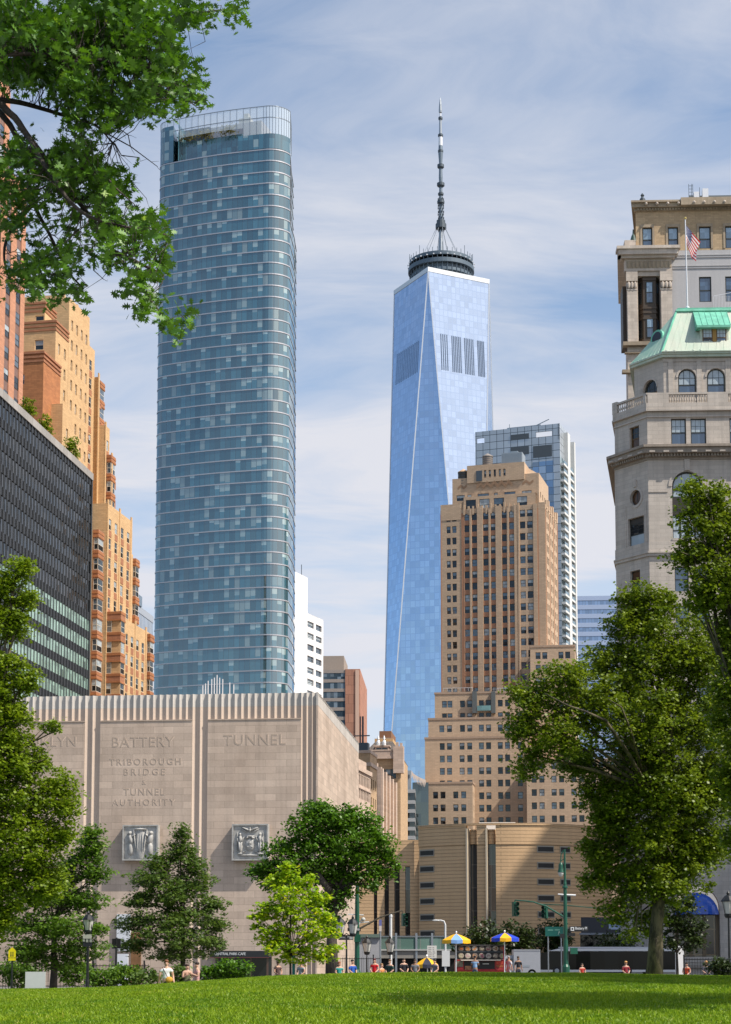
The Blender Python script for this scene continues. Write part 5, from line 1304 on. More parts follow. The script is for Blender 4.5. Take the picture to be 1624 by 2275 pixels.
def arch_window(parent, c, a, w, h, fm, pm, hm, fr=0.12, mull=2, split=0.42):
    """round-headed window: frame with bars as the window, pale upper and dark lower pane as sub-parts"""
    zs = h-w/2; o = None
    f = MB(); n = 14
    A = arch_pts(w, zs, n); B = [(x*(1-2*fr/w), zs+(z-zs)*(1-2*fr/w)) for x, z in A]
    for i in range(n): f.poly([(A[i][0], -0.06, A[i][1]), (A[i+1][0], -0.06, A[i+1][1]), (B[i+1][0], -0.06, B[i+1][1]), (B[i][0], -0.06, B[i][1])])
    f.box(-w/2, -0.06, 0, -w/2+fr, 0.0, zs); f.box(w/2-fr, -0.06, 0, w/2, 0.0, zs); f.box(-w/2+fr, -0.06, 0, w/2-fr, 0.0, fr)
    f.box(-w/2+fr, -0.07, h*split-fr/2, w/2-fr, 0.0, h*split+fr/2)
    for i in range(1, mull+1):
        x = -w/2+w*i/(mull+1); f.box(x-0.03, -0.05, h*split, x+0.03, 0.0, zs+math.sqrt(max(0, (w/2-fr)**2-x*x)))
    f.box(-w/2+fr, -0.05, zs-0.03, w/2-fr, 0.0, zs+0.03)
    o = f.build('window', fm, parent); o.location = c; o.rotation_euler = (0, 0, a)
    p = MB(); p.poly([(-w/2+fr, -0.02, h*split), (w/2-fr, -0.02, h*split), (w/2-fr, -0.02, zs)]+[(x, -0.02, z) for x, z in B[::-1]][1:]); p.build('upper_pane', hm, o)
    p = MB(); p.poly([(-w/2+fr, -0.02, fr), (w/2-fr, -0.02, fr), (w/2-fr, -0.02, h*split), (-w/2+fr, -0.02, h*split)]); p.build('lower_pane', pm, o)
    return o
def sash_window(parent, c, a, w, h, fm, pm, hm, fr=0.12, bars=2, split=0.48):
    f = MB(); f.box(-w/2, -0.06, 0, -w/2+fr, 0, h); f.box(w/2-fr, -0.06, 0, w/2, 0, h); f.box(-w/2+fr, -0.06, 0, w/2-fr, 0, fr); f.box(-w/2+fr, -0.06, h-fr, w/2-fr, 0, h); f.box(-w/2+fr, -0.08, h*split-fr/2, w/2-fr, 0, h*split+fr/2)
    for i in range(1, bars+1): x = -w/2+w*i/(bars+1); f.box(x-0.02, -0.04, h*split, x+0.02, 0, h-fr)
    if bars: f.box(-w/2+fr, -0.04, h*0.73-.02, w/2-fr, 0, h*0.73+.02)
    o = f.build('window', fm, parent); o.location = c; o.rotation_euler = (0, 0, a)
    for nm, z0, z1, mt in (('upper_pane', h*split, h-fr, hm), ('lower_pane', fr, h*split, pm)):
        p = MB(); p.poly([(-w/2+fr, -0.02, z0), (w/2-fr, -0.02, z0), (w/2-fr, -0.02, z1), (-w/2+fr, -0.02, z1)]); p.build(nm, mt, o)
    return o

# ================= corner stone building with copper mansard
def stone_building():
    Fm = Frame(1440, 1100, 240, R(2.3))
    T = Fm.thing('grey_stone_building', 'grey limestone corner building with green copper mansard and balustrade on the right', 'building')
    st = masonry('grey_lime', (0.52, 0.46, 0.405), (0.44, 0.385, 0.335), bw=1.5, bh=0.55, joint=0.022, jdark=0.8, blot=0.3, streak=0.3, bump=0.3, tone=0.08)
    co = masonry('cornice_stone', (0.37, 0.31, 0.255), (0.27, 0.225, 0.185), blot=0.5, streak=0.4, bump=0.3)
    be = math.radians(51)
    xL0 = Fm.x(1365, 1100)
    # chamfer length from its left edge column
    def chl(px, py):
        lo, hi = 0.0, 30.0
        for _ in range(50):
            m = (lo+hi)/2; x, y = -m*math.cos(be), m*math.sin(be)
            if Fm.x(px, py, y) < x: lo = m
            else: hi = m
        return (lo+hi)/2
    Lc = chl(1366, 1110); W = 16.0; Db = 30.0
    uc = (math.cos(be), -math.sin(be))
    XB = Fm.x(1386, 1100, Db)
    def plan(off):
        """outline grown outward by off: main face right end, corner, chamfer end, back"""
        k = math.tan((math.pi/2-(math.pi/2-be))/2) if False else math.tan(be/2)
        c0 = (-off*k, -off); 
        c1x, c1y = -Lc*math.cos(be), Lc*math.sin(be)
        k2 = math.tan((math.pi/2-be)/2)
        c1 = (c1x-off*0.8, c1y-off*k2*0.9)
        return [(W, -off), (W, Db), (XB-off, Db), c1, c0]
    def ordered(off): p = plan(off); return [p[3], p[4], p[0], p[1], p[2]]
    z = lambda py: Fm.z(py)
    def cornice(name, prof, mat=co, back=0.6):
        """moulding: list of (z0,z1,out) courses"""
        b = MB()
        for z0, z1, out in prof: b.prism(ordered(out), z0, z1)
        return b.build(name, mat, T)
    xm = lambda px, py=1100: Fm.x(px, py)
    def xc(px, py): return Lc-chl(px, py)       # along the chamfer from its left end
    P2 = (-Lc*math.cos(be), Lc*math.sin(be)); ac = -be
    wf = plain('window_frame_black', (0.03, 0.033, 0.03), 0.4); wfb = plain('window_frame_brown', (0.13, 0.075, 0.03), 0.5)
    blindp = glass('pane_pale_blind', (0.40, 0.47, 0.52), 3, 3, 0.12, 1.6, tilt=0.02, var=0.12)
    bluep = glass('pane_blue', (0.05, 0.09, 0.15), 3, 3, 0.05, 1.9, tilt=0.03)
    darkp = glass('pane_dark', (0.012, 0.016, 0.02)); brownp = plain('pane_brown', (0.10, 0.05, 0.025), 0.15)
    # --- lower wall with tall arch at street level and paired windows
    wins = []
    b = MB()
    lowrows = [(z(1314), z(1259)), (z(1400), z(1345)), (z(1490), z(1430)), (z(1580), z(1520)), (z(1670), z(1610)), (z(1760), z(1700))]
    cols = [(xm(1499, 1290), xm(1530, 1290)), (xm(1543, 1290), xm(1574, 1290)), (xm(1621, 1290), xm(1652, 1290))]
    archx = (xm(1497, 2050), xm(1599, 2050)); zs = z(2018)+0.0; za = z(2018)+(archx[1]-archx[0])/2
    b0 = MB()
    facade(b0, (0, 0), (1, 0), W, 0.0, z(1900), [archx], [(z(2128), za)], [], 1.0); arch_fill(b0, (0, 0), (1, 0), archx[0], archx[1], zs, za, 1.0, ring=0.35)
    facade(b, (0, 0), (1, 0), W, z(1900), z(1235), cols, lowrows, wins, 0.4)
    facade(b, P2, uc, Lc, 0.0, z(1235), [(xc(1400, 1290), xc(1422, 1290))], lowrows, wins, 0.45)
    b.poly([(XB, Db, 0), (P2[0], P2[1], 0), (P2[0], P2[1], z(1235)), (XB, Db, z(1235))])
    b0.build('ground_storey', st, T); b.build('lower_wall', st, T)
    cornice('belt_course', [(z(1235), z(1229), 0.25), (z(1229), z(1226), 0.4)], st)
    cornice('plinth_course', [(z(1226), z(1203), 0.12)], st)
    # --- arched storey
    b = MB(); w2 = []
    ax0, ax1 = xm(1493, 1100), xm(1561, 1100); aw = ax1-ax0; ztop = z(1047.5); zsp = ztop-aw/2
    facade(b, (0, 0), (1, 0), W, z(1203), z(1022), [(ax0, ax1)], [(z(1196), ztop)], [], 0.55); arch_fill(b, (0, 0), (1, 0), ax0, ax1, zsp, ztop, 0.55, ring=0.5)
    r0, r1 = xc(1395, 1180), xc(1430.5, 1180)
    ox, ow = (r0+r1)/2+0.05, 2.1; oz = z(1097)
    facade(b, P2, uc, Lc, z(1203), z(1022), [(r0, r1)], [(z(1212), z(1141))], w2, 0.5) if False else None
    # chamfer: rectangular window below, oculus above
    zmid = z(1132)
    facade(b, P2, uc, Lc, z(1203), zmid, [(r0, r1)], [(z(1202.2), z(1141))], w2, 0.5)
    facade(b, P2, uc, Lc, zmid, z(1022), [(ox-ow/2, ox+ow/2)], [(oz-ow/2*1.05, oz+ow/2*1.05)], [], 0.5)
    nn = (uc[1], -uc[0])
    def cpt(x, zz, d=0.0): return (P2[0]+uc[0]*x-nn[0]*d, P2[1]+uc[1]*x-nn[1]*d, zz)
    nseg = 24; hw, hh = ow/2, ow/2*1.05
    for i in range(nseg):
        t0, t1 = 2*math.pi*i/nseg, 2*math.pi*(i+1)/nseg
        def sq(t): k = 1/max(abs(math.cos(t)), abs(math.sin(t))); return (ox+hw*k*math.cos(t), oz+hh*k*math.sin(t))
        c0_, c1_ = (ox+hw*0.97*math.cos(t0), oz+hh*0.97*math.sin(t0)), (ox+hw*0.97*math.cos(t1), oz+hh*0.97*math.sin(t1))
        b.poly([cpt(*sq(t0)), cpt(*sq(t1)), cpt(*c1_), cpt(*c0_)]); b.poly([cpt(*c0_), cpt(*c1_), cpt(*c1_, 0.5), cpt(*c0_, 0.5)])
        e0, e1 = (ox+hw*1.3*math.cos(t0), oz+hh*1.3*math.sin(t0)), (ox+hw*1.3*math.cos(t1), oz+hh*1.3*math.sin(t1))
        b.poly([cpt(*e0, -0.09), cpt(*e1, -0.09), cpt(*c1_, -0.09), cpt(*c0_, -0.09)]); b.poly([cpt(*e1, -0.09), cpt(*e0, -0.09), cpt(*e0, 0), cpt(*e1, 0)])
    # pale raised frame up the chamfer and keystones
    for xx in (r0-0.55, r1+0.3):
        q0, q1 = cpt(xx, 0)[:2], cpt(xx+0.25, 0)[:2]
        b.obox(cpt(xx, 0), uc, 0.25, 0.02, z(1203), z(1110), 0, out=0.08)
    b.obox(cpt(ox-0.25, 0), uc, 0.5, 0.02, z(1074), z(1058), 0, out=0.25)
    b.box((ax0+ax1)/2-0.35, -0.3, ztop+0.1, (ax0+ax1)/2+0.35, 0.02, ztop+1.6)
    b.box(ax0-0.1, -0.12, z(1196)-0.35, ax1+0.1, 0.02, z(1196)); b.box(0.0, -0.09, z(1093.5), ax0-0.6, 0.0, z(1091)); b.box(ax1+0.6, -0.09, z(1093.5), W, 0.0, z(1091))
    b.poly([(XB, Db, z(1203)), (P2[0], P2[1], z(1203)), (P2[0], P2[1], z(1022)), (XB, Db, z(1022))])
    b.build('arched_storey_wall', st, T)
    # oculus window
    o = MB(); o.ell((0, 0, 0), (hw*0.93, 0.03, hh*0.93), 0, 20, 10); ob = o.build('round_window', brownp, T); ob.location = cpt(ox, oz, 0.42); ob.rotation_euler = (0, 0, ac)
    fr_ = MB()
    for i in range(24):
        t0, t1 = 2*math.pi*i/24, 2*math.pi*(i+1)/24
        fr_.poly([(hw*math.cos(t), -0.05, hh*math.sin(t)) for t in (t0, t1)]+[(hw*0.85*math.cos(t), -0.05, hh*0.85*math.sin(t)) for t in (t1, t0)])
    fr_.box(-0.05, -0.06, -hh*0.9, 0.05, -0.04, hh*0.9); fr_.build('window_frame', wf, ob)
    # big arched window: three parts with a dark spandrel panel between
    a_o = arch_window(T, ((ax0+ax1)/2, 0.5, z(1105)), 0, aw, ztop-z(1105), wf, blindp, blindp, 0.22, 2, 0.3)
    s = MB(); s.box(ax0, 0.38, z(1142), ax1, 0.5, z(1105)); s.box(ax0, 0.3, z(1131), ax1, 0.38, z(1128)); s.build('spandrel_panel', plain('bronze_panel', (0.05, 0.042, 0.035), 0.45, 0.3), T)
    for k in range(3):
        wpx = aw/3 if k != 1 else aw*0.46
        pass
    for xa_, xb_ in ((ax0, ax0+aw*0.26), (ax0+aw*0.26, ax0+aw*0.74), (ax0+aw*0.74, ax1)):
        sash_window(T, ((xa_+xb_)/2, 0.5, z(1196)), 0, xb_-xa_, z(1142)-z(1196), wf, blindp, blindp, 0.14, 1, 0.35)
    for c, a, w_, h_, _ in w2: sash_window(T, c, a, w_, h_*0.80, wf, blindp, darkp, 0.13, 1, 0.5); f = MB(); f.box(-w_/2, -0.1, 0, w_/2, 0, h_*0.2); q = f.build('spandrel_panel', plain('bronze_panel', (0.05, 0.042, 0.035), 0.45, 0.3), T); q.location = (c[0], c[1], c[2]+h_*0.80); q.rotation_euler = (0, 0, a)
    for c, a, w_, h_, _ in wins: sash_window(T, c, a, w_, h_, wf, bluep, bluep if a == 0 else brownp, 0.13, 0, 0.5)
    # --- main cornice with brackets
    zc0, zc1 = z(1022), z(993)
    cb = cornice('main_cornice', [(zc0, zc0+0.35, 0.15), (zc0+0.35, zc0+0.75, 0.45), (zc0+0.75, zc1-0.35, 1.15), (zc1-0.35, zc1, 1.45)])
    d = MB(); k = 0
    def dentils(mb, zz0, zz1, out, step, wd_, dp_):
        x = 0.1
        while x < W: mb.box(x, -out, zz0, x+wd_, -out+dp_, zz1); x += step
        x = 0.1
        while x < Lc: mb.obox(cpt(x, 0), uc, wd_, 0.0 if dp_ > out else -(out-dp_), zz0, zz1, 0, out=out); x += step
    dentils(d, zc0+0.36, zc0+0.74, 0.75, 0.42, 0.22, 0.75); d.build('dentil_course', co, T)
    d = MB(); dentils(d, zc0+0.78, zc0+1.0, 1.32, 1.9, 0.75, 0.9); d.prism(ordered(0.5), zc0+0.76, zc0+0.99); d.build('bracket_course', st, T)
    # --- paired-window storey
    b = MB(); w3 = []
    zr = [(z(991), z(929.5))]
    facade(b, (0.0, 0.12), (1, 0), W, zc1, z(914), [(xm(1491, 960), xm(1524.5, 960)), (xm(1534.5, 960), xm(1569, 960)), (xm(1621, 960), xm(1655, 960))], zr, w3, 0.4)
    P2b = cpt(0, 0, 0.12)
    facade(b, P2b, uc, Lc-0.05, zc1, z(914), [(xc(1397, 975), xc(1418.5, 975))], [(zc1+0.25, z(937))], w3, 0.45)
    b.poly([(XB+.12, Db, zc1), (P2[0]+0.12, P2[1]+0.1, zc1), (P2[0]+0.12, P2[1]+0.1, z(914)), (XB+.12, Db, z(914))]); b.build('upper_wall', st, T)
    for c, a, w_, h_, _ in w3: sash_window(T, c, a, w_, h_, wf if a == 0 else wfb, bluep if a == 0 else brownp, blindp if a == 0 else darkp, 0.16, 2, 0.5)
    cornice('string_course', [(z(927), z(924), 0.06), (z(914), z(910), 0.35), (z(910), z(896), 0.22)], st)
    # --- balustrade
    bl = MB(); zb0, zb1 = z(896), z(877)
    outb = 0.15; x0 = -outb*math.tan(be/2)
    bl.obox((x0, -outb), (1, 0), W-x0, 0.4, zb1, z(873)); bl.obox(cpt(0, 0, -outb), uc, Lc+0.1, 0.4, zb1, z(873))
    for px0, px1 in ((1438, 1485), (1571, 1617)): bl.obox((xm(px0, 885), -outb), (1, 0), xm(px1, 885)-xm(px0, 885), 0.35, zb0, zb1+0.01)
    bl.obox(cpt(-0.1, 0, -outb-0.05), uc, 0.9, 0.5, zb0, z(870)); bl.obox(cpt(Lc-0.5, 0, -outb-0.03), uc, 0.5, 0.45, zb0, zb1+.01)
    def bal(p): bl.lathe((p[0], p[1], zb0), [(0.10, 0), (0.06, 0.12), (0.13, 0.45), (0.07, 0.85), (0.11, zb1-zb0)], 8)
    x = xm(1488, 885)
    while x < xm(1570, 885): bal((x, 0.05)); x += 0.34
    x = xm(1619, 885)
    while x < W: bal((x, 0.05)); x += 0.34
    x = 1.0
    while x < Lc-0.6: bal(cpt(x, 0, 0.05)[:2]); x += 0.34
    bl.build('balustrade', st, T)
    # --- attic storey with round-headed windows, set back
    sb = 0.9; b = MB(); z0, z1 = z(896), z(791)
    xk = Fm.x(1474, 850, sb); kx = xk
    Pa = (kx, sb)
    # chamfer of the attic: from its left end at px 1409
    def ch2(px, py):
        lo, hi = 0.0, 30.0
        for _ in range(50):
            m = (lo+hi)/2
            if Fm.x(px, py, sb+m*math.sin(be)) < kx-m*math.cos(be): lo = m
            else: hi = m
        return (lo+hi)/2
    L2 = ch2(1409, 850); Q2 = (kx-L2*math.cos(be), sb+L2*math.sin(be))
    a1 = (Fm.x(1506, 840, sb)-kx, Fm.x(1546, 840, sb)-kx); a2 = (Fm.x(1570, 840, sb)-kx, Fm.x(1611, 840, sb)-kx); aw2 = a1[1]-a1[0]
    zt_ = z(815.5); zsl = z(874)
    facade(b, Pa, (1, 0), W-kx, z0, z1, [a1, a2], [(zsl, zt_)], [], 0.35)
    for q in (a1, a2): arch_fill(b, Pa, (1, 0), q[0], q[1], zt_-aw2/2, zt_, 0.35, ring=0.28)
    l0, l1 = L2-ch2(1429, 850), L2-ch2(1459, 850); lw_ = l1-l0; ztc = z(829)
    facade(b, Q2, uc, L2, z0, z1, [(l0, l1)], [(z(884), ztc)], [], 0.4); arch_fill(b, Q2, uc, l0, l1, ztc-lw_/2, ztc, 0.4, ring=0.25)
    b.poly([(XB+3, Db, z0), (*Q2, z0), (*Q2, z1), (XB+3, Db, z1)])
    # flat pilasters
    for px in (1490, 1553, 1617): xx = Fm.x(px, 840, sb); b.box(xx-0.35, sb-0.14, z0, xx+0.35, sb+0.02, z1-0.5)
    b.box(kx-0.02, sb-0.12, z1-0.55, W, sb+0.02, z1-0.1)
    b.obox((kx, sb), (-uc[0], -uc[1]), 0.0, 0, 0, 0) if False else None
    b.build('attic_wall', st, T)
    for q in (a1, a2): arch_window(T, (kx+(q[0]+q[1])/2, sb+0.33, zsl), 0, aw2, zt_-zsl, wf, bluep, blindp, 0.17, 2, 0.40)
    m_ = (l0+l1)/2; arch_window(T, (Q2[0]+uc[0]*m_-nn[0]*0.38, Q2[1]+uc[1]*m_-nn[1]*0.38, z(884)), ac, lw_, ztc-z(884), wf, plain('pane_amber', (0.22, 0.12, 0.05), 0.2), darkp, 0.15, 2, 0.5)
    # --- copper mansard
    def copper_mat():
        m, t, bb = newmat('copper_patina'); uv = t.node('ShaderNodeTexCoord').outputs['UV']; ob_ = t.node('ShaderNodeTexCoord').outputs['Object']
        n1 = t.noise(ob_, 0.5, 5); n2 = t.noise(t.scale(uv, (2.5, 0.15, 1)), 1.0, 4)
        c = t.mix(t.ramp(n1, [(0.35, 0.0), (0.65, 1.0)]), (0.40, 0.55, 0.43), (0.25, 0.47, 0.36)); c = t.mix(t.ramp(n2, [(0.5, 0.0), (0.72, 0.6)]), c, (0.60, 0.66, 0.56))
        t.l.new(c, bb.inputs['Base Color']); bb.inputs['Roughness'].default_value = 0.6; return m
    cop = copper_mat(); cop2 = plain('copper_green', (0.16, 0.47, 0.34), 0.55, var=0.2, vs=1.0); pale = masonry('weathered_copper', (0.56, 0.58, 0.49), (0.42, 0.54, 0.44), blot=0.5, streak=0.25, bump=0.1)
    zr0, zr1 = z(791)+0.6, Fm.z(694, 0, 4)
    ea = 0.55; kk = math.tan(be/2)
    E0 = (kx-ea*kk, sb-ea); E1 = (Q2[0]-ea, Q2[1]-ea*math.tan((math.pi/2-be)/2)); 
    eo = [E1, E0, (W, sb-ea), (W, Db), (XB+2.5, Db)]
    e = MB(); e.prism(eo, z1, z1+0.35); e.prism([(E1[0]-0.15, E1[1]-.1), (E0[0]-.05, E0[1]-.2), (W, sb-ea-.2), (W, Db), (XB+2.4, Db)], z1+0.35, zr0); e.build('eaves_cornice', cop if False else pale, T)
    run = 3.0
    xt0 = Fm.x(1502, 694, sb+run)
    U0 = (xt0, sb+run); U1 = (Fm.x(1497, 694, sb+run+2.2), sb+run+2.5)
    lowp = [E1, E0, (W, sb-ea), (W, Db), (XB+2.5, Db)]; upp = [U1, U0, (W, sb+run), (W, Db-3), (XB+5.5, Db-3)]
    mr = MB(); n = 5
    for i in range(n):
        j = (i+1) % n
        mr.poly([(*lowp[i], zr0), (*lowp[j], zr0), (*upp[j], zr1), (*upp[i], zr1)], 0 if i == 1 else 1)
    mr.poly([(*p, zr1) for p in upp], 1)
    # standing seams
    def seam(p0, p1, q0, q1, n_, m__):
        for i in range(n_+1):
            s_ = i/n_; a_ = Vector((*p0, zr0)).lerp(Vector((*p1, zr0)), s_); b_ = Vector((*q0, zr1)).lerp(Vector((*q1, zr1)), s_)
            mr.tube([a_, b_], 0.055, 4, m__)
    seam(lowp[1], lowp[2], (lowp[1][0]+(U0[0]-E0[0])*1.0, U0[1]), upp[2], 13, 0); seam(lowp[0], lowp[1], upp[0], upp[1], 8, 1)
    o = mr.build('roof', [pale, cop], T)
    rg = MB(); rg.tube([(*U1, zr1+0.1), (*U0, zr1+0.1), (W, U0[1], zr1+0.1)], 0.28, 6); rg.box(U0[0]+0.2, U0[1], zr1+0.1, W, Db-4, zr1+0.55); rg.tube([(*E0, zr0), (*U0, zr1)], 0.16, 6); rg.build('roof_ridge', cop2, o)
    # scrolls on the eaves
    sc = MB(); 
    for px in (1480, 1498, 1540, 1556): sc.ell((Fm.x(px, 785, sb-ea), sb-ea-0.2, zr0+0.1), (0.3, 0.2, 0.25), 0, 8, 6)
    sc.tube([(E0[0], E0[1]-.25, zr0+0.05), (W, sb-ea-.25, zr0+0.05)], 0.13, 6); sc.build('eaves_scroll', pale, o)
    # round dormer on the chamfer slope
    mid = (Vector((*E1, zr0))+Vector((*E0, zr0)))*0.5*0.55+(Vector((*U1, zr1))+Vector((*U0, zr1)))*0.5*0.45
    dr = MB(); ax = Vector((-uc[1]*-1, 0, 0)); dirv = Vector((uc[1], -uc[0], 0.12)).normalized(); basev = mid-dirv*1.6
    dr.tube([basev, mid+dirv*0.5], [1.15, 1.15], 18); od = dr.build('round_dormer', cop2, T)
    dg_ = MB(); dg_.tube([mid+dirv*0.47, mid+dirv*0.53], [0.85, 0.85], 18); dg_.build('pane', darkp, od)
    # paired dormer under a shed roof on the main slope
    x0, x1 = Fm.x(1560, 750, sb+0.6), Fm.x(1613, 750, sb+0.6); yd = sb+0.35
    zd0, zd1 = Fm.z(773, 0, yd), Fm.z(731, 0, yd)
    dm = MB(); dm.box(x0-0.3, yd+0.1, zd0-0.5, x1+0.3, sb+run+0.3, zd1+0.2); dm.box(x0-.35, yd-0.05, zd0-0.5, x1+.35, yd+.1, zd0-0.05); od = dm.build('dormer', pale, T)
    sh = MB(); xs0, xs1 = x0-0.85, x1+0.5
    sh.poly([(xs0, yd-0.7, zd1+0.2), (xs1, yd-0.7, zd1+0.2), (xs1, sb+run, zr1), (xs0, sb+run, zr1)]); sh.poly([(xs0, yd-0.7, zd1-0.1), (xs0, yd-0.7, zd1+0.2), (xs0, sb+run, zr1), (xs0, sb+run, zd1-0.1)]); sh.poly([(xs1, yd-0.7, zd1+0.2), (xs1, yd-0.7, zd1-0.1), (xs1, sb+run, zd1-0.1), (xs1, sb+run, zr1)])
    sh.box(xs0, yd-0.75, zd1-0.12, xs1, sb+1, zd1+0.2)
    for i in range(7): xx = xs0+(xs1-xs0)*i/6; sh.tube([(xx, yd-0.72, zd1+0.22), (xx, sb+run, zr1+0.02)], 0.05, 4)
    sh.build('shed_roof', cop2, od)
    wdt = (x1-x0-0.5)/2
    sash_window(od, (x0+wdt/2, yd+0.08, zd0), 0, wdt, zd1-zd0, wfb, darkp, blindp, 0.13, 2, 0.5); sash_window(od, (x1-wdt/2, yd+0.08, zd0), 0, wdt, zd1-zd0, wfb, bluep, blindp, 0.13, 2, 0.5)
    ps = MB(); ps.box(x0+wdt, yd-0.03, zd0, x0+wdt+0.5, yd+0.1, zd1); ps.build('mullion', plain('ochre_wood', (0.36, 0.2, 0.05), 0.6), od)
    # street arch: blue dome awning, glazed doors
    aw_ = MB(); c = (archx[0]+archx[1])/2; rr = (archx[1]-archx[0])/2*0.97
    n1_, n2_ = 10, 14
    for i in range(n1_):
        for j in range(n2_):
            def dp(i_, j_): ph = math.pi/2*i_/n1_; th = math.pi*j_/n2_; return (c-rr*math.cos(th)*math.cos(ph) if False else c-rr*math.cos(th), -1.7*math.sin(ph)*math.sin(th)*1.0+0.4*(1-math.sin(ph)), zs-0.8+rr*math.sin(th)*math.cos(ph)*1.02)
            aw_.poly([dp(i, j), dp(i, j+1), dp(i+1, j+1), dp(i+1, j)])
    aw_.build('dome_awning', plain('blue_canvas', (0.008, 0.075, 0.42), 0.25, ior=1.5), T)
    dz = MB(); dz.box(archx[0], 0.9, 0.5, archx[1], 1.0, zs-0.5); dz.build('door_glass', glass('door_glass', (0.015, 0.016, 0.018), 1.3, 3.4, 0.05, 1.6, line=(0.16, 0.10, 0.05), lw=0.10, lh=0.04), T)
    for k in range(4): q = MB(); xx = archx[0]+(archx[1]-archx[0])*(k+0.15)/3.4; q.box(xx, 0.75, 0.5, xx+0.45, 0.9, zs-0.4); q.build('door_post', plain('bronze_post', (0.16, 0.11, 0.06), 0.5), T)
    bs = MB(); bs.box(-0.2, -0.5, z(2149), W, -0.02, z(2125)); 
    for k in range(3): bs.box(-0.3, -0.6-0.05*k, z(2130+7*k), W, -0.5, z(2128+7*k))
    bs.build('plinth', st, T)
    return Fm, sb, zr1, U0
SB = stone_building()

# ---- flag on the copper roof
def flag():
    Fm, sb, zr1, U0 = SB
    Y = Fm.w(U0[0]+2, U0[1]+1.5)[1]
    p0 = at(1527, 684, Y); p1 = at(1522, 487, Y)
    T = thing('flagpole', 'white flagpole on the green copper roof with a striped flag', 'flagpole', tuple(p0))
    m = MB(); d = p1-p0; m.tube([(0, 0, -0.5), (d.x, 0, d.z)], [0.11, 0.075], 10); m.build('pole', steel_w, T)
    b = MB(); b.ell((d.x, 0, d.z+0.15), (0.2, 0.2, 0.2), 0, 10, 8); b.build('finial', plain('gilt', (0.6, 0.45, 0.15), 0.3, 0.8), T)
    b = MB(); b.lathe((0, 0, -0.2), [(0.3, 0), (0.3, 0.3), (0.15, 0.45)], 10); b.build('base', steel_w, T)
    # hanging, half-furled flag: 13 stripes across, rows drop diagonally
    k = Y/F; nu, nv = 26, 26
    def pos(u, v):
        # u along the fly 0..1, v down the hoist 0..1 ; fly droops
        x = 0.08+ (u*33)*k*(1-0.18*v)*(0.72+0.28*(1-v)) + 0.12*math.sin(9*u+4*v)*u
        z_ = -v*46*k - (u**0.9)*(44*k)*(0.9+0.12*v) + 0.15*math.sin(7*u+2*v)
        y = 0.35*math.sin(8*u+3*v)*u**0.5
        return (x, y, z_)
    me = MB(); top = d*(1-0.065)
    for j in range(nv+1):
        for i in range(nu+1):
            p = pos(i/nu, j/nv); me.v.append((top.x+p[0]+0.02*j/nv, p[1], top.z+p[2]))
    for j in range(nv):
        for i in range(nu):
            a = j*(nu+1)+i; me.f.append([a, a+1, a+nu+2, a+nu+1])
            stripe = j//2
            canton = j < 14 and i < 11
            if canton: mm = 3 if (i % 2 == 1 and j % 2 == 1) else 2
            else: mm = 0 if stripe % 2 == 0 else 1
            me.m.append(mm)
    me.build('flag', [plain('flag_red', (0.50, 0.02, 0.03), 0.7), plain('flag_white', (0.75, 0.73, 0.72), 0.7), plain('flag_blue', (0.025, 0.035, 0.12), 0.7), plain('flag_star', (0.5, 0.5, 0.55), 0.7)], T, True)
flag()

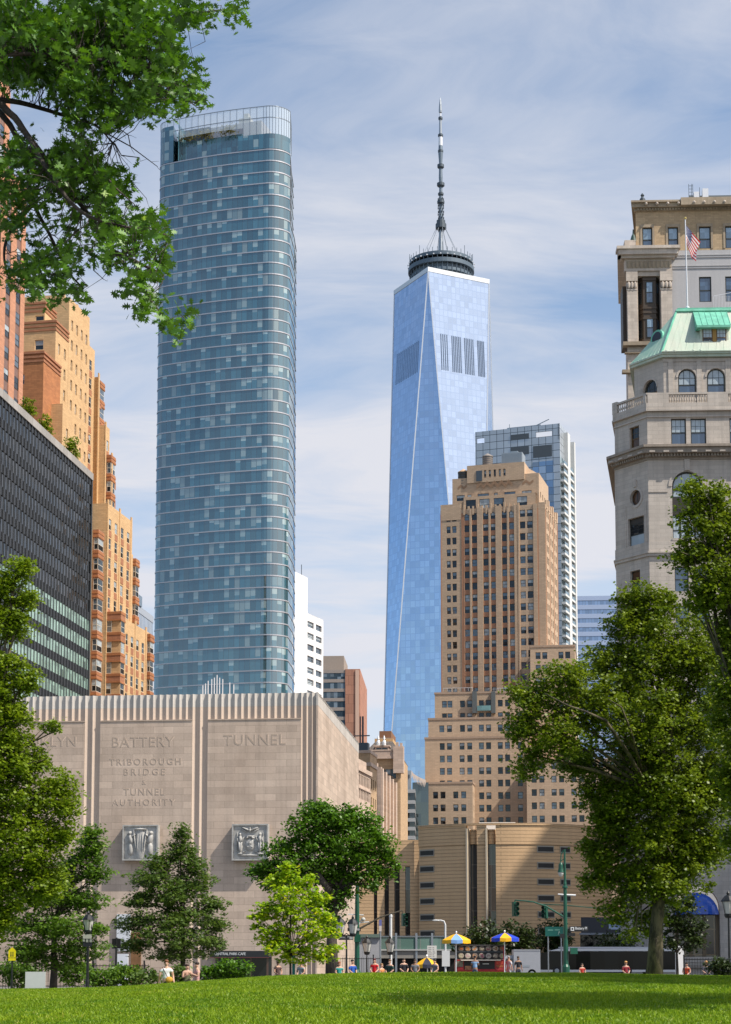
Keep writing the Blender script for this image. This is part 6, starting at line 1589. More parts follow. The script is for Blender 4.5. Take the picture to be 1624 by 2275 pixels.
# ================= taller building behind the copper roof
def back_building():
    Fm = Frame(1406, 520, 300, R(2.3))
    T = Fm.thing('cornice_stone_building', 'taller stone and tan brick building with bay windows and deep cornice behind the copper roof', 'building')
    st = masonry('pale_stone', (0.58, 0.50, 0.43), (0.44, 0.37, 0.31), bw=1.4, bh=0.6, joint=0.025, jdark=0.8, blot=0.4, streak=0.3, bump=0.3)
    gw = masonry('grey_wall', (0.44, 0.43, 0.44), (0.40, 0.39, 0.40), blot=0.25, streak=0.12, bump=0.05)
    tb = masonry('attic_brick', (0.48, 0.35, 0.215), (0.38, 0.27, 0.165), bw=0.9, bh=0.3, joint=0.03, jdark=0.85, blot=0.35, streak=0.2, bump=0.15)
    cs = masonry('dark_cornice', (0.42, 0.335, 0.24), (0.28, 0.22, 0.16), blot=0.5, streak=0.4, bump=0.3)
    x = lambda px, py=600, y=0.0: Fm.x(px, py, y); z = lambda py, y=0.0: Fm.z(py, 0, y)
    W = 24.0; Db = 22.0; XB = Fm.x(1388, 660, Db); wf = plain('window_frame_black', (0.03, 0.033, 0.03)); bluep = MATS['pane_blue']; pal = glass('pane_sky', (0.22, 0.32, 0.42), 3, 3, 0.06, 1.8, tilt=0.03)
    # brick attic
    b = MB(); wins = []; xl = x(1413, 520)
    cols = [(x(a, 530)-xl, x(e, 530)-xl) for a, e in ((1427.5, 1450), (1484.6, 1507.5), (1553.6, 1580), (1612, 1640))]
    facade(b, (xl, 0.5), (1, 0), W-xl, z(556), z(468), cols, [(z(552), z(503))], wins, 0.3); b.poly([(XB+3, Db, z(556)), (xl, 0.5, z(556)), (xl, 0.5, z(468)), (XB+3, Db, z(468))]); b.build('attic_wall', tb, T)
    for c, a, w_, h_, _ in wins:
        o = sash_window(T, c, a, w_, h_, wf, bluep, pal, 0.2, 0, 0.45); s = MB(); s.box(-w_/2-0.35, -0.42, h_, w_/2+0.35, -0.25, h_+0.5); s.box(w_/2+0.0, -0.40, 0, w_/2+0.35, -0.28, h_); s.box(-w_/2-0.35, -0.40, 0, -w_/2, -0.28, h_); s.build('window_surround', cs, o)
    xj = x(1511, 460)
    c = MB(); c.prism([(xl-0.3, 0.2), (W, 0.2), (W, Db), (XB+2.8, Db)], z(468), z(462)); c.prism([(xl-0.7, -0.4), (W, -0.4), (W, Db), (XB+2.4, Db)], z(462), z(453)); c.prism([(xl-0.9, -0.8), (xj, -0.8), (xj, Db), (XB+2.2, Db)], z(453), z(449)); c.box(xj, -1.1, z(462), W, -0.4, z(446))
    i = 0
    while xl+0.3+0.5*i < W: c.box(xl+0.3+0.5*i, -0.1, z(467), xl+0.55+0.5*i, 0.2, z(463)); i += 1
    c.build('roof_cornice', cs, T)
    for px in (1434, 1458, 1482, 1506, 1540, 1562, 1585, 1607): bs = MB(); bs.ell((x(px, 452), -1.1 if px > 1511 else -0.8, z(457)), (0.25, 0.3, 0.25), 0, 8, 6); bs.build('cornice_boss', st, T)
    up = MB(); xu = x(1531, 440, 3); up.box(xu, 3, z(449), W, Db, Fm.z(437, 0, 3)); up.frustum([(x(1560, 440, 4), 4), (W, 4), (W, 14), (x(1560, 440, 4), 14)], Fm.z(437, 0, 3), [(x(1600, 432, 4), 7), (W, 7), (W, 12), (x(1600, 432, 4), 12)], Fm.z(428, 0, 5)); up.build('roof_house', plain('roof_slate', (0.12, 0.145, 0.16), 0.6), T)
    rg = MB(); y = 1.5
    for px in (1530, 1536, 1539): rg.tube([(x(px, 430, y), y, z(446, y)), (x(px, 430, y), y, z(411, y))], 0.05, 4)
    for k in range(4): rg.tube([(x(1530, 430, y), y, z(415+7*k, y)), (x(1539, 430, y), y, z(415+7*k, y))], 0.04, 4)
    rg.tube([(x(1554, 430, y), y, z(446, y)), (x(1554, 430, y), y, z(419, y))], 0.05, 4); rg.lathe((x(1427, 440, y), y, z(449, y)), [(0.5, 0), (0.5, 0.5), (0.2, 0.9), (0.35, 1.2), (0.05, 1.6)], 8)
    rg.build('roof_ladder', steel_d, T)
    for px, pt_ in ((1548, 428), (1567, 421)): h_ = MB(); xx = x(px, 430, y); h_.box(xx-0.5, y, z(446, y), xx+0.5, y+1, z(pt_, y)); h_.build('chimney', steel_w, T)
    # stone body: two pilasters framing bays, deep cornice
    xp0 = x(1392, 660); b = MB(); z0, z1 = 0.0, z(603)
    rx0, rx1 = x(1417, 660), x(1467, 660); xe = x(1493, 660)
    facade(b, (xp0, 0), (1, 0), xe-xp0, z0, z1, [(rx0-xp0, rx1-xp0)], [(z(758), z(613))], [], 2.0)
    b.poly([(XB, Db, z0), (xp0, 0, z0), (xp0, 0, z1), (XB, Db, z1)]); b.build('stone_wall', st, T)
    gwm = MB(); w2 = []
    facade(gwm, (xe, 0.4), (1, 0), W-xe, z0, z(556), [(x(1553.6, 640)-xe, x(1581, 640)-xe), (x(1612, 640)-xe, x(1640, 640)-xe), (x(1655, 640)-xe, x(1680, 640)-xe)], [(z(671), z(615))], w2, 0.3)
    for py in (566, 571, 590, 595): gwm.box(xe, 0.28, z(py+1.5), W, 0.42, z(py))
    gwm.build('grey_wall', gw, T)
    for c_, a, w_, h_, _ in w2: sash_window(T, c_, a, w_, h_, wf, bluep, bluep, 0.2, 0, 0.47)
    ca = MB()
    ca.box(xp0-0.3, -0.3, z(603), xe, 1, z(577)); ca.box(xp0-0.9, -0.9, z(577), xe+0.5, 1, z(571)); ca.box(xp0-1.4, -1.4, z(571), xe+1.0, 1, z(560)); ca.box(xp0-1.7, -1.7, z(560), xe+1.3, 1, z(553.5))
    ca.prism([(xp0-1.6, -0.9), (xp0+0.5, -0.9), (XB+.5, Db), (XB-1.2, Db)], z(571), z(556)); ca.build('main_cornice', st, T)
    fz = MB(); i = 0
    while xp0+0.2+0.7*i < xe-0.5: fz.ell((xp0+0.4+0.7*i, -0.35, z(590)), (0.28, 0.14, 0.62), 0, 8, 6); i += 1
    fz.box(xp0, -0.34, z(597), xe-0.1, -0.28, z(582)); fz.build('carved_frieze', cs, T)
    for px0, px1 in ((1393, 1414.5), (1468, 1492)):
        p = MB(); a_, e_ = x(px0, 660), x(px1, 660); p.box(a_, -0.35, z(760), e_, 0, z(645)); p.box(a_-0.15, -0.45, z(626), e_+0.15, 0, z(603)); p.box(a_-.1, -0.42, z(646), e_+.1, 0, z(643))
        for i in range(3): p.ell((a_+(e_-a_)*(i+0.5)/3, -0.5, z(635)), ((e_-a_)*0.16, 0.15, 0.6), 0, 8, 6)
        p.box(a_, -0.36, z(640), e_, 0, z(630)); p.build('pilaster', st, T)
    # the bronze bay in the recess: two storeys of three-sided bay windows
    bm = plain('bronze_bay', (0.07, 0.05, 0.035), 0.5, 0.2); c0 = (rx0+rx1)/2; hw = (rx1-rx0)/2
    bb = MB(); bb.prism([(c0-hw, 1.9), (c0-hw*0.5, 0.5), (c0+hw*0.62, 0.5), (c0+hw, 1.9)], z(758), z(613)); 
    for py in (613, 617, 680, 690, 703, 752): bb.prism([(c0-hw, 1.8), (c0-hw*0.54, 0.38), (c0+hw*0.66, 0.38), (c0+hw, 1.8)], z(py+4), z(py))
    o = bb.build('bay', bm, T)
    for za, zb_ in ((z(671), z(624)), (z(748), z(704))):
        sash_window(o, (c0-hw*0.08+hw*0.14, 0.46, za), 0, hw*0.62, zb_-za, wf, bluep, pal, 0.12, 0, 0.5)
        s = MB(); t_ = math.atan2(1.4, -(-hw*0.38)); sash_window(o, (c0+hw*0.81, 1.16, za), math.atan2(1.4, hw*0.38), 1.0, zb_-za, wf, darkp_, bluep, 0.12, 0, 0.5)
        sash_window(o, (c0-hw*0.75, 1.16, za), -math.atan2(1.4, hw*0.5), 1.0, zb_-za, wf, darkp_, darkp_, 0.12, 0, 0.5)
    for a_ in ((xp0-0.8, -0.9, z(770), xe, 0.5, z(762)), (xp0-0.5, -0.5, z(786), xe, 0.3, z(783)), (xp0-1.0, -0.7, z(830), xe, 0.3, z(823))): lc = MB(); lc.box(*a_); lc.build('string_course', cs, T)
    # side face bays, dark and standing proud
    sd_ = MB()
    sd_.box(xp0-0.45, 2.2, z(758), xp0+1, 6, z(625)); sd_.build('side_bay', bm, T)
    rl = MB(); xa = x(1585, 690)
    for i in range(12): rl.tube([(xa+i*0.25, -0.4, z(690)), (xa+i*0.25, -0.4, z(662))], 0.03, 4)
    rl.tube([(xa, -0.4, z(662)), (xa+3, -0.4, z(655))], 0.05, 4); rl.build('railing', steel_w, T)
    go = MB(); go.lathe((xp0-0.2, 1.0, z(553)), [(0.5, 0), (0.5, 1.4)], 4) if False else None
    go.box(xp0-0.2, 0.0, z(553), x(1412, 540), 3, z(533)); go.build('parapet_block', st, T)
    gg = MB(); gg.lathe((x(1408, 530), 0.8, z(533)), [(0.6, 0), (0.35, 1.0), (0.15, 1.4), (0.1, 2.2)], 8); gg.build('finial', plain('verdigris_dark', (0.03, 0.07, 0.06), 0.6), T)
darkp_ = MATS['pane_dark']
back_building()
# ---- leaves and trees
LEAF = np.array([(0, -.5, 0), (.30, -.12, .06), (.22, .28, .05), (0, .5, -.04), (-.22, .28, .05), (-.30, -.12, .06)])
MAPLE = np.array([(0, -.5, 0), (.16, -.22, .02), (.48, -.25, .05), (.30, .02, .03), (.44, .28, .05), (.16, .22, .02), (0, .52, -.03), (-.16, .22, .02), (-.44, .28, .05), (-.30, .02, .03), (-.48, -.25, .05), (-.16, -.22, .02)])
OAK = np.array([(0, -.5, 0), (.05, -.30, 0), (.22, -.34, .03), (.10, -.18, .01), (.36, -.10, .05), (.11, .02, .01), (.34, .22, .05), (.09, .20, 0), (.16, .40, .02), (.03, .36, 0), (0, .56, -.02), (-.03, .36, 0), (-.16, .40, .02), (-.09, .20, 0), (-.34, .22, .05), (-.11, .02, .01), (-.36, -.10, .05), (-.10, -.18, .01), (-.22, -.34, .03), (-.05, -.30, 0)])
def leaf_mesh(name, C, size, rnd, tpl=LEAF, up=0.5, droop=0.0, rng=RNG):
    """leaves at the points C: random turns, faces tending upward"""
    n = len(C)
    nrm = rng.normal(size=(n, 3)); nrm /= np.linalg.norm(nrm, axis=1, keepdims=True)
    nrm[:, 2] = np.abs(nrm[:, 2])*1.0+up; nrm /= np.linalg.norm(nrm, axis=1, keepdims=True)
    t = rng.normal(size=(n, 3)); t[:, 2] -= droop; t -= nrm*np.sum(t*nrm, 1, keepdims=True); t /= np.linalg.norm(t, axis=1, keepdims=True)
    b = np.cross(nrm, t)
    s = np.asarray(size).reshape(-1, 1, 1)
    V = C[:, None, :]+s*(tpl[None, :, 0:1]*b[:, None, :]+tpl[None, :, 1:2]*t[:, None, :]+tpl[None, :, 2:3]*nrm[:, None, :])
    return island_mesh(name, V, rnd)
def bark(name, a, b_):
    if name in MATS: return MATS[name]
    m, t, bb = newmat(name); ob = t.node('ShaderNodeTexCoord').outputs['Object']
    n = t.noise(t.scale(ob, (1, 1, 0.35)), 3.5, 5); n2 = t.noise(ob, 22, 3)
    c = t.mix(t.ramp(n, [(0.42, 0.0), (0.56, 1.0)]), a, b_); t.l.new(c, bb.inputs['Base Color']); bb.inputs['Roughness'].default_value = 0.9
    bp = t.node('ShaderNodeBump'); t.put(bp, 'Height', n2); t.put(bp, 'Distance', 0.03); t.l.new(bp.outputs[0], bb.inputs['Normal'])
    MATS[name] = m; return m
bk_plane = bark('plane_bark', (0.035, 0.028, 0.02), (0.125, 0.10, 0.062))
bk_dark = bark('dark_bark', (0.035, 0.028, 0.022), (0.075, 0.06, 0.048))
def tree(name, label, px, py, Y, blobs, mat, bk, leaf=0.17, dens=1.0, clump=0.55, trunk_w=0.35, fork=0.35, tpl=LEAF, group=None, lean=0.0, up=0.5, flat=0.7, tone=0.5, trunk=True, seed=1, cat='tree', twigs=2, trunkpath=None, limbs=None, zb=None, bump=0.28, depth=0.85, cname='crown'):
    """blobs: (px, py, rx, ry[, depth offset]) ellipses of the crown seen in the photo, each given real depth"""
    rng = np.random.default_rng(seed); rd = random.Random(seed)
    base = at(px, py, Y); base.z = hz1(base.x, Y)-0.1 if zb is None else zb
    T = thing(name, label, cat, tuple(base), 0, group)
    C = []; Rn = []; cents = []
    k = Y/F
    for bl in blobs:
        dy = bl[4] if len(bl) > 4 else rd.uniform(-0.3, 0.3)*bl[2]*k
        c = at(bl[0], bl[1], Y+dy); kk = (Y+dy)/F; rx, rz = bl[2]*kk, bl[3]*kk; ry = max(rx, 0.6*rz)*depth
        cents.append((c, rx, ry, rz))
        n = max(6, int(dens*5.2*(rx*rz*math.pi)/(clump**2)))
        d = rng.normal(size=(n, 3)); d /= np.linalg.norm(d, axis=1, keepdims=True)
        r = rng.random(n)**0.42*(1+np.where(rng.random(n) < 0.26, 0.38*rng.random(n), 0))
        P = d*r[:, None]*np.array([rx, ry, rz])*(1-clump*0.35/max(rx, rz))+np.array(c)
        for p, rr in zip(P, r):
            cr = clump*rng.uniform(0.4, 1.3)*(0.7 if rr > 1 else 1); m = int(26*(clump/0.55)**2*(0.17/leaf)**2*rng.uniform(0.6, 1.4))
            q = rng.normal(size=(m, 3)); q /= np.linalg.norm(q, axis=1, keepdims=True); q *= (rng.random(m)**0.5)[:, None]*cr; q[:, 2] *= flat
            C.append(q+p); ct = rng.uniform(0, 1)
            Rn.append(np.clip(tone*0.36+0.46*ct**1.5+bump*rng.random(m), 0, 1))
    C = np.concatenate(C); Rn = np.concatenate(Rn)
    me = leaf_mesh(cname, C-np.array(base), leaf*rng.uniform(0.65, 1.25, len(C)), Rn, tpl, up, 0.6, rng); me.materials.append(mat)
    link(cname, me, T)
    if trunk:
        mb = MB()
        topc = max((c[0].z for c in cents)); f0 = Vector((base.x, Y, base.z+(topc-base.z)*fork))
        mid = sorted(cents, key=lambda c: -c[1]*c[3])[0][0]
        tp = [base, base.lerp(f0, 0.4)+Vector((0.1*trunk_w, 0, 0)), f0] if trunkpath is None else [at(a, b_, Y) for a, b_ in trunkpath]
        tp[0].z = base.z
        nT = len(tp); rad = [trunk_w/2*(1.25 if i == 0 else 1-0.35*i/(nT-1)) for i in range(nT)]
        mb.tube([p-base for p in tp], rad, 10)
        end = tp[-1]
        for c, rx, ry, rz in cents:
            if (c-end).length < 0.3: continue
            st = end if c.z >= end.z-0.5 else tp[-2].lerp(end, 0.5)
            mdl = st.lerp(c, 0.5)+Vector((rd.uniform(-.3, .3)*rx, rd.uniform(-.3, .3)*rx, 0.10*(c-st).length))
            r0 = trunk_w*0.20*rd.uniform(0.7, 1.1)
            pts = [st, st.lerp(mdl, 0.5)+Vector((0, 0, 0.05*(c-st).length)), mdl, c+Vector((0, 0, rz*0.3))]
            mb.tube([p-base for p in pts], [r0, r0*0.8, r0*0.6, r0*0.22], 6)
            for q in range(twigs):
                e = c+Vector((rd.uniform(-.85, .85)*rx, rd.uniform(-.8, .8)*ry, rd.uniform(-.7, .8)*rz)); s0 = mdl.lerp(c, rd.uniform(0, .8))
                mb.tube([s0-base, s0.lerp(e, 0.5)+Vector((0, 0, 0.15*rz))-base, e-base], [r0*0.35, r0*0.24, r0*0.08], 5)
        mb.build('trunk', bk, T, True)
        for pts, w0 in (limbs or []):
            lb = MB(); P = [at(a, b_, Y+dy) for a, b_, dy in pts]; lb.tube([p-base for p in P], [w0*(1-0.75*i/(len(P)-1)) for i in range(len(P))], 8); lb.build('limb', bk, T, True)
    return T
f_plane = foliage('plane_leaves', (0.035, 0.08, 0.008), (0.27, 0.345, 0.022), 0.4, (0.32, 0.31, 0.03))
f_syc = foliage('sycamore_leaves', (0.045, 0.105, 0.008), (0.32, 0.42, 0.022), 0.42, (0.38, 0.36, 0.03))
f_pin = foliage('pin_oak_leaves', (0.03, 0.085, 0.012), (0.19, 0.33, 0.03), 0.42, (0.30, 0.36, 0.06))
f_pin2 = foliage('pin_oak_leaves_grey', (0.03, 0.075, 0.016), (0.18, 0.27, 0.05), 0.42, (0.32, 0.36, 0.13))
f_lime = foliage('yellow_green_leaves', (0.09, 0.26, 0.008), (0.55, 0.68, 0.02), 0.48, (0.80, 0.70, 0.03))
f_dark = foliage('deep_green_leaves', (0.022, 0.075, 0.008), (0.15, 0.31, 0.016), 0.4, (0.2, 0.32, 0.02))
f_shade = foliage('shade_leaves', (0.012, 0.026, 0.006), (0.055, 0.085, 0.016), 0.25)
f_oak = foliage('oak_leaves', (0.010, 0.048, 0.005), (0.14, 0.31, 0.016), 0.3, (0.26, 0.40, 0.03), 0.6)

# big plane tree on the right
tree('plane_tree', 'largest yellow green plane tree with thick pale trunk in front of the bus', 1452, 2158, 70, [
    (1418, 1330, 60, 42), (1395, 1385, 75, 50), (1470, 1400, 110, 75), (1350, 1465, 70, 50), (1440, 1500, 140, 80), (1560, 1480, 100, 90),
    (1245, 1510, 75, 50, -2), (1180, 1555, 62, 48, -2), (1300, 1560, 110, 70, -1), (1160, 1610, 50, 45, -2), (1420, 1600, 150, 80), (1240, 1640, 85, 60, -2), (1180, 1690, 42, 50, -2), (1300, 1690, 60, 45, 1),
    (1560, 1620, 100, 100), (1400, 1700, 90, 60, 1), (1480, 1740, 130, 90), (1380, 1790, 70, 60), (1360, 1850, 62, 55), (1440, 1860, 100, 80), (1550, 1830, 90, 100), (1345, 1930, 55, 55), (1400, 1960, 80, 60), (1500, 1950, 80, 70), (1330, 1900, 35, 40), (1370, 2025, 50, 34), (1440, 2050, 40, 35, 1), (1570, 1890, 60, 60), (1310, 1960, 30, 30), (1520, 1900, 80, 70), (1405, 2075, 26, 18), (1325, 1745, 50, 50), (1345, 1805, 56, 50), (1275, 1700, 50, 38), (1470, 1330, 46, 34), (1600, 1430, 60, 70), (1300, 1880, 26, 26), (1610, 1740, 60, 90), (1530, 1740, 80, 70)],
    f_plane, bk_plane, 0.135, 1.0, 0.55, 0.60, 0.4, MAPLE, trunkpath=[(1452, 2158), (1458, 2060), (1468, 1950), (1470, 1800)], seed=3,
    limbs=[([(1466, 1800, 0), (1400, 1680, -1.5), (1345, 1600, -3.0), (1300, 1580, -3.4), (1262, 1567, -3.6), (1210, 1540, -3.4)], 0.085), ([(1440, 1760, 0), (1400, 1620, -2.4), (1380, 1570, -3.2), (1350, 1552, -3.4)], 0.06), ([(1470, 1800, 0), (1480, 1620, 0), (1450, 1420, 0)], 0.14)], group='plane trees on the lawn edge')
# second plane tree, its top above the first at the right edge
tree('plane_tree', 'taller plane tree at the right edge whose top hides the big arched window', 1690, 2165, 62, [
    (1545, 1085, 42, 32), (1590, 1110, 50, 45), (1560, 1150, 65, 45), (1620, 1180, 60, 80), (1565, 1215, 75, 50), (1520, 1240, 42, 30), (1600, 1290, 80, 70), (1560, 1330, 50, 45), (1630, 1400, 60, 90), (1640, 1560, 70, 120), (1645, 1720, 60, 100), (1650, 1860, 50, 80), (1680, 1300, 70, 120), (1700, 1500, 90, 140), (1700, 1750, 90, 140)],
    f_plane, bk_plane, 0.135, 1.0, 0.54, 0.6, 0.4, MAPLE, seed=5, group='plane trees on the lawn edge')
# two more of them stand just outside the frame to the right and shade the lawn
def off(L, Y0): return [(812+4000*x/y, 2150-(z-1.7)*4000/y, r*4000/y, r*3400/y, y-Y0) for x, y, z, r in L]
tree('plane_tree', 'plane tree just outside the right edge of view that shades the lawn crest', 812+4000*15.5/43, 2230, 43, off([(12.8, 46, 14, 2.8), (13, 42, 13, 3), (14.2, 38, 11, 3), (13, 49, 12, 2.5), (16.5, 42, 15, 4), (16.5, 36, 12, 3.5), (13, 45, 8.5, 2.2), (17, 47, 11, 4), (18, 39, 9, 3.5), (13.2, 40, 9, 2.4)], 43),
    f_plane, bk_plane, 0.26, 0.8, 0.8, 0.7, 0.4, LEAF, seed=9, twigs=1, group='plane trees on the lawn edge')
tree('plane_tree', 'plane tree outside the right edge of view nearest the camera', 812+4000*11.5/27.5, 2300, 27.5, off([(9.2, 27.5, 9, 2.2), (9.6, 26, 11, 2.3), (11.5, 27, 13, 2.8), (12, 28, 9.5, 2.6), (9.0, 28.5, 7, 1.6), (8.8, 25.5, 8.5, 1.8)], 27.5),
    f_plane, bk_plane, 0.26, 0.8, 0.8, 0.6, 0.4, LEAF, seed=10, twigs=1, group='plane trees on the lawn edge')
# small dark tree in front of the stone building's door
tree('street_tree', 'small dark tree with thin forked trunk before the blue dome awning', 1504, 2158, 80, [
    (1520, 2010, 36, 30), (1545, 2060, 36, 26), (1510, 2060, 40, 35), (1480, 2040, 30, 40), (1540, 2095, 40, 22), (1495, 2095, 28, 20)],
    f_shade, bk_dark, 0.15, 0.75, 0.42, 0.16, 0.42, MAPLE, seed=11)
# left: tall sycamore at the edge
tree('sycamore_tree', 'tall yellow green sycamore tree at the left edge before the black office', -70, 2190, 66, [
    (40, 1262, 40, 32), (10, 1300, 50, 50), (60, 1335, 42, 30), (15, 1390, 60, 42), (-30, 1330, 60, 80), (40, 1370, 30, 20), (20, 1480, 42, 40), (60, 1510, 46, 36), (-10, 1560, 80, 70), (36, 1590, 50, 36), (118, 1612, 32, 14), (36, 1640, 46, 36), (20, 1700, 90, 60), (74, 1690, 46, 44), (130, 1745, 50, 48), (60, 1780, 90, 60), (150, 1790, 42, 38), (40, 1870, 110, 70), (130, 1850, 52, 50), (20, 1960, 120, 80), (100, 1950, 60, 55), (-10, 2040, 60, 50), (-60, 1700, 100, 300), (-60, 1980, 100, 150)],
    f_syc, bk_plane, 0.135, 1.05, 0.5, 0.6, 0.4, MAPLE, seed=13)
tree('pin_oak', 'dark green pin oak with two dark stems behind the white board', 118, 2175, 80, [
    (205, 1868, 40, 42), (190, 1905, 45, 36), (140, 1940, 60, 40), (215, 1940, 40, 28), (110, 2000, 95, 40), (190, 2000, 55, 34), (60, 2060, 80, 36), (150, 2060, 85, 34), (215, 2062, 32, 20), (90, 2110, 80, 26), (180, 2110, 70, 26), (60, 2120, 40, 26), (130, 2140, 60, 16)],
    f_pin, bk_dark, 0.18, 1.7, 0.5, 0.34, 0.5, OAK, seed=17, flat=0.45, up=0.7, group='pin oaks before the ventilation building')
tree('pin_oak', 'conical grey green pin oak partly covering the drape relief', 405, 2165, 88, [
    (405, 1850, 22, 28), (400, 1890, 42, 30), (425, 1920, 44, 26), (360, 1915, 44, 26), (330, 1950, 62, 26), (430, 1960, 56, 32), (385, 1985, 82, 36), (310, 2000, 48, 22), (470, 2010, 42, 24), (400, 2040, 96, 34), (300, 2050, 48, 26), (485, 2055, 34, 22), (390, 2085, 106, 28), (300, 2100, 44, 22), (470, 2095, 36, 20), (400, 2120, 80, 18)],
    f_pin2, bk_dark, 0.18, 1.8, 0.5, 0.3, 0.45, OAK, seed=19, flat=0.45, up=0.7, group='pin oaks before the ventilation building')
tree('maple_sapling', 'bright yellow green young maple glowing in the sun at the centre left', 645, 2165, 94, [
    (640, 1935, 24, 26), (615, 1965, 34, 24), (672, 1965, 34, 28), (645, 1995, 52, 28), (700, 1995, 34, 22), (600, 2020, 38, 24), (660, 2030, 62, 30), (578, 2040, 24, 14), (720, 2040, 34, 20), (610, 2070, 50, 24), (690, 2075, 56, 26), (570, 2058, 18, 10), (735, 2070, 24, 14), (625, 2105, 52, 22), (700, 2112, 48, 20), (742, 2105, 22, 12), (600, 2090, 40, 18), (655, 2130, 44, 14), (715, 2132, 32, 10), (640, 1922, 10, 12), (612, 1948, 12, 8), (690, 1948, 12, 10), (562, 2036, 12, 6), (748, 2052, 12, 6), (728, 1990, 12, 8), (588, 2008, 12, 8)],
    f_lime, bk_dark, 0.2, 0.85, 0.36, 0.16, 0.3, MAPLE, seed=23, flat=0.5, up=0.7, bump=0.5, tone=0.3)
tree('shade_tree', 'dense deep green round crowned tree in front of the curved car park', 738, 2160, 112, [
    (700, 1800, 42, 26), (740, 1815, 66, 36), (800, 1830, 60, 34), (680, 1845, 58, 34), (750, 1865, 92, 42), (835, 1870, 50, 34), (640, 1890, 52, 32), (860, 1905, 30, 20), (700, 1910, 80, 34), (800, 1910, 62, 32), (600, 1925, 42, 24), (575, 1940, 32, 18), (650, 1945, 54, 24), (780, 1945, 40, 18), (840, 1940, 42, 20), (610, 1960, 36, 20), (730, 1950, 50, 22), (700, 2000, 36, 20), (770, 1985, 30, 16), (820, 1965, 34, 14), (880, 1925, 14, 10), (740, 2010, 40, 18), (730, 2050, 36, 20)],
    f_dark, bk_dark, 0.22, 1.3, 0.7, 0.75, 0.5, LEAF, seed=29, trunkpath=[(738, 2160), (737, 2090), (740, 2030), (752, 1975)], limbs=[([(742, 2020, 0), (775, 1960, 0), (800, 1925, 0), (825, 1890, 0)], 0.3), ([(745, 2000, 0), (712, 1950, -1), (680, 1900, 0)], 0.3), ([(752, 1975, 0), (790, 1950, 1), (850, 1915, 1), (880, 1925, 1)], 0.2)])
# dark planting in front of the car park
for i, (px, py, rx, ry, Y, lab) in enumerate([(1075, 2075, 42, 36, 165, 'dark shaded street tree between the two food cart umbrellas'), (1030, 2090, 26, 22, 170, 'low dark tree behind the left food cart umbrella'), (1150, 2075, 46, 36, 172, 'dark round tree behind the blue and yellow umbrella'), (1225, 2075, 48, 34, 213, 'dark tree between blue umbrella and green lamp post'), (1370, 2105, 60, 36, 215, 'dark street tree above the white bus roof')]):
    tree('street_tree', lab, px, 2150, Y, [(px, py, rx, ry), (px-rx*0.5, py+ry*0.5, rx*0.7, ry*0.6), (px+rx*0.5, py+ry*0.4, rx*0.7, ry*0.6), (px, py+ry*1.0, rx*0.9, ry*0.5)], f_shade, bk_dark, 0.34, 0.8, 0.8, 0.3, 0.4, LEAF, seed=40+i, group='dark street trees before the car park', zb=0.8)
# shrubs and ferns along the fence
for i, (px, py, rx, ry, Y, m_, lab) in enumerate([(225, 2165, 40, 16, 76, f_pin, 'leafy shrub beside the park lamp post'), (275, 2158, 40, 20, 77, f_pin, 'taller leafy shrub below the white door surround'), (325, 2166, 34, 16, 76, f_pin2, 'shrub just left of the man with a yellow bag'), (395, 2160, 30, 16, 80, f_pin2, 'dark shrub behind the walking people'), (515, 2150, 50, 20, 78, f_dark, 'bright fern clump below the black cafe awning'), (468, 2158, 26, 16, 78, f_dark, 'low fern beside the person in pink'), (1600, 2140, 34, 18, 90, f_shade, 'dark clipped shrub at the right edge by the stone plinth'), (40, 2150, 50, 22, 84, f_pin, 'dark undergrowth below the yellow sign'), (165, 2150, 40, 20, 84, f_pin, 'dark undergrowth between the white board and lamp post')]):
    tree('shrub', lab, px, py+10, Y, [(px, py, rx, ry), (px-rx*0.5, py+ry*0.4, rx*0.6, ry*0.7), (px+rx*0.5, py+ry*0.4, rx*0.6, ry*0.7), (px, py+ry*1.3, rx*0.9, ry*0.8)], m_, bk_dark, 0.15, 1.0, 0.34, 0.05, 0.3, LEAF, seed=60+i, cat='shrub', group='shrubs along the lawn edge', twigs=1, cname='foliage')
# roof shrubs on the black office
def roof_shrubs():
    Fm, zt = BO
    for i, (px, py, rx, ry, lab) in enumerate([(62, 902, 20, 20, 'largest willowy shrub on the black office roof edge'), (100, 940, 18, 22, 'middle shrub on the black office roof edge'), (160, 988, 19, 22, 'shrub nearest the corner of the black office roof')]):
        y = Fm.y(px, py+20, -1.2); wx, wy = Fm.w(-1.2, y)
        tree('roof_shrub', lab, px, py, wy, [(px, py, rx, ry), (px-rx*0.3, py+ry*0.6, rx*0.8, ry*0.6), (px+rx*0.5, py+ry*0.9, rx*0.6, ry*0.6)], f_syc, bk_dark, 0.32, 0.8, 0.6, 0.1, 0.3, LEAF, seed=80+i, cat='shrub', group='shrubs on the black office roof', twigs=1, zb=zt-0.3, cname='foliage')
    G, T, zterr, xa, xb = GT
    for px, py in ((415, 300), (455, 298), (505, 291)):
        x = G.x(px, py); c = MB()
        rng = np.random.default_rng(px); n = 240
        p = rng.normal(size=(n, 3))*np.array([1.3, 0.5, 0.7])+np.array([x, 0.9, zterr+0.5])
        me = leaf_mesh('terrace_plant', p, np.full(n, 0.55), rng.random(n), LEAF, 0.4, 0, rng); me.materials.append(foliage('terrace_leaves', (0.10, 0.10, 0.03), (0.26, 0.22, 0.06))); link('terrace_plant', me, T)
roof_shrubs()

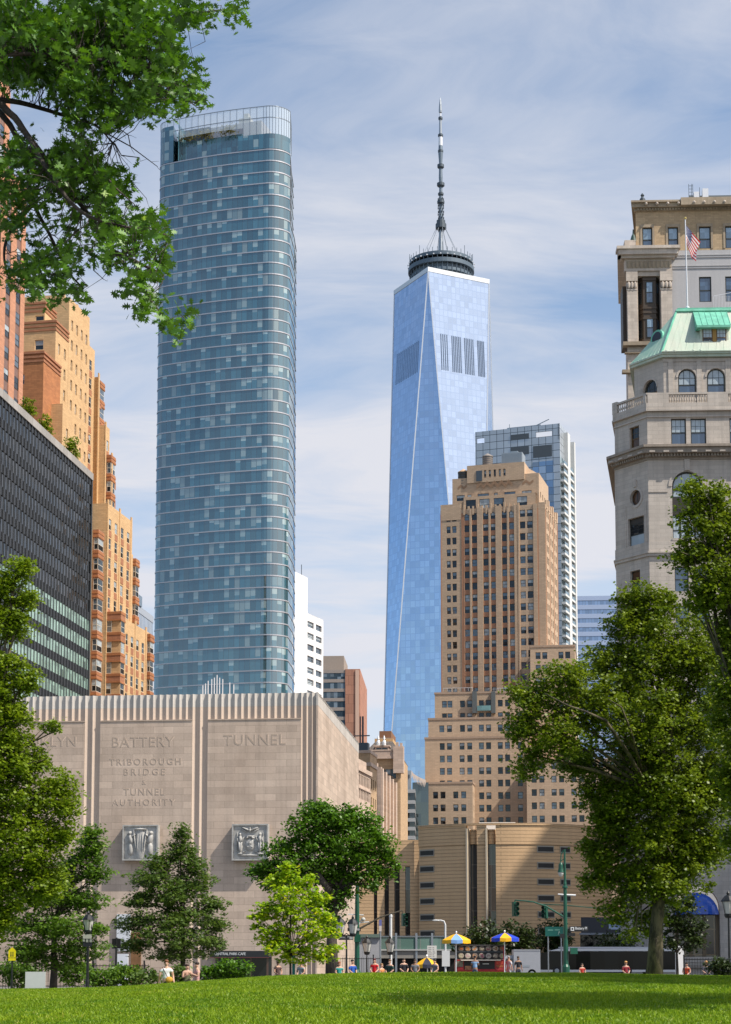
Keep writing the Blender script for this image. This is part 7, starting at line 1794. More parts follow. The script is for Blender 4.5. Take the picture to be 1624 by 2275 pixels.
# ---- oak bough hanging in from the upper left, close to the camera
def oak():
    Y = 13.0; k = Y/F
    base = at(-900, 2300, 12.0); base.z = hz1(base.x, 12.0)-0.1
    T = thing('oak_tree', 'near pin oak whose leafy boughs hang over the upper left corner', 'tree', tuple(base))
    rng = np.random.default_rng(101); rd = random.Random(5)
    mb = MB()
    P = lambda px, py, dy=0.0: at(px, py, Y+dy)
    trunk_top = P(-700, 100, -0.5)
    mb.tube([Vector((0, 0, 0)), Vector((0.05, 0.1, 3.0)), trunk_top-base], [0.33, 0.27, 0.19], 12)
    mb.tube([trunk_top-base, trunk_top-base+Vector((-0.3, 0.4, 2.5))], [0.19, 0.1], 10)
    mb.build('trunk', bk_dark, T, True)
    boughs = [ # traced limbs: (px, py, depth offset)
        [(-700, 260, 0), (-300, 225, 0), (-40, 222, 0), (30, 225, 0), (90, 240, 0.1), (160, 262, 0.2), (215, 280, 0.2), (250, 318, 0.3)],
        [(-500, 240, 0), (-60, 225, -.2), (20, 250, -.2), (60, 300, -.2), (110, 365, -.1), (150, 420, 0), (200, 480, 0.1), (255, 560, 0.1), (300, 620, 0.2), (345, 680, 0.2), (385, 730, 0.2)],
        [(-400, 235, 0), (-60, 235, .3), (10, 262, .3), (50, 340, .3), (75, 450, .3), (110, 520, .3), (150, 600, .4), (185, 640, .4)],
        [(-600, 200, 0), (-60, 130, -.4), (80, 120, -.4), (200, 130, -.4), (300, 150, -.3), (380, 190, -.3), (430, 232, -.3)],
        [(-600, 120, 0), (-20, 50, .2), (150, 40, .2), (300, 30, .2), (420, 30, .3), (490, 22, .3), (530, 18, .3)],
        [(60, 300, -.2), (120, 400, -.5), (180, 470, -.6), (260, 500, -.6), (330, 510, -.5), (375, 525, -.5)],
        [(75, 450, .3), (20, 520, .5), (10, 580, .5), (30, 640, .5)],
        [(110, 365, -.1), (170, 370, -.3), (230, 390, -.4), (260, 420, -.4), (300, 455, -.4)],
        [(255, 560, .1), (300, 580, 0), (340, 600, 0), (365, 610, 0)],
    ]
    zones = [ # leafy areas (px, py, rx, ry, weight)
        (60, 40, 130, 60, 1.2), (220, 50, 110, 70, 1.2), (330, 40, 80, 50, 1.0), (430, 22, 55, 30, 0.9), (500, 22, 35, 18, 0.7), (60, 130, 120, 60, 1.2), (200, 130, 120, 70, 1.2), (320, 120, 85, 50, 1.1), (390, 170, 60, 45, 1.0), (425, 225, 32, 25, 0.8), (340, 220, 70, 42, 1.0), (240, 230, 90, 40, 1.1), (130, 215, 60, 30, 0.5), (60, 90, 90, 60, 0.8), (215, 275, 60, 26, 0.7), (290, 265, 30, 16, 0.4),
        (30, 330, 50, 40, 0.8), (150, 350, 70, 45, 1.0), (200, 400, 80, 45, 1.1), (250, 430, 50, 40, 0.9), (40, 400, 55, 50, 0.9), (110, 420, 50, 40, 0.8), (25, 480, 40, 50, 0.7), (110, 480, 40, 30, 0.4), (200, 500, 60, 40, 0.8), (270, 500, 60, 34, 0.9), (330, 505, 45, 30, 0.8), (365, 520, 26, 16, 0.6), (250, 560, 60, 36, 0.7), (320, 580, 50, 36, 0.8), (365, 605, 24, 18, 0.6), (320, 640, 45, 30, 0.7), (350, 690, 40, 28, 0.7), (395, 715, 32, 24, 0.8), (120, 590, 50, 40, 0.9), (150, 640, 36, 26, 0.8), (60, 630, 50, 30, 0.8), (20, 620, 26, 34, 0.5), (185, 655, 18, 20, 0.6), (65, 560, 30, 30, 0.5), (140, 555, 26, 22, 0.5), (280, 350, 20, 14, 0.0)]
    # off-frame part of the crown, so that it is a tree from a step aside too
    C = []; Rn = []; tw = MB(); lm = []
    for b_ in boughs:
        pts = [P(*q) for q in b_]; n = len(pts)
        # smooth the polyline
        sm = []
        for i in range(n-1):
            p0 = pts[max(0, i-1)]; p1 = pts[i]; p2 = pts[i+1]; p3 = pts[min(n-1, i+2)]
            for j in range(4):
                t = j/4; sm.append(0.5*((2*p1)+(p2-p0)*t+(2*p0-5*p1+4*p2-p3)*t*t+(3*p1-p0-3*p2+p3)*t**3))
        sm.append(pts[-1]); m = len(sm)
        r0 = 0.032 if len(b_) > 7 else 0.02
        lb = MB(); lb.tube([p-base for p in sm], [r0*(1-0.85*i/(m-1)) for i in range(m)], 7); lb.build('bough', bk_dark, T, True); lm.append(sm)
    allp = [p for sm in lm for p in sm]
    for px, py, rx, ry, wgt in zones:
        n = int(wgt*rx*ry/66)
        for i in range(n):
            a = rd.uniform(0, 2*math.pi); r = math.sqrt(rd.random()); dy = rd.gauss(0, 0.42)
            c = P(px+rx*r*math.cos(a), py+ry*r*math.sin(a), dy)
            # twig from the nearest bough point
            q = min(allp, key=lambda p: (p-c).length)
            L_ = (q-c).length
            if L_ < 0.5: tw.tube([q-base, q.lerp(c, 0.3)+Vector((rd.gauss(0, .09), rd.gauss(0, .09), rd.gauss(0.02, .08)))*L_-base, q.lerp(c, 0.65)+Vector((rd.gauss(0, .09), rd.gauss(0, .09), rd.gauss(0.03, .08)))*L_-base, c-base], [0.0035, 0.003, 0.0024, 0.0012], 4, 0, False)
            sh_ = rd.uniform(0, 0.35); m = rd.randint(7, 12); dirv = (c-q).normalized() if (c-q).length > 1e-3 else Vector((1, 0, 0))
            for j in range(m):
                o = Vector((rd.gauss(0, 1), rd.gauss(0, 1), rd.gauss(0, 1)*0.6)).normalized()*rd.uniform(0.02, 0.085)+dirv*rd.uniform(-0.04, 0.10)
                C.append(c+o-base); Rn.append(min(1, max(0, sh_+0.45*rd.random()+0.25*(j/m))))
    # bare twigs
    for b_ in ([(215, 280, .2), (255, 320, .2), (270, 360, .2), (290, 400, .3), (325, 440, .3)], [(235, 295, .2), (290, 325, .2), (330, 355, .2), (350, 370, .2)], [(255, 318, .2), (270, 345, .2), (310, 350, .2)], [(205, 540, .1), (208, 600, .1), (230, 620, .1)], [(290, 325, .2), (285, 300, .2), (265, 285, .2)]):
        pts = [P(*q)-base for q in b_]; tw.tube(pts, [0.006*(1-0.7*i/len(pts)) for i in range(len(pts))], 4, 0, False)
        for p in pts[1:]:
            tw.tube([p, p+Vector((rd.uniform(.0, .04), rd.uniform(-.02, .02), rd.uniform(-.04, .0))), p+Vector((rd.uniform(.02, .08), rd.uniform(-.03, .03), rd.uniform(-.09, .0)))], [0.0024, 0.0018, 0.0008], 4, 0, False)
    tw.build('twigs' if False else 'twig', bk_dark, T)
    # crown beyond the frame
    for i in range(240):
        px = rd.uniform(-1500, -60); py = rd.uniform(-500, 420); c = P(px, py, rd.gauss(0, 1.3))
        for j in range(9): C.append(c+Vector((rd.gauss(0, .16), rd.gauss(0, .16), rd.gauss(0, .1)))-base); Rn.append(rd.random())
    for i in range(200):
        px = rd.uniform(-200, 520); py = rd.uniform(-420, -40); c = P(px, py, rd.gauss(0, 0.8))
        for j in range(9): C.append(c+Vector((rd.gauss(0, .14), rd.gauss(0, .14), rd.gauss(0, .08)))-base); Rn.append(rd.random())
    C = np.array([tuple(c) for c in C]); me = leaf_mesh('foliage', C, 0.078*rng.uniform(0.6, 1.35, len(C)), np.array(Rn), OAK, 0.35, 0.9, rng); me.materials.append(f_oak); link('foliage', me, T)
oak()
# ---- people
def skin_mesh(name, J, E, mats, levels=1, root=0):
    """skinned figure: joints J {name:(pos, radius)} and bones E; slot per bone decided by nearest joint's slot in mats list"""
    names = list(J); idx = {n: i for i, n in enumerate(names)}
    me = bpy.data.meshes.new(name); me.from_pydata([tuple(J[n][0]) for n in names], [(idx[a], idx[b]) for a, b in E], [])
    ob = bpy.data.objects.new(name, me); COL.objects.link(ob)
    ob.modifiers.new('skin', 'SKIN')
    for i, n in enumerate(names):
        r = J[n][1]; r = r if isinstance(r, tuple) else (r, r)
        me.skin_vertices[0].data[i].radius = r; me.skin_vertices[0].data[i].use_root = (i == root)
    sb = ob.modifiers.new('sub', 'SUBSURF'); sb.levels = levels; sb.render_levels = levels
    bpy.context.view_layer.update()
    out = bpy.data.meshes.new_from_object(ob.evaluated_get(bpy.context.evaluated_depsgraph_get()))
    bpy.data.objects.remove(ob); out.name = name; out.materials.clear()
    for m_ in mats: out.materials.append(m_)
    out.polygons.foreach_set('use_smooth', [True]*len(out.polygons))
    return out
SKINM = [plain('skin_light', (0.52, 0.31, 0.22), 0.5), plain('skin_brown', (0.26, 0.14, 0.085), 0.5)]
def person(px, py, Y, label, h=1.72, pose='stand', yaw=0.0, shirt=(0.5, 0.5, 0.5), pants=(0.03, 0.035, 0.05), hair=(0.04, 0.025, 0.015), skin=0, hat=None, long_hair=False, bag=None, arms='down', sleeve=0.6, bare_back=False, ground=None, cap=None):
    p = at(px, py, Y)
    zg = hz1(p.x, Y) if ground is None else ground
    T = thing('person', label, 'person', (p.x, Y, zg), yaw, 'people beyond the lawn')
    sit = pose == 'sit'; drop = 0.27 if sit else 0.0
    V = lambda x, y, z: Vector((x*h, y*h, (z-drop)*h))
    J = {'pel': (V(0, 0, .53), (.085*h, .06*h)), 'spi': (V(0, 0, .62), (.075*h, .055*h)), 'che': (V(0, .005, .73), (.088*h, .06*h)), 'shc': (V(0, .0, .80), (.06*h, .045*h)), 'nec': (V(0, -.004, .855), .030*h), 'hd1': (V(0, -.012, .90), (.042*h, .05*h)), 'hd2': (V(0, -.008, .955), (.045*h, .052*h))}
    E = [('pel', 'spi'), ('spi', 'che'), ('che', 'shc'), ('shc', 'nec'), ('nec', 'hd1'), ('hd1', 'hd2')]
    for s, k in ((-1, 'l'), (1, 'r')):
        if arms == 'down': el, wr = V(s*.145, .015, .645), V(s*.155, -.02, .505)
        elif arms == 'swing': el, wr = V(s*.150, .02*s, .650), V(s*.165, -.05*s, .52)
        elif arms == 'phone': el, wr = V(s*.135, -.03, .655), V(s*.06, -.14, .71)
        elif arms == 'lap': el, wr = V(s*.14, -.02, .645), V(s*.06, -.13, .56)
        else: el, wr = V(s*.15, -.04, .66), V(s*.07, -.13, .62)
        hip = V(s*.052, 0, .50)
        if sit: kn, an, to = V(s*.07, -.24, .52), V(s*.065, -.23, .27+.04), V(s*.07, -.31, .27+.02)
        elif pose == 'walk': kn, an, to = V(s*.055, -.07*s-.02, .285), V(s*.055, -.10*s+.05 if s < 0 else -.11, .05), V(s*.06, (-.10*s+.05 if s < 0 else -.11)-.085, .02)
        else: kn, an, to = V(s*.058, -.005, .285), V(s*.06, .01, .045), V(s*.07, -.075, .018)
        J['sh'+k] = (V(s*.103, 0, .795), .042*h); J['el'+k] = (el, .028*h); J['wr'+k] = (wr, .019*h)
        dirh = (wr-el).normalized(); J['pa'+k] = (wr+dirh*.045*h, (.023*h, .013*h))
        J['hi'+k] = (hip, .058*h); J['kn'+k] = (kn, .040*h); J['an'+k] = (an, .025*h); J['to'+k] = (to, (.026*h, .018*h))
        E += [('shc', 'sh'+k), ('sh'+k, 'el'+k), ('el'+k, 'wr'+k), ('wr'+k, 'pa'+k), ('pel', 'hi'+k), ('hi'+k, 'kn'+k), ('kn'+k, 'an'+k), ('an'+k, 'to'+k)]
        side = dirh.cross(Vector((0, 1, 0))).normalized() if abs(dirh.y) < 0.9 else Vector((1, 0, 0)); fwd = side.cross(dirh).normalized()
        for f, (off, ln) in enumerate(((-.018, .034), (-.006, .042), (.006, .040), (.017, .030))):
            a_ = J['pa'+k][0]+fwd*off*h+dirh*.008*h; b_ = a_+dirh*ln*.6*h; c_ = b_+dirh*ln*.35*h-side*s*.010*h
            n1, n2 = 'f%d%s' % (f, k), 'g%d%s' % (f, k); J[n1] = (b_, .0052*h); J[n2] = (c_, .0042*h); E += [('pa'+k, n1), (n1, n2)]
        th = wr+dirh*.02*h-fwd*.028*h; J['th'+k] = (th, .006*h); J['tt'+k] = (th+dirh*.025*h-fwd*.006*h, .005*h); E += [('wr'+k, 'th'+k), ('th'+k, 'tt'+k)]
    sm = SKINM[skin]
    body = link('body', skin_mesh('body', J, E, [sm]), T)
    hx = J['hd1'][0]; f = MB()
    f.ell(hx+Vector((0, -.052*h, .004*h)), (.009*h, .014*h, .016*h), 0, 8, 6)
    for s in (-1, 1): f.ell(hx+Vector((s*.047*h, .0, .01*h)), (.008*h, .014*h, .02*h), 0, 8, 6)
    f.build('nose_and_ears' if False else 'face', sm, body, True)
    f = MB()
    for s in (-1, 1): f.ell(hx+Vector((s*.018*h, -.046*h, .022*h)), (.008*h, .006*h, .005*h), 0, 8, 6)
    f.ell(hx+Vector((0, -.05*h, -.024*h)), (.016*h, .005*h, .004*h), 0, 8, 6); f.build('eye', plain('eye_dark', (0.02, 0.012, 0.01), 0.4), body, True)
    def cloth(name, keys, edges, col, ex, trims=None):
        K = {}
        for n in keys:
            pos, r = J[n]; r = r if isinstance(r, tuple) else (r, r); K[n] = (pos, (r[0]+ex*h, r[1]+ex*h))
        for n, (a, b_, t) in (trims or {}).items():
            pa, pb = J[a][0], J[b_][0]; ra = J[a][1]; ra = ra if isinstance(ra, tuple) else (ra, ra); rb = J[b_][1]; rb = rb if isinstance(rb, tuple) else (rb, rb)
            K[n] = (pa.lerp(pb, t), tuple((1-t)*x+t*y+ex*h for x, y in zip(ra, rb)))
        return link(name, skin_mesh(name, K, edges, [plain('cloth_%02d_%02d_%02d' % tuple(int(99*c) for c in col), col, 0.85, var=0.12, vs=6)]), T)
    if not bare_back:
        cloth('shirt', ['pel', 'spi', 'che', 'shc', 'shl', 'shr'], [('pel', 'spi'), ('spi', 'che'), ('che', 'shc'), ('shc', 'shl'), ('shc', 'shr'), ('shl', 'sl'), ('shr', 'sr')], shirt, .011, {'sl': ('shl', 'ell', sleeve), 'sr': ('shr', 'elr', sleeve)})
    else: cloth('top', ['spi', 'che'], [('w', 'spi'), ('spi', 'che')], shirt, .010, {'w': ('pel', 'spi', 0.5)})
    cloth('trousers', ['pel', 'hil', 'hir', 'knl', 'knr'], [('w', 'pel'), ('pel', 'hil'), ('pel', 'hir'), ('hil', 'knl'), ('hir', 'knr'), ('knl', 'al'), ('knr', 'ar')], pants, .010, {'w': ('pel', 'spi', 0.4), 'al': ('knl', 'anl', 0.9), 'ar': ('knr', 'anr', 0.9)})
    hd = J['hd2'][0]; hm = plain('hair_%02d%02d' % (int(hair[0]*99), int(hair[1]*99)), hair, 0.6)
    f = MB(); f.ell(hd+Vector((0, .012*h, .012*h)), (.052*h, .056*h, .042*h), 0, 14, 8)
    if long_hair: f.ell(hd+Vector((0, .034*h, -.06*h)), (.05*h, .028*h, .10*h), 0, 12, 8)
    f.build('hair', hm, T, True)
    if hat:
        f = MB(); f.lathe(hd+Vector((0, 0, .015*h)), [(.10*h, -.004*h), (.10*h, .002*h), (.058*h, .004*h), (.054*h, .05*h), (.02*h, .058*h)], 18); f.build('hat', plain('straw_hat', hat, 0.8), T)
    if cap:
        f = MB(); f.ell(hd+Vector((0, 0, .016*h)), (.056*h, .062*h, .045*h), 0, 14, 8); f.box(hd.x-.04*h, hd.y-.11*h, hd.z+.016*h, hd.x+.04*h, hd.y-.04*h, hd.z+.022*h); f.build('cap', plain('cap_cloth', cap, 0.8), T)
    for k in 'lr':
        f = MB(); a, t = J['an'+k][0], J['to'+k][0]; f.ell((a+t)/2-Vector((0, 0, .012*h)), (.034*h, .075*h, .024*h), 0, 12, 6); f.build('shoe', plain('shoe_dark', (0.05, 0.05, 0.05), 0.6), T, True)
    if bag:
        f = MB(); c = V(.06, -.11, .56); f.ell(c, (.085*h, .04*h, .07*h), 0, 14, 8); o = f.build('bag', plain('bag_yellow', bag, 0.7), T, True)
        s_ = MB(); s_.tube([V(-.09, -.02, .835), V(-.04, -.085, .74), V(.03, -.10, .60)], .008*h, 6); s_.build('strap', plain('strap_dark', (0.06, 0.04, 0.03), 0.7), o)
    return T
def people():
    person(370, 2132, 72, 'person walking in white t-shirt with yellow shoulder bag', 1.78, 'walk', 0.15, (0.72, 0.73, 0.76), (0.03, 0.035, 0.05), (0.16, 0.06, 0.025), bag=(0.55, 0.30, 0.04), arms='swing')
    person(416, 2146, 76, 'person in olive strap top and red shorts looking down beside the one in pink', 1.62, 'stand', 0.5, (0.09, 0.10, 0.05), (0.42, 0.03, 0.04), (0.05, 0.025, 0.015), bare_back=True, arms='phone')
    person(438, 2140, 75, 'person in pale pink patterned shirt facing the one in olive', 1.70, 'stand', -1.1, (0.55, 0.30, 0.30), (0.20, 0.17, 0.15), (0.035, 0.02, 0.015), arms='phone')
    G = lambda px, Y: hz1(at(px, 2150, Y).x, Y)
    S_ = dict(pose='sit')
    person(617, 2144, 96, 'seated person in straw sun hat and dark top left of the teal post', 1.66, 'sit', 0.6, (0.10, 0.06, 0.06), hat=(0.55, 0.40, 0.28), arms='lap', ground=0.88)
    person(669, 2146, 96, 'seated person in orange cap and pale blue top right of the teal post', 1.66, 'sit', -0.5, (0.30, 0.38, 0.46), cap=(0.62, 0.33, 0.12), arms='lap', ground=0.86)
    person(754, 2148, 98, 'seated person with auburn hair and teal top left of the green lamp post', 1.62, 'sit', 0.3, (0.03, 0.28, 0.27), hair=(0.25, 0.08, 0.03), long_hair=True, arms='lap', ground=0.86)
    person(783, 2140, 99, 'seated dark haired person in bright blue shirt', 1.7, 'sit', 0.7, (0.02, 0.09, 0.40), hair=(0.012, 0.01, 0.01), arms='lap', ground=0.92, sleeve=0.9)
    person(832, 2136, 99, 'seated person in red dress with long dark red hair', 1.68, 'sit', -0.2, (0.55, 0.01, 0.02), (0.4, 0.01, 0.02), (0.10, 0.02, 0.02), long_hair=True, arms='lap', ground=1.0)
    person(848, 2149, 99, 'seated person in orange top leaning beside the red dress', 1.55, 'sit', 0.9, (0.55, 0.22, 0.08), arms='lap', ground=0.82, hair=(0.3, 0.17, 0.08))
    person(866, 2140, 100, 'seated person in dark green jacket with brown hair', 1.68, 'sit', -0.5, (0.02, 0.05, 0.045), hair=(0.14, 0.07, 0.03), arms='lap', ground=0.95, sleeve=0.95)
    person(897, 2134, 101, 'person in black clothes waiting near the small yellow umbrella', 1.72, 'sit', 0.4, (0.012, 0.012, 0.018), arms='lap', ground=1.0, sleeve=0.95)
    person(922, 2138, 103, 'person in grey top under the small yellow umbrella', 1.7, 'sit', 0.0, (0.16, 0.17, 0.19), arms='lap', ground=0.98, skin=1)
    person(966, 2136, 105, 'person in slate grey shirt right of the white menu sign', 1.7, 'sit', -0.6, (0.12, 0.13, 0.15), arms='lap', ground=0.98, hair=(0.02, 0.015, 0.012))
    person(1055, 2122, 113, 'customer in light blue shirt leaning at the food cart counter', 1.70, 'stand', 3.0, (0.22, 0.36, 0.56), (0.05, 0.06, 0.1), (0.012, 0.01, 0.01), ground=0.77, arms='phone', skin=1)
    person(1130, 2124, 118, 'person in pale grey coat at the right end of the food cart', 1.66, 'stand', 2.4, (0.46, 0.48, 0.52), (0.4, 0.42, 0.46), (0.3, 0.28, 0.26), ground=0.82, sleeve=0.95)
    person(1151, 2124, 120, 'person in black coat between food cart and white van', 1.70, 'stand', 0.4, (0.014, 0.014, 0.018), ground=0.78, sleeve=0.95, skin=1)
    person(1293, 2150, 112, 'person in red top seated low in front of the bus', 1.5, 'sit', 0.4, (0.40, 0.03, 0.02), arms='lap', ground=0.9)
    person(1390, 2144, 108, 'seated person with dark red jacket left of the plane tree trunk', 1.6, 'sit', 0.2, (0.22, 0.02, 0.03), arms='lap', ground=0.94, cap=(0.3, 0.3, 0.32), sleeve=0.95)
    person(1525, 2152, 100, 'person in orange red top by the white pillar', 1.5, 'sit', -0.4, (0.55, 0.07, 0.02), arms='lap', ground=0.92)
    person(1568, 2147, 104, 'person in white cap and dark jacket near the right fence', 1.6, 'sit', 0.2, (0.08, 0.08, 0.10), arms='lap', ground=0.94, cap=(0.7, 0.7, 0.72), sleeve=0.95)
people()

# ---- posts, lamps, signals
blk = plain('black_iron', (0.014, 0.015, 0.016), 0.45, 0.2); grn = plain('green_enamel', (0.008, 0.075, 0.045), 0.38, var=0.15); frost = plain('frosted_glass', (0.5, 0.5, 0.47), 0.25); whp = plain('white_enamel', (0.65, 0.66, 0.66), 0.45)
def post(T, base, h, r0, r1, mat, nm='pole', prof=None):
    m = MB(); m.lathe((0, 0, 0), prof or [(r0*2.2, 0), (r0*2.2, 0.3), (r0*1.5, 0.45), (r0*1.3, 0.9), (r0, 1.0), (r1, h)], 12); return m.build(nm, mat, T)
def park_lamp(px, pt, Y, label, heads=1, w=0.42):
    b = at(px, pt, Y); zg = hz1(b.x, Y); h = b.z-zg
    T = thing('park_lamp', label, 'street lamp', (b.x, Y, zg), 0, 'black park lamps')
    post(T, b, h-0.85*w/0.42, 0.06, 0.045, blk)
    xs = (0,) if heads == 1 else (-0.36, 0.36)
    if heads == 2: m = MB(); m.tube([(-0.36, 0, h-1.0), (-0.2, 0, h-1.15), (0, 0, h-1.0), (0.2, 0, h-1.15), (0.36, 0, h-1.0)], 0.03, 6); m.build('bracket', blk, T)
    for x in xs:
        k = w/0.42
        m = MB(); m.lathe((x, 0, h-0.85*k), [(0.07*k, 0), (0.13*k, 0.08*k), (0.22*k, 0.5*k), (0.17*k, 0.52*k)], 8); o = m.build('lantern', frost, T)
        m = MB(); m.lathe((x, 0, h-0.85*k), [(0.26*k, 0.50*k), (0.24*k, 0.56*k), (0.12*k, 0.70*k), (0.05*k, 0.74*k), (0.06*k, 0.80*k), (0.01, 0.88*k)], 8); m.build('lantern_cap', blk, o)
        m = MB()
        m.lathe((x, 0, h-0.85*k), [(0.10*k, -0.06*k), (0.14*k, 0.0), (0.15*k, 0.08*k), (0.12*k, 0.09*k)], 8)
        for i in range(4): a = i*math.pi/2+0.4; m.tube([(x+0.14*k*math.cos(a), 0.14*k*math.sin(a), h-0.78*k), (x+0.235*k*math.cos(a), 0.235*k*math.sin(a), h-0.35*k)], 0.014*k, 4)
        m.build('lantern_frame', blk, o)
    return T, zg, h
def street():
    T, zg, h = park_lamp(197, 2024, 74, 'tall black park lamp on the left carrying a pictogram panel and grey notices')
    Zl = lambda py: zat(74, py)-zg; k = 74/F
    for nm, x0, x1, p0, p1, mt in (('pictogram_panel', -8.5, 8.5, 2052, 2073, plain('sign_black', (0.012, 0.013, 0.014), 0.5)), ('notice_plate', -11, 8, 2075, 2084.5, plain('sign_grey', (0.36, 0.36, 0.33), 0.6)), ('notice_plate', -11, -6.5, 2086, 2091, plain('sign_grey2', (0.26, 0.27, 0.25), 0.6)), ('notice_plate', -4, 1, 2086, 2092.5, plain('sign_grey2', (0.26, 0.27, 0.25), 0.6)), ('notice_plate', 4, 9, 2086, 2092.5, plain('sign_grey2', (0.26, 0.27, 0.25), 0.6)), ('back_plate', -11, 9.5, 2084.7, 2102, plain('sign_navy', (0.012, 0.013, 0.022), 0.5))):
        b = MB(); y = -0.09 if nm != 'back_plate' else -0.07; b.box(x0*k, y, Zl(p1), x1*k, y+0.02, Zl(p0)); o = b.build(nm, mt, T)
        if nm == 'pictogram_panel': # seated dog and a leaf, as white cut shapes
            d = MB()
            d.poly([(-5.5*k, y-.004, Zl(2071.5)), (1.2*k, y-.004, Zl(2071.5)), (1.6*k, y-.004, Zl(2068)), (-0.2*k, y-.004, Zl(2064)), (-1.4*k, y-.004, Zl(2060)), (-3.4*k, y-.004, Zl(2059)), (-4.6*k, y-.004, Zl(2054)), (-6.6*k, y-.004, Zl(2054)), (-6.2*k, y-.004, Zl(2058)), (-5.0*k, y-.004, Zl(2063))])
            d.poly([(5.5*k, y-.004, Zl(2069)), (7.8*k, y-.004, Zl(2063.5)), (5.6*k, y-.004, Zl(2060.5)), (3.3*k, y-.004, Zl(2063.5))]); d.build('pictogram', whp, o)
    # plain dark pole
    b = at(259, 2082, 82); zg = hz1(b.x, 82); T = thing('sign_post', 'thin black pole in front of the white door surround', 'pole', (b.x, 82, zg), 0); post(T, b, b.z-zg, 0.05, 0.045, blk); m = MB(); m.box(-0.2, -0.03, b.z-zg-0.5, 0.2, 0.03, b.z-zg-0.05); m.build('sign_plate', blk, T)
    # yellow warning sign
    Y = 72; b = at(28, 2103, Y); zg = hz1(b.x, Y); T = thing('warning_sign', 'bright yellow pentagon warning sign on a post at the far left', 'road sign', (b.x, Y, zg), 0); k = Y/F; hz_ = b.z-zg
    post(T, b, hz_-0.1, 0.035, 0.03, blk); m = MB(); w = 8*k; t = 30*k
    m.v = []; pts = [(-w, hz_-t*0.78), (w, hz_-t*0.78), (w, hz_-t*0.28), (0, hz_), (-w, hz_-t*0.28)]
    m.poly([(x, -0.06, z) for x, z in pts]); m.poly([(x, -0.04, z) for x, z in pts][::-1])
    for i in range(5): a, c = pts[i], pts[(i+1) % 5]; m.poly([(a[0], -0.04, a[1]), (c[0], -0.04, c[1]), (c[0], -0.06, c[1]), (a[0], -0.06, a[1])])
    ye = plain('sign_yellow', (0.75, 0.62, 0.01), 0.5); o = m.build('sign_plate', ye, T); m = MB(); m.box(-w, -0.06, hz_-t*1.0, w, -0.04, hz_-t*0.82); m.build('sub_plate', ye, T)
    m = MB()
    for s in (-1, 1): m.ell((s*2.2*k, -0.065, hz_-t*0.38), (1.1*k, 0.005, 1.1*k), 0, 8, 6); m.poly([(s*2.2*k-1.3*k, -0.064, hz_-t*0.70), (s*2.2*k+1.3*k, -0.064, hz_-t*0.70), (s*2.2*k+0.8*k, -0.064, hz_-t*0.42), (s*2.2*k-0.8*k, -0.064, hz_-t*0.42)])
    m.build('pictogram', plain('sign_ink', (0.05, 0.05, 0.03), 0.6), o)
    # white board on the lawn
    Y = 56.5; a, c = at(57, 2158, Y), at(101.5, 2158, Y); zg = hz1((a.x+c.x)/2, Y); T = thing('lawn_board', 'blank whitish board standing on the lawn edge at lower left', 'board', ((a.x+c.x)/2, Y, zg), 0)
    m = MB(); w = (c.x-a.x)/2; m.box(-w, -0.02, 0.04, w, 0.02, a.z-zg); m.build('panel', plain('board_white', (0.50, 0.50, 0.52), 0.7, var=0.06), T)
    for s in (-1, 1): m = MB(); m.tube([(s*w*0.9, 0.03, -0.1), (s*w*0.9, 0.03, a.z-zg-0.03)], 0.015, 6); m.build('leg', steel_g, T)
    # iron fence behind the shrubs
    def fence(pa, pb, Y0, Y1, pt, label, zb=None):
        A, B = at(pa, pt, Y0), at(pb, pt, Y1); za = hz1(A.x, Y0) if zb is None else zb
        T = thing('iron_fence', label, 'fence', (A.x, Y0, za), math.atan2(Y1-Y0, B.x-A.x), 'iron fences'); L = math.hypot(B.x-A.x, Y1-Y0); h = A.z-za
        m = MB(); n = int(L/0.14)
        m.box(0, -0.02, h-0.10, L, 0.02, h-0.06); m.box(0, -0.02, 0.12, L, 0.02, 0.16)
        for i in range(n+1): x = L*i/n; m.box(x-0.009, -0.009, 0, x+0.009, 0.009, h)
        m.build('railing', blk, T)
        for i in range(int(L/2.4)+1): p = MB(); x = i*2.4; p.box(x-0.035, -0.035, 0, x+0.035, 0.035, h+0.1); p.ell((x, 0, h+0.13), (0.045, 0.045, 0.05), 0, 8, 6); p.build('fence_post', blk, T)
    fence(-20, 330, 85, 85, 2141, 'black iron picket fence behind the shrubs on the left'); fence(740, 845, 108, 108, 2126, 'black iron picket fence behind the seated people'); fence(1519, 1640, 96, 96, 2127, 'thin black iron fence before the stone plinth on the right')
    # low stone seat wall
    Y = 97.5; a, c = at(590, 2148, Y), at(1000, 2148, Y); T = thing('seat_wall', 'low grey stone seat wall where people sit beyond the lawn', 'wall', (a.x, Y, hz1(a.x, Y)-0.1), 0); m = MB(); m.box(0, 0.0, 0, c.x-a.x, 0.5, 0.75); m.build('wall', masonry('wall_grey', (0.32, 0.28, 0.25), bw=1.2, bh=0.4), T); m = MB(); m.box(-0.04, -0.05, 0.75, c.x-a.x+.04, 0.55, 0.85); m.build('coping', masonry('wall_cap', (0.42, 0.37, 0.33), bw=1.2, bh=1), T)
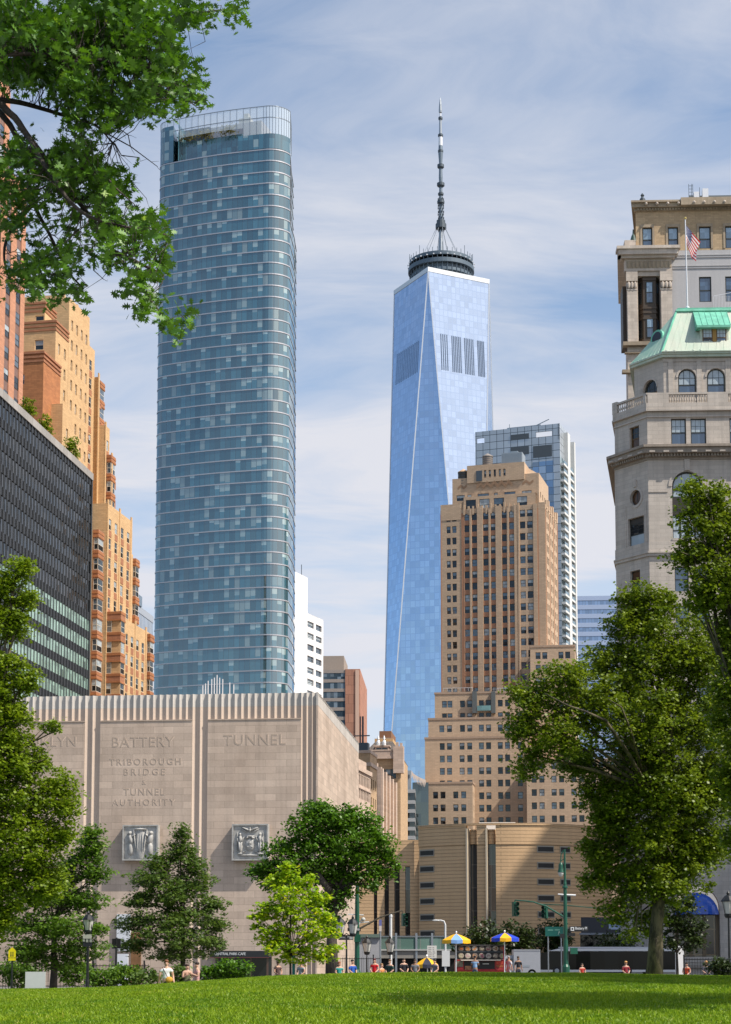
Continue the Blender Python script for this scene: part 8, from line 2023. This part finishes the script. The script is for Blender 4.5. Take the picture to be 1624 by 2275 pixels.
    # teal marker post
    Y = 95; b = at(652.5, 2115, Y); zg = hz1(b.x, Y); T = thing('marker_post', 'slim teal post with round white disc between two seated people', 'post', (b.x, Y, zg), 0); m = MB(); teal = plain('teal_paint', (0.02, 0.22, 0.22), 0.5); m.box(-0.075, -0.05, 0, 0.075, 0.05, b.z-zg-0.2); m.build('post', teal, T); m = MB(); m.lathe((0, 0, b.z-zg-0.15), [(0.02, -0.2), (0.09, -0.12), (0.09, 0.1), (0.02, 0.17)], 12); o = m.build('head', teal, T); m = MB(); m.ell((0, -0.06, b.z-zg-0.16), (0.055, 0.035, 0.09), 0, 12, 8); m.build('disc', whp, o)
    park_lamp(770, 2034, 104, 'black twin headed park lamp left of the green signal post', 2, 0.55); park_lamp(815, 2078, 165, 'black park lamp just right of the green signal post', 1, 0.8); park_lamp(866.5, 2078, 165, 'black park lamp before the glass guard rail', 1, 0.8); park_lamp(1617, 1980, 92, 'black park lamp cut by the right edge of view', 1, 0.62)
    def signal(T, x, z, k, yaw=0.0, lenses=True):
        m = MB(); s = k; m.box(-0.18*s, -0.15, -1.0*s, 0.18*s, 0.15, 0); o = m.build('signal_head', grn, T); o.location = (x, 0, z); o.rotation_euler = (0, 0, yaw)
        for i in range(3):
            v = MB(); zc = -0.17*s-0.33*s*i
            v.tube([(0, -0.14, zc), (0, -0.36, zc+0.02)], [0.14*s, 0.15*s], 12, 0, False); v.build('visor', grn, o)
            g = MB(); g.ell((0, -0.15, zc), (0.115*s, 0.02, 0.115*s), 0, 12, 6); g.build('lens', plain('lens_dark', (0.03, 0.035, 0.03), 0.2), o)
        return o
    # right-hand green post with signals, street light and name signs
    Y = 140; b = at(1254, 1886, Y); zg = hz1(b.x, Y); k = Y/F; Zl = lambda py: zat(Y, py)-zg; Xl = lambda px, py: at(px, py, Y).x-b.x
    T = thing('signal_post', 'tall green street light post with two signal arms before the bus', 'street lamp', (b.x, Y, zg), 0)
    h = b.z-zg
    m = MB(); m.lathe((0, 0, 0), [(0.30, 0), (0.30, 0.9), (0.20, 1.1), (0.19, 2.5), (0.165, 3.2), (0.135, Zl(1973)), (0.22, Zl(1972)), (0.22, Zl(1969)), (0.13, Zl(1967)), (0.13, Zl(1962)), (0.10, Zl(1958)), (0.07, h)], 12); m.build('pole', grn, T)
    m = MB(); m.tube([(0, 0, Zl(1888)), (Xl(1248, 1890)*0.5, 0, Zl(1889)), (Xl(1246.5, 1900), 0, Zl(1898)), (Xl(1245, 1920), 0, Zl(1916))], 0.045, 6); m.tube([(0, 0, Zl(1906)), (Xl(1246, 1912), 0, Zl(1912))], 0.03, 6); o = m.build('lamp_bracket', grn, T)
    m = MB(); zc = Zl(1937); xl = Xl(1245.6, 1930); m.lathe((xl, 0, zc), [(0.08, 0.75), (0.17, 0.6), (0.20, 0.25), (0.27, 0.0), (0.20, -0.02)], 14); o = m.build('lamp_hood', grn, T); m = MB(); m.lathe((xl, 0, zc), [(0.22, 0.0), (0.21, -0.14), (0.12, -0.30), (0.03, -0.36)], 14); m.build('globe', frost, o)
    m = MB(); m.tube([(Xl(1239, 1987), -0.1, Zl(1986)), (Xl(1279, 1987), 0.1, Zl(1988))], [0.05, 0.07], 8); m.build('camera_bar', whp, T)
    m = MB(); m.tube([(0, 0, Zl(2038)), (Xl(1235, 2027), -0.1, Zl(2026)), (Xl(1212, 2015), -0.2, Zl(2012.5)), (Xl(1185, 2005), -0.3, Zl(2003.5)), (Xl(1165, 2002), -0.3, Zl(2001)), (Xl(1143, 1999), -0.3, Zl(1999.5))], [0.08, 0.075, 0.065, 0.06, 0.05, 0.05], 8); m.build('signal_arm', grn, T)
    m = MB(); m.tube([(0, 0, Zl(2010)), (Xl(1205, 2008), 0.3, Zl(2008))], 0.04, 6); m.tube([(0, 0, Zl(2010)), (Xl(1350, 2019), 0.3, Zl(2019))], 0.035, 6); m.build('signal_arm', grn, T)
    m = MB(); m.tube([(Xl(1143, 2000), -0.3, Zl(1999)), (Xl(1143, 2000), -0.3, Zl(2004))], 0.04, 6); m.build('hanger', grn, T)
    o = signal(T, Xl(1143.5, 2010), Zl(2003), 1.12, 0.5); o.location.y = -0.3; o = signal(T, Xl(1211.5, 2015), Zl(2011), 0.98, -0.6); o.location.y = 0.3
    m = MB(); m.tube([(Xl(1211.5, 2008), 0.3, Zl(2008)), (Xl(1211.5, 2008), 0.3, Zl(2011.5))], 0.04, 6); m.build('hanger', grn, T)
    sg = plain('sign_black', (0.012, 0.013, 0.014), 0.5)
    m = MB(); m.box(Xl(1264, 2063), -0.22, Zl(2068.5), Xl(1306, 2063), -0.19, Zl(2057.5)); o = m.build('street_sign', sg, T)
    letters(o, 'Battery Pl', Xl(1277, 2063), Xl(1303, 2063), Zl(2066.2), 0.27, -0.225, whp, 'lettering', 0.006)
    m = MB(); m.box(Xl(1267, 2063), -0.23, Zl(2067), Xl(1274.5, 2063), -0.222, Zl(2059)); m.build('sign_emblem', whp, o); m = MB(); m.box(Xl(1269, 2063), -0.236, Zl(2065), Xl(1272.5, 2063), -0.231, Zl(2061)); m.build('sign_emblem', sg, o)
    m = MB(); m.box(Xl(1262, 2075), -0.2, Zl(2079), Xl(1277, 2075), -0.17, Zl(2072)); m.build('street_sign', sg, T); m = MB(); m.box(Xl(1243, 2075), -0.2, Zl(2083), Xl(1253, 2075), -0.17, Zl(2074)); m.build('street_sign', sg, T)
    m = MB(); m.box(Xl(1266.5, 2110), -0.35, Zl(2118.5), Xl(1282, 2110), 0.1, Zl(2105)); m.build('control_box', plain('box_green', (0.01, 0.10, 0.06), 0.45), T)
    # left-hand green post
    Y = 118; b = at(793.5, 1903, Y); zg = hz1(b.x, Y); Zl2 = lambda py: zat(Y, py)-zg; X2 = lambda px, py: at(px, py, Y).x-b.x; h = b.z-zg
    T = thing('signal_post', 'green signal post with a long arm left of the curved car park', 'street lamp', (b.x, Y, zg), 0)
    m = MB(); m.lathe((0, 0, 0), [(0.26, 0), (0.26, 0.8), (0.17, 1.0), (0.15, Zl2(2055)), (0.14, Zl2(2000)), (0.10, Zl2(1968)), (0.15, Zl2(1966)), (0.06, Zl2(1960)), (0.045, h)], 12); m.build('pole', grn, T)
    m = MB(); m.tube([(0, 0, Zl2(1903)), (X2(778, 1902), 0, Zl2(1901.5))], 0.04, 6); m.tube([(X2(790, 1906), 0, Zl2(1906)), (X2(800, 1906), 0, Zl2(1905))], 0.05, 6); m.build('lamp_arm', steel_g, T)
    m = MB(); m.tube([(0, 0, Zl2(2065)), (X2(820, 2051), -.1, Zl2(2051)), (X2(845, 2037), -.2, Zl2(2037)), (X2(870, 2029), -.3, Zl2(2029)), (X2(894, 2022), -.3, Zl2(2022))], [0.07, 0.06, 0.05, 0.045, 0.04], 8); m.tube([(X2(894, 2022), -.3, Zl2(2022)), (X2(894.5, 2030), -.3, Zl2(2030))], 0.035, 6); m.build('signal_arm', plain('arm_brown', (0.10, 0.085, 0.06), 0.5), T)
    o = signal(T, X2(898, 2030), Zl2(2029), 0.82, 0.4); o.location.y = -0.3
    m = MB(); m.tube([(X2(773, 2031), 0, Zl2(2030.5)), (X2(808, 2032), 0, Zl2(2032))], 0.035, 6); m.build('camera_bar', whp, T)
    m = MB(); m.tube([(X2(796, 2056), 0, Zl2(2056)), (X2(801, 2045), 0, Zl2(2046)), (X2(806, 2038), 0, Zl2(2040)), (X2(808, 2042), 0, Zl2(2044))], 0.05, 6); m.tube([(X2(797, 2049), 0, Zl2(2049)), (X2(820, 2048), 0, Zl2(2047.5))], 0.04, 6); m.build('lamp_bracket', whp, T)
    m = MB(); m.ell((X2(807, 2041), 0, Zl2(2041.5)), (0.14, 0.14, 0.13), 0, 12, 8); m.build('globe', frost, T)
    for px0, px1, p0, p1, y in ((772, 801.5, 2060.5, 2068, -0.2), (752, 785, 2076.5, 2087.5, -0.24)):
        m = MB(); m.box(X2(px0, p0), y, Zl2(p1), X2(px1, p0), y+0.03, Zl2(p0)); o = m.build('street_sign', sg, T)
        if px0 == 752: letters(o, 'Battery Pl', X2(754, 2082), X2(775, 2082), Zl2(2085), 0.18, y-0.006, plain('sign_pale', (0.35, 0.36, 0.36), 0.6), 'lettering', 0.006); m = MB(); m.box(X2(776.5, 2082), y-0.01, Zl2(2086), X2(784, 2082), y-0.002, Zl2(2078)); m.build('sign_emblem', plain('sign_pale', (0.35, 0.36, 0.36), 0.6), o)
        else: m = MB(); m.box(X2(786, 2064), y-0.01, Zl2(2066.5), X2(799, 2064), y-0.002, Zl2(2062)); m.build('sign_smudge', plain('sign_pale', (0.35, 0.36, 0.36), 0.6), o)
    m = MB(); m.box(X2(787, 2095), -0.3, Zl2(2092), X2(801, 2095), -0.12, Zl2(2076)); m.build('pedestrian_signal', grn, T)
    # blocks under the car park: pale wall, guard rail of glass, dark openings
    Y = 213; a, c = at(742, 2081, Y), at(843, 2081, Y); T = thing('pale_wall', 'pale grey panelled wall below the car park wing', 'wall', (a.x, Y, 0.5), 0); m = MB(); m.box(0, 0, 0, c.x-a.x, 6, a.z-0.5); m.build('wall', masonry('pale_panel', (0.42, 0.42, 0.44), bw=2.2, bh=9, joint=0.05, jdark=0.75, blot=0.2), T); m = MB(); m.box(-0.2, -0.3, a.z-0.55, c.x-a.x+0.2, 6.2, a.z-0.15); m.build('coping', plain('green_cap', (0.13, 0.18, 0.15), 0.6), T)
    Y = 214; a, c = at(843, 2110, Y), at(1015, 2110, Y); T = thing('ramp_building', 'low concrete ramp with greenish glass rail and dark openings before the car park', 'building', (a.x, Y, 0.5), 0); W = c.x-a.x; zl = lambda py: zat(Y, py)-0.5
    m = MB(); m.box(0, 0, zl(2128), W, 8, zl(2111)); m.build('concrete_band', masonry('ramp_concrete', (0.30, 0.28, 0.25), bw=4, bh=2, joint=0.05, jdark=0.8, blot=0.3), T); m = MB(); m.box(-0.1, -0.2, zl(2111), W+.1, 8, zl(2108)); m.build('coping', plain('ramp_cap', (0.42, 0.42, 0.40), 0.7), T)
    m = MB(); m.box(0, 0.6, 0, W, 8, zl(2128)); m.build('opening', plain('opening_dark', (0.012, 0.012, 0.012), 0.8), T)
    gm_ = glass('rail_glass', (0.10, 0.17, 0.145), 2.4, 2.4, 0.06, 1.6, tilt=0.04, line=(0.20, 0.23, 0.21), lw=0.04, lh=0.03, var=0.35)
    m = MB(); m.box(0, 0, zl(2108), W, 0.15, zl(2080)); m.build('glass_rail', gm_, T); m = MB(); m.box(-.1, -0.1, zl(2080), W+.1, 0.25, zl(2078.5)); m.build('handrail', steel_g, T)
    for px in (843, 880, 925, 960): 
        x = at(px, 2090, Y).x-a.x; m = MB(); m.box(x-0.12, -0.12, 0, x+0.12, 0, zl(2072)); m.build('column', steel_g, T)
    # banner flag and white mast beside it
    Y = 209
    for px, pt, pb, lab, fl in ((845, 2042, 2082, 'narrow hanging banner, blue above white, before the dark wall strips', True), (868, 2037, 2082, 'plain white mast right of the hanging banner', False)):
        b = at(px, pt, Y); zg = 0.6; T = thing('banner_mast', lab, 'banner', (b.x, Y, zg), 0); hh = b.z-zg; k2 = Y/F; m = MB(); m.tube([(0, 0, 0), (0, 0, hh)], 0.10 if fl else 0.16, 8); m.build('pole', steel_g if fl else whp, T)
        if fl:
            m = MB(); m.box(-2.8*k2, -0.2, hh-14*k2, 2.8*k2, -0.15, hh-1*k2); m.build('banner_top', plain('banner_blue', (0.14, 0.15, 0.38), 0.7), T); m = MB(); m.box(-2.8*k2, -0.2, hh-26*k2, 2.8*k2, -0.15, hh-14.1*k2); m.build('banner_foot', plain('banner_white', (0.62, 0.55, 0.52), 0.7), T)
        else: m = MB(); m.lathe((0, 0, hh), [(0.2, 0), (0.2, 0.25), (0.05, 0.4)], 8); m.build('cap', whp, T)
    Y = 208; b = at(989, 2044, Y); T = thing('street_light', 'pale street light with short arm above the left umbrella', 'street lamp', (b.x, Y, 0.7), 0); hh = b.z-0.7; m = MB(); m.tube([(0, 0, 0), (0, 0, hh-0.5), (-0.15, 0, hh-0.1), (-0.5, 0, hh), (-0.9, 0, hh)], [0.13, 0.11, 0.1, 0.09, 0.08], 8); m.build('pole', whp, T); m = MB(); m.ell((-1.05, 0, hh), (0.45, 0.16, 0.1), 0, 12, 6); m.build('lamp_head', whp, T); m = MB(); m.box(-0.4, -0.2, 1.2, 0.5, -0.14, 3.0); m.build('notice_plate', whp, T)
    # green direction sign on a gantry leg
    Y = 190; a, c = at(1211, 2058, Y), at(1253, 2079, Y); T = thing('direction_sign', 'green highway direction sign left of the tall green post', 'road sign', (a.x, Y, 0.8), 0); m = MB(); m.box(0, -0.06, c.z-0.8, c.x-a.x, 0.04, a.z-0.8); o = m.build('sign_plate', plain('sign_green', (0.004, 0.105, 0.085), 0.45), T)
    w = c.x-a.x
    m = MB(); m.box(0.25, -0.075, a.z-0.8-0.42, w*0.42, -0.065, a.z-0.8-0.28); m.box(w*0.5, -0.075, a.z-0.8-0.40, w*0.78, -0.065, a.z-0.8-0.26); m.build('worn_legend', plain('sign_mint', (0.10, 0.27, 0.22), 0.6), o)
    m = MB(); m.tube([(w*0.68, -0.07, c.z-0.8+0.15), (w*0.74, -0.07, c.z-0.8+0.5)], 0.03, 4); m.tube([(w*0.70, -0.07, c.z-0.8+0.4), (w*0.74, -0.07, c.z-0.8+0.52), (w*0.77, -0.07, c.z-0.8+0.38)], 0.03, 4); m.build('arrow', plain('sign_mint2', (0.32, 0.44, 0.40), 0.6), o)
    for x in (0.3, w-0.3): m = MB(); m.tube([(x, 0.08, 0), (x, 0.08, a.z-0.8-0.1)], 0.07, 6); m.build('leg', steel_g, T)
street()

# ---- food cart, umbrellas and menu sign
def umbrella(px, pt, wpx, ppx, pb, Y, cols, label, first=0, drop=None):
    b = at(ppx, pt, Y); zg = hz1(b.x, Y); k = Y/F; r = wpx*k/2; h = b.z-zg
    T = thing('cart_umbrella', label, 'umbrella', (b.x, Y, zg), 0, 'striped cart umbrellas'); cx_ = (px-ppx)*k; n = 8; dr = (drop or 0.36)*r*1.15
    c = MB()
    for i in range(n):
        a0 = 2*math.pi*(i-0.5)/n-math.pi/2; a1 = 2*math.pi*(i+0.5)/n-math.pi/2; am = (a0+a1)/2
        col = (i+first) % len(cols)
        def ring(f): # profile from apex to rim, sagging between the ribs
            rr = r*f; z = h-0.06-dr*(f**1.35)
            return [(cx_+rr*math.cos(a0), rr*math.sin(a0), z), (cx_+rr*0.965*math.cos(am), rr*0.965*math.sin(am), z-0.03*f), (cx_+rr*math.cos(a1), rr*math.sin(a1), z)]
        R_ = [ring(f) for f in (0.02, 0.3, 0.6, 0.85, 1.0)]
        for q in range(4):
            for s in range(2): c.poly([R_[q+1][s], R_[q+1][s+1], R_[q][s+1], R_[q][s]], col)
        v = [(p[0], p[1], p[2]-0.22) for p in R_[-1]]
        for s in range(2): c.poly([v[s], v[s+1], R_[-1][s+1], R_[-1][s]], col)
    c.build('canopy', cols, T)
    m = MB(); m.tube([(0, 0, 0), (cx_, 0, h)], 0.03, 8); m.build('pole', steel_w, T)
    m = MB()
    for i in range(n): a = 2*math.pi*(i-0.5)/n-math.pi/2; m.tube([(cx_, 0, h-0.12), (cx_+r*0.97*math.cos(a), r*0.97*math.sin(a), h-0.10-dr)], 0.012, 4)
    m.build('rib', steel_g, T); m = MB(); m.ell((cx_, 0, h+0.03), (0.06, 0.06, 0.08), 0, 8, 6); m.build('finial', steel_w, T)
def cart():
    ye = plain('umbrella_yellow', (0.80, 0.42, 0.01), 0.6); bl = plain('umbrella_blue', (0.01, 0.045, 0.48), 0.6); lb = plain('umbrella_pale_blue', (0.20, 0.36, 0.66), 0.6)
    umbrella(1013.5, 2071.5, 66, 1012, 2155, 116, [lb, ye, ye, ye], 'mostly yellow cart umbrella with one pale blue panel, left end of cart')
    umbrella(1121, 2069.5, 66, 1119.7, 2155, 116, [ye, bl], 'yellow and deep blue cart umbrella at the right end of cart', 0, 0.30)
    umbrella(948, 2124, 52, 951, 2150, 108, [plain('umbrella_charcoal', (0.03, 0.03, 0.05), 0.6), ye, plain('umbrella_cream', (0.62, 0.56, 0.42), 0.6)], 'small low yellow, cream and black umbrella under the menu sign', 0, 0.5)
    Y = 117; a, c = at(1012, 2100, Y), at(1120.5, 2100, Y); zg = hz1(a.x, Y); W = c.x-a.x; Z = lambda py: zat(Y, py)-zg; k = Y/F
    T = thing('food_cart', 'red street food cart with two rows of round dish pictures under umbrellas', 'food cart', (a.x, Y, zg), 0)
    red = plain('cart_red', (0.36, 0.012, 0.02), 0.4, var=0.2, vs=3); blkp = plain('cart_black', (0.012, 0.010, 0.010), 0.5)
    m = MB(); m.box(0, 0, 0.25, W, 1.5, Z(2131)); m.build('body', red, T)
    m = MB(); m.box(0.02, 0.0, Z(2131)+0.04, W-0.02, 1.45, Z(2100)); m.build('menu_board', blkp, T)
    m = MB(); m.box(-0.05, -0.1, Z(2100), W+0.05, 1.55, Z(2098)); m.build('roof', plain('cart_roof', (0.10, 0.09, 0.09), 0.4, 0.3), T)
    for s in (0.0, W-0.08): m = MB(); m.box(s, -0.06, 0.2, s+0.08, 0.0, Z(2098)); m.build('corner_post', red if s > 0 else steel_g, T)
    m = MB(); m.box(W*0.10, -0.45, Z(2133.2), W*0.91, 0.0, Z(2131.2)); m.build('counter', plain('counter_white', (0.72, 0.66, 0.56), 0.4), T)
    m = MB(); m.box(0.0, -0.02, Z(2114.5), W, 0.0, Z(2113)); m.build('menu_rail', steel_d, T)
    foods = [(0.40, 0.13, 0.05), (0.52, 0.22, 0.05), (0.46, 0.20, 0.08), (0.34, 0.30, 0.22), (0.24, 0.10, 0.10), (0.20, 0.12, 0.06), (0.36, 0.10, 0.05), (0.42, 0.38, 0.26), (0.40, 0.26, 0.26), (0.38, 0.20, 0.10), (0.34, 0.08, 0.12), (0.34, 0.26, 0.24), (0.50, 0.44, 0.34), (0.36, 0.34, 0.16)]
    dark = [0, 4, 5]
    for i in range(14):
        px = 1024+15.3*(i % 7); py = 2106.5 if i < 7 else 2122.5; x = at(px, py, Y).x-a.x
        pl = MB(); pl.ell((x, -0.015, Z(py)), (6.6*k, 0.02, 6.0*k), 0, 16, 6); o = pl.build('dish_picture', plain('plate_%d' % (i % 3), [(0.42, 0.38, 0.33), (0.30, 0.25, 0.2), (0.16, 0.12, 0.1)][2 if i in dark else i % 2], 0.4), T)
        fd = MB(); rd = random.Random(i)
        for q in range(7): fd.ell((x+rd.uniform(-3.4, 3.4)*k, -0.03, Z(py)+rd.uniform(-3, 3)*k), (1.9*k, 0.012, 1.6*k), 0, 8, 4)
        fd.build('food', plain('food_%d' % i, foods[i], 0.6, var=0.5, vs=14), o)
    # serving openings and drink shelves below the counter
    m = MB(); m.box(W*0.17, -0.03, Z(2152), W*0.80, 0.0, Z(2134)); m.build('serving_recess', blkp, T)
    for i, (f0, f1, p0, p1, col) in enumerate(((0.02, 0.15, 2134, 2147, (0.20, 0.17, 0.12)), (0.02, 0.16, 2148.5, 2155, (0.50, 0.04, 0.04)), (0.19, 0.32, 2145, 2154, (0.30, 0.13, 0.06)), (0.82, 0.97, 2134, 2142, (0.42, 0.05, 0.03)), (0.82, 0.97, 2143, 2148, (0.30, 0.08, 0.03)), (0.55, 0.68, 2139.5, 2141.5, (0.5, 0.5, 0.48)), (0.82, 0.97, 2149, 2155, (0.34, 0.03, 0.03)))):
        m = MB(); m.box(W*f0, -0.05, Z(p1), W*f1, -0.01, Z(p0)); m.build('shelf_panel', plain('shelf_%d' % i, col, 0.5, var=0.5, vs=9), T)
    for x in (W*0.2, W*0.8):
        m = MB(); m.tube([(x, 0.2, 0.22), (x, 0.34, 0.22)], 0.22, 16); o = m.build('wheel', plain('tyre', (0.02, 0.02, 0.02), 0.8), T); m = MB(); m.tube([(x, 0.18, 0.22), (x, 0.2, 0.22)], 0.11, 12); m.build('rim', steel_g, o)
    # menu sign
    Y = 109; a, c = at(949, 2100, Y), at(970, 2100, Y); zg = hz1(a.x, Y); T = thing('menu_sign', 'white menu sign on a pole left of the food cart', 'sign', ((a.x+c.x)/2, Y, zg), 0.0); w = (c.x-a.x)/2; Z = lambda py: zat(Y, py)-zg
    m = MB(); m.box(-w, -0.03, Z(2128), w, 0.0, Z(2100)); o = m.build('panel', plain('menu_white', (0.56, 0.55, 0.52), 0.6), T); m = MB(); m.tube([(0, 0.03, 0), (0, 0.03, Z(2102))], 0.025, 6); m.build('pole', steel_g, T)
    m = MB(); rd = random.Random(4)
    for i in range(6):
        z = Z(2104+4*i)
        m.box(-w*0.75, -0.034, z-0.03, -w*0.1+w*rd.uniform(-.1, .1), -0.031, z+0.02); m.box(w*0.15, -0.034, z-0.03, w*rd.uniform(0.4, 0.8), -0.031, z+0.02)
    m.build('faded_print', plain('menu_ink', (0.28, 0.27, 0.27), 0.7), o)
cart()

# ---- vehicles
def bus():
    Y = 205; a = at(1186, 2150, Y); c = at(1502, 2150, Y); zg = 0.92; L = c.x-a.x; T = thing('city_bus', 'long white roofed bus with black window band behind the plane tree', 'bus', (a.x, Y, zg), 0); H_ = zat(Y, 2106)-zg; Wb = 2.6
    wh = plain('bus_white', (0.72, 0.72, 0.73), 0.35); bk = glass('bus_window', (0.004, 0.005, 0.006), 1.6, 3.0, 0.05, 1.28, tilt=0.02, line=(0.002, 0.002, 0.002), lw=0.03, var=0.5)
    fr = 1.9
    def side(z0, z1, off, x0_=None): return None
    m = MB(); m.prism([(0.5, 0), (L, 0), (L, Wb), (0.5, Wb)], 0.35, 0.6); m.build('skirt', wh, T)
    zr = zat(Y, 2112)-zg
    b = MB() # window band with raked front
    prof = [(0.25, 0.6), (L, 0.6), (L, zr), (fr, zr), (0.9, zr-0.25)]
    n = len(prof)
    b.poly([(x, 0, z) for x, z in prof]); b.poly([(x, Wb, z) for x, z in prof][::-1])
    for i in range(n): (x0, z0), (x1, z1) = prof[i], prof[(i+1) % n]; b.poly([(x0, 0, z0), (x0, Wb, z0), (x1, Wb, z1), (x1, 0, z1)])
    b.build('window_band', bk, T)
    m = MB(); pr = [(fr-0.2, zr), (L, zr), (L, H_), (fr+1.0, H_-0.04)]
    m.poly([(x, -0.03, z) for x, z in pr]); m.poly([(x, Wb+0.03, z) for x, z in pr][::-1])
    for i in range(4): (x0, z0), (x1, z1) = pr[i], pr[(i+1) % 4]; m.poly([(x0, -.03, z0), (x0, Wb+.03, z0), (x1, Wb+.03, z1), (x1, -.03, z1)])
    m.build('roof', wh, T)
    m = MB(); m.box(3, 0.5, H_, L-3, Wb-0.5, H_+0.18); m.build('roof_unit', plain('bus_grey', (0.45, 0.45, 0.47), 0.5), T)
    m = MB(); m.box(0.15, 0.2, 0.4, 0.5, Wb-0.2, 0.95); m.build('bumper', plain('bumper_grey', (0.2, 0.2, 0.22), 0.5), T)
    m = MB(); m.tube([(0.9, -0.05, zr-0.3), (0.5, -0.3, zr-0.4), (0.45, -0.35, zr-0.9)], 0.05, 6); m.ell((0.42, -0.35, zr-0.95), (0.09, 0.12, 0.28), 0, 10, 6); m.build('mirror', plain('mirror_dark', (0.03, 0.03, 0.03), 0.3), T)
    for s in (0.4, Wb-0.4): m = MB(); m.ell((0.2, s, 0.75), (0.08, 0.16, 0.1), 0, 10, 6); m.build('headlight', frost, T)
    for x in (2.6, L-5.5, L-3.0):
        for y in (-0.02, Wb-0.26):
            m = MB(); m.tube([(x, y, 0.48), (x, y+0.28, 0.48)], 0.48, 20); o = m.build('wheel', plain('tyre', (0.02, 0.02, 0.02), 0.8), T); m = MB(); m.tube([(x, y-0.02, 0.48), (x, y+0.3, 0.48)], 0.26, 14); m.build('rim', steel_g, o)
    # white van
    Y = 150; a, c = at(1141, 2110, Y), at(1184, 2110, Y); zg = 0.9; T = thing('white_van', 'grey white box van parked between food cart and bus', 'van', (a.x, Y, zg), 0); L = c.x-a.x+0.6; H2 = zat(Y, 2108.5)-zg; vw = plain('van_white', (0.30, 0.31, 0.34), 0.45, var=0.05)
    m = MB(); m.box(0, 0, 0.45, L, 2.0, H2); m.box(-0.0, -0.03, H2-0.1, L, 0, H2); m.build('box_body', vw, T)
    m = MB(); m.prism([(-1.3, 0.1), (0, 0.1), (0, 1.9), (-1.3, 1.9)], 0.45, 1.1); m.frustum([(-1.1, 0.1), (0, 0.1), (0, 1.9), (-1.1, 1.9)], 1.1, [(-0.6, 0.2), (0, 0.2), (0, 1.8), (-0.6, 1.8)], min(1.85, H2)); m.build('cab', vw, T)
    m = MB(); m.box(-0.65, 0.08, 1.15, -0.1, 0.1, 1.6); m.build('cab_window', w_dark, T)
    for x in (-0.7, L-0.7):
        for y in (0.0, 1.78): m = MB(); m.tube([(x, y, 0.36), (x, y+0.22, 0.36)], 0.36, 16); o = m.build('wheel', plain('tyre', (0.02, 0.02, 0.02), 0.8), T); m = MB(); m.tube([(x, y-0.02, 0.36), (x, y+0.24, 0.36)], 0.2, 12); m.build('rim', steel_g, o)
    m = MB(); m.box(0.4, -0.02, 0.9, 1.3, 0, 1.05); m.build('rub_strip', steel_g, T)
    # station pavilion behind the bus: dark fascia, pale notice, ribbed grey wall
    Y = 222; a, c = at(1291, 2037, Y), at(1440, 2037, Y); zg = 0.9; T = thing('pavilion', 'dark fronted pavilion with pale blue notice board behind the bus', 'pavilion', (a.x, Y, zg), 0); Z = lambda py: zat(Y, py)-zg; X = lambda px: at(px, 2050, Y).x-a.x
    m = MB(); m.box(0, 0, Z(2072), X(1378), 0.4, Z(2037)); m.build('fascia', plain('fascia_navy', (0.014, 0.017, 0.030), 0.4), T); m = MB(); m.box(-0.2, -0.6, Z(2076), X(1378), 0.5, Z(2072)); m.build('canopy_edge', plain('canopy_grey', (0.22, 0.24, 0.28), 0.5), T)
    m = MB(); m.box(0, 1.2, 0, X(1378), 1.4, Z(2076)); m.build('shop_front', glass('pav_glass', (0.010, 0.011, 0.012), 1.6, 3, 0.06, 1.5, line=(0.03, 0.03, 0.03), lw=0.05), T)
    m = MB(); m.box(X(1352), -0.08, Z(2064), X(1378), 0, Z(2042)); o = m.build('notice_board', plain('notice_pale', (0.34, 0.42, 0.56), 0.6), T); m = MB(); m.box(X(1359), -0.09, Z(2049), X(1370), -0.082, Z(2045.5)); m.ell((X(1358), -0.085, Z(2056)), (0.14, 0.01, 0.14), 0, 10, 6); m.box(X(1362), -0.09, Z(2057), X(1374), -0.082, Z(2055.3)); m.build('faded_print', plain('notice_blue', (0.10, 0.17, 0.40), 0.6), o)
    m = MB(); m.box(X(1378), -0.2, 0, X(1440), 5, Z(2030))
    for i in range(14): x = X(1378)+(X(1440)-X(1378))*i/14; m.box(x, -0.27, 0, x+0.12, -0.2, Z(2030))
    m.build('ribbed_wall', plain('ribbed_grey', (0.36, 0.34, 0.32), 0.6, var=0.08), T)
    m = MB(); m.box(X(1372), -0.6, Z(2103), X(1401), -0.5, Z(2096)); o = m.build('route_sign', plain('sign_black', (0.012, 0.013, 0.014), 0.5), T); m = MB(); m.box(X(1374), -0.61, Z(2101.3), X(1399), -0.602, Z(2097.8)); m.build('sign_field', plain('sign_field', (0.42, 0.42, 0.41), 0.6), o)
    # white tapered pillar
    Y = 112; a = at(1500.5, 2101, Y); c = at(1520, 2101, Y); zg = hz1(a.x, Y); T = thing('white_pillar', 'white tapering kiosk pillar right of the bus rear', 'pillar', ((a.x+c.x)/2, Y, zg), 0); w = (c.x-a.x)/2; h = a.z-zg
    m = MB(); m.frustum([(-w*0.98, -0.3), (w*1.02, -0.3), (w*1.02, 0.3), (-w*0.98, 0.3)], 0, [(-w*0.95, -0.25), (w*0.62, -0.25), (w*0.62, 0.25), (-w*0.95, 0.25)], h-0.12); m.build('shaft', plain('pillar_white', (0.70, 0.68, 0.66), 0.5), T); m = MB(); m.frustum([(-w*0.95, -0.25), (w*0.62, -0.25), (w*0.62, 0.25), (-w*0.95, 0.25)], h-0.12, [(-w*0.8, -0.2), (w*0.4, -0.2), (w*0.4, 0.2), (-w*0.8, 0.2)], h); m.build('cap', whp, T)
bus()
bpy.context.view_layer.update()
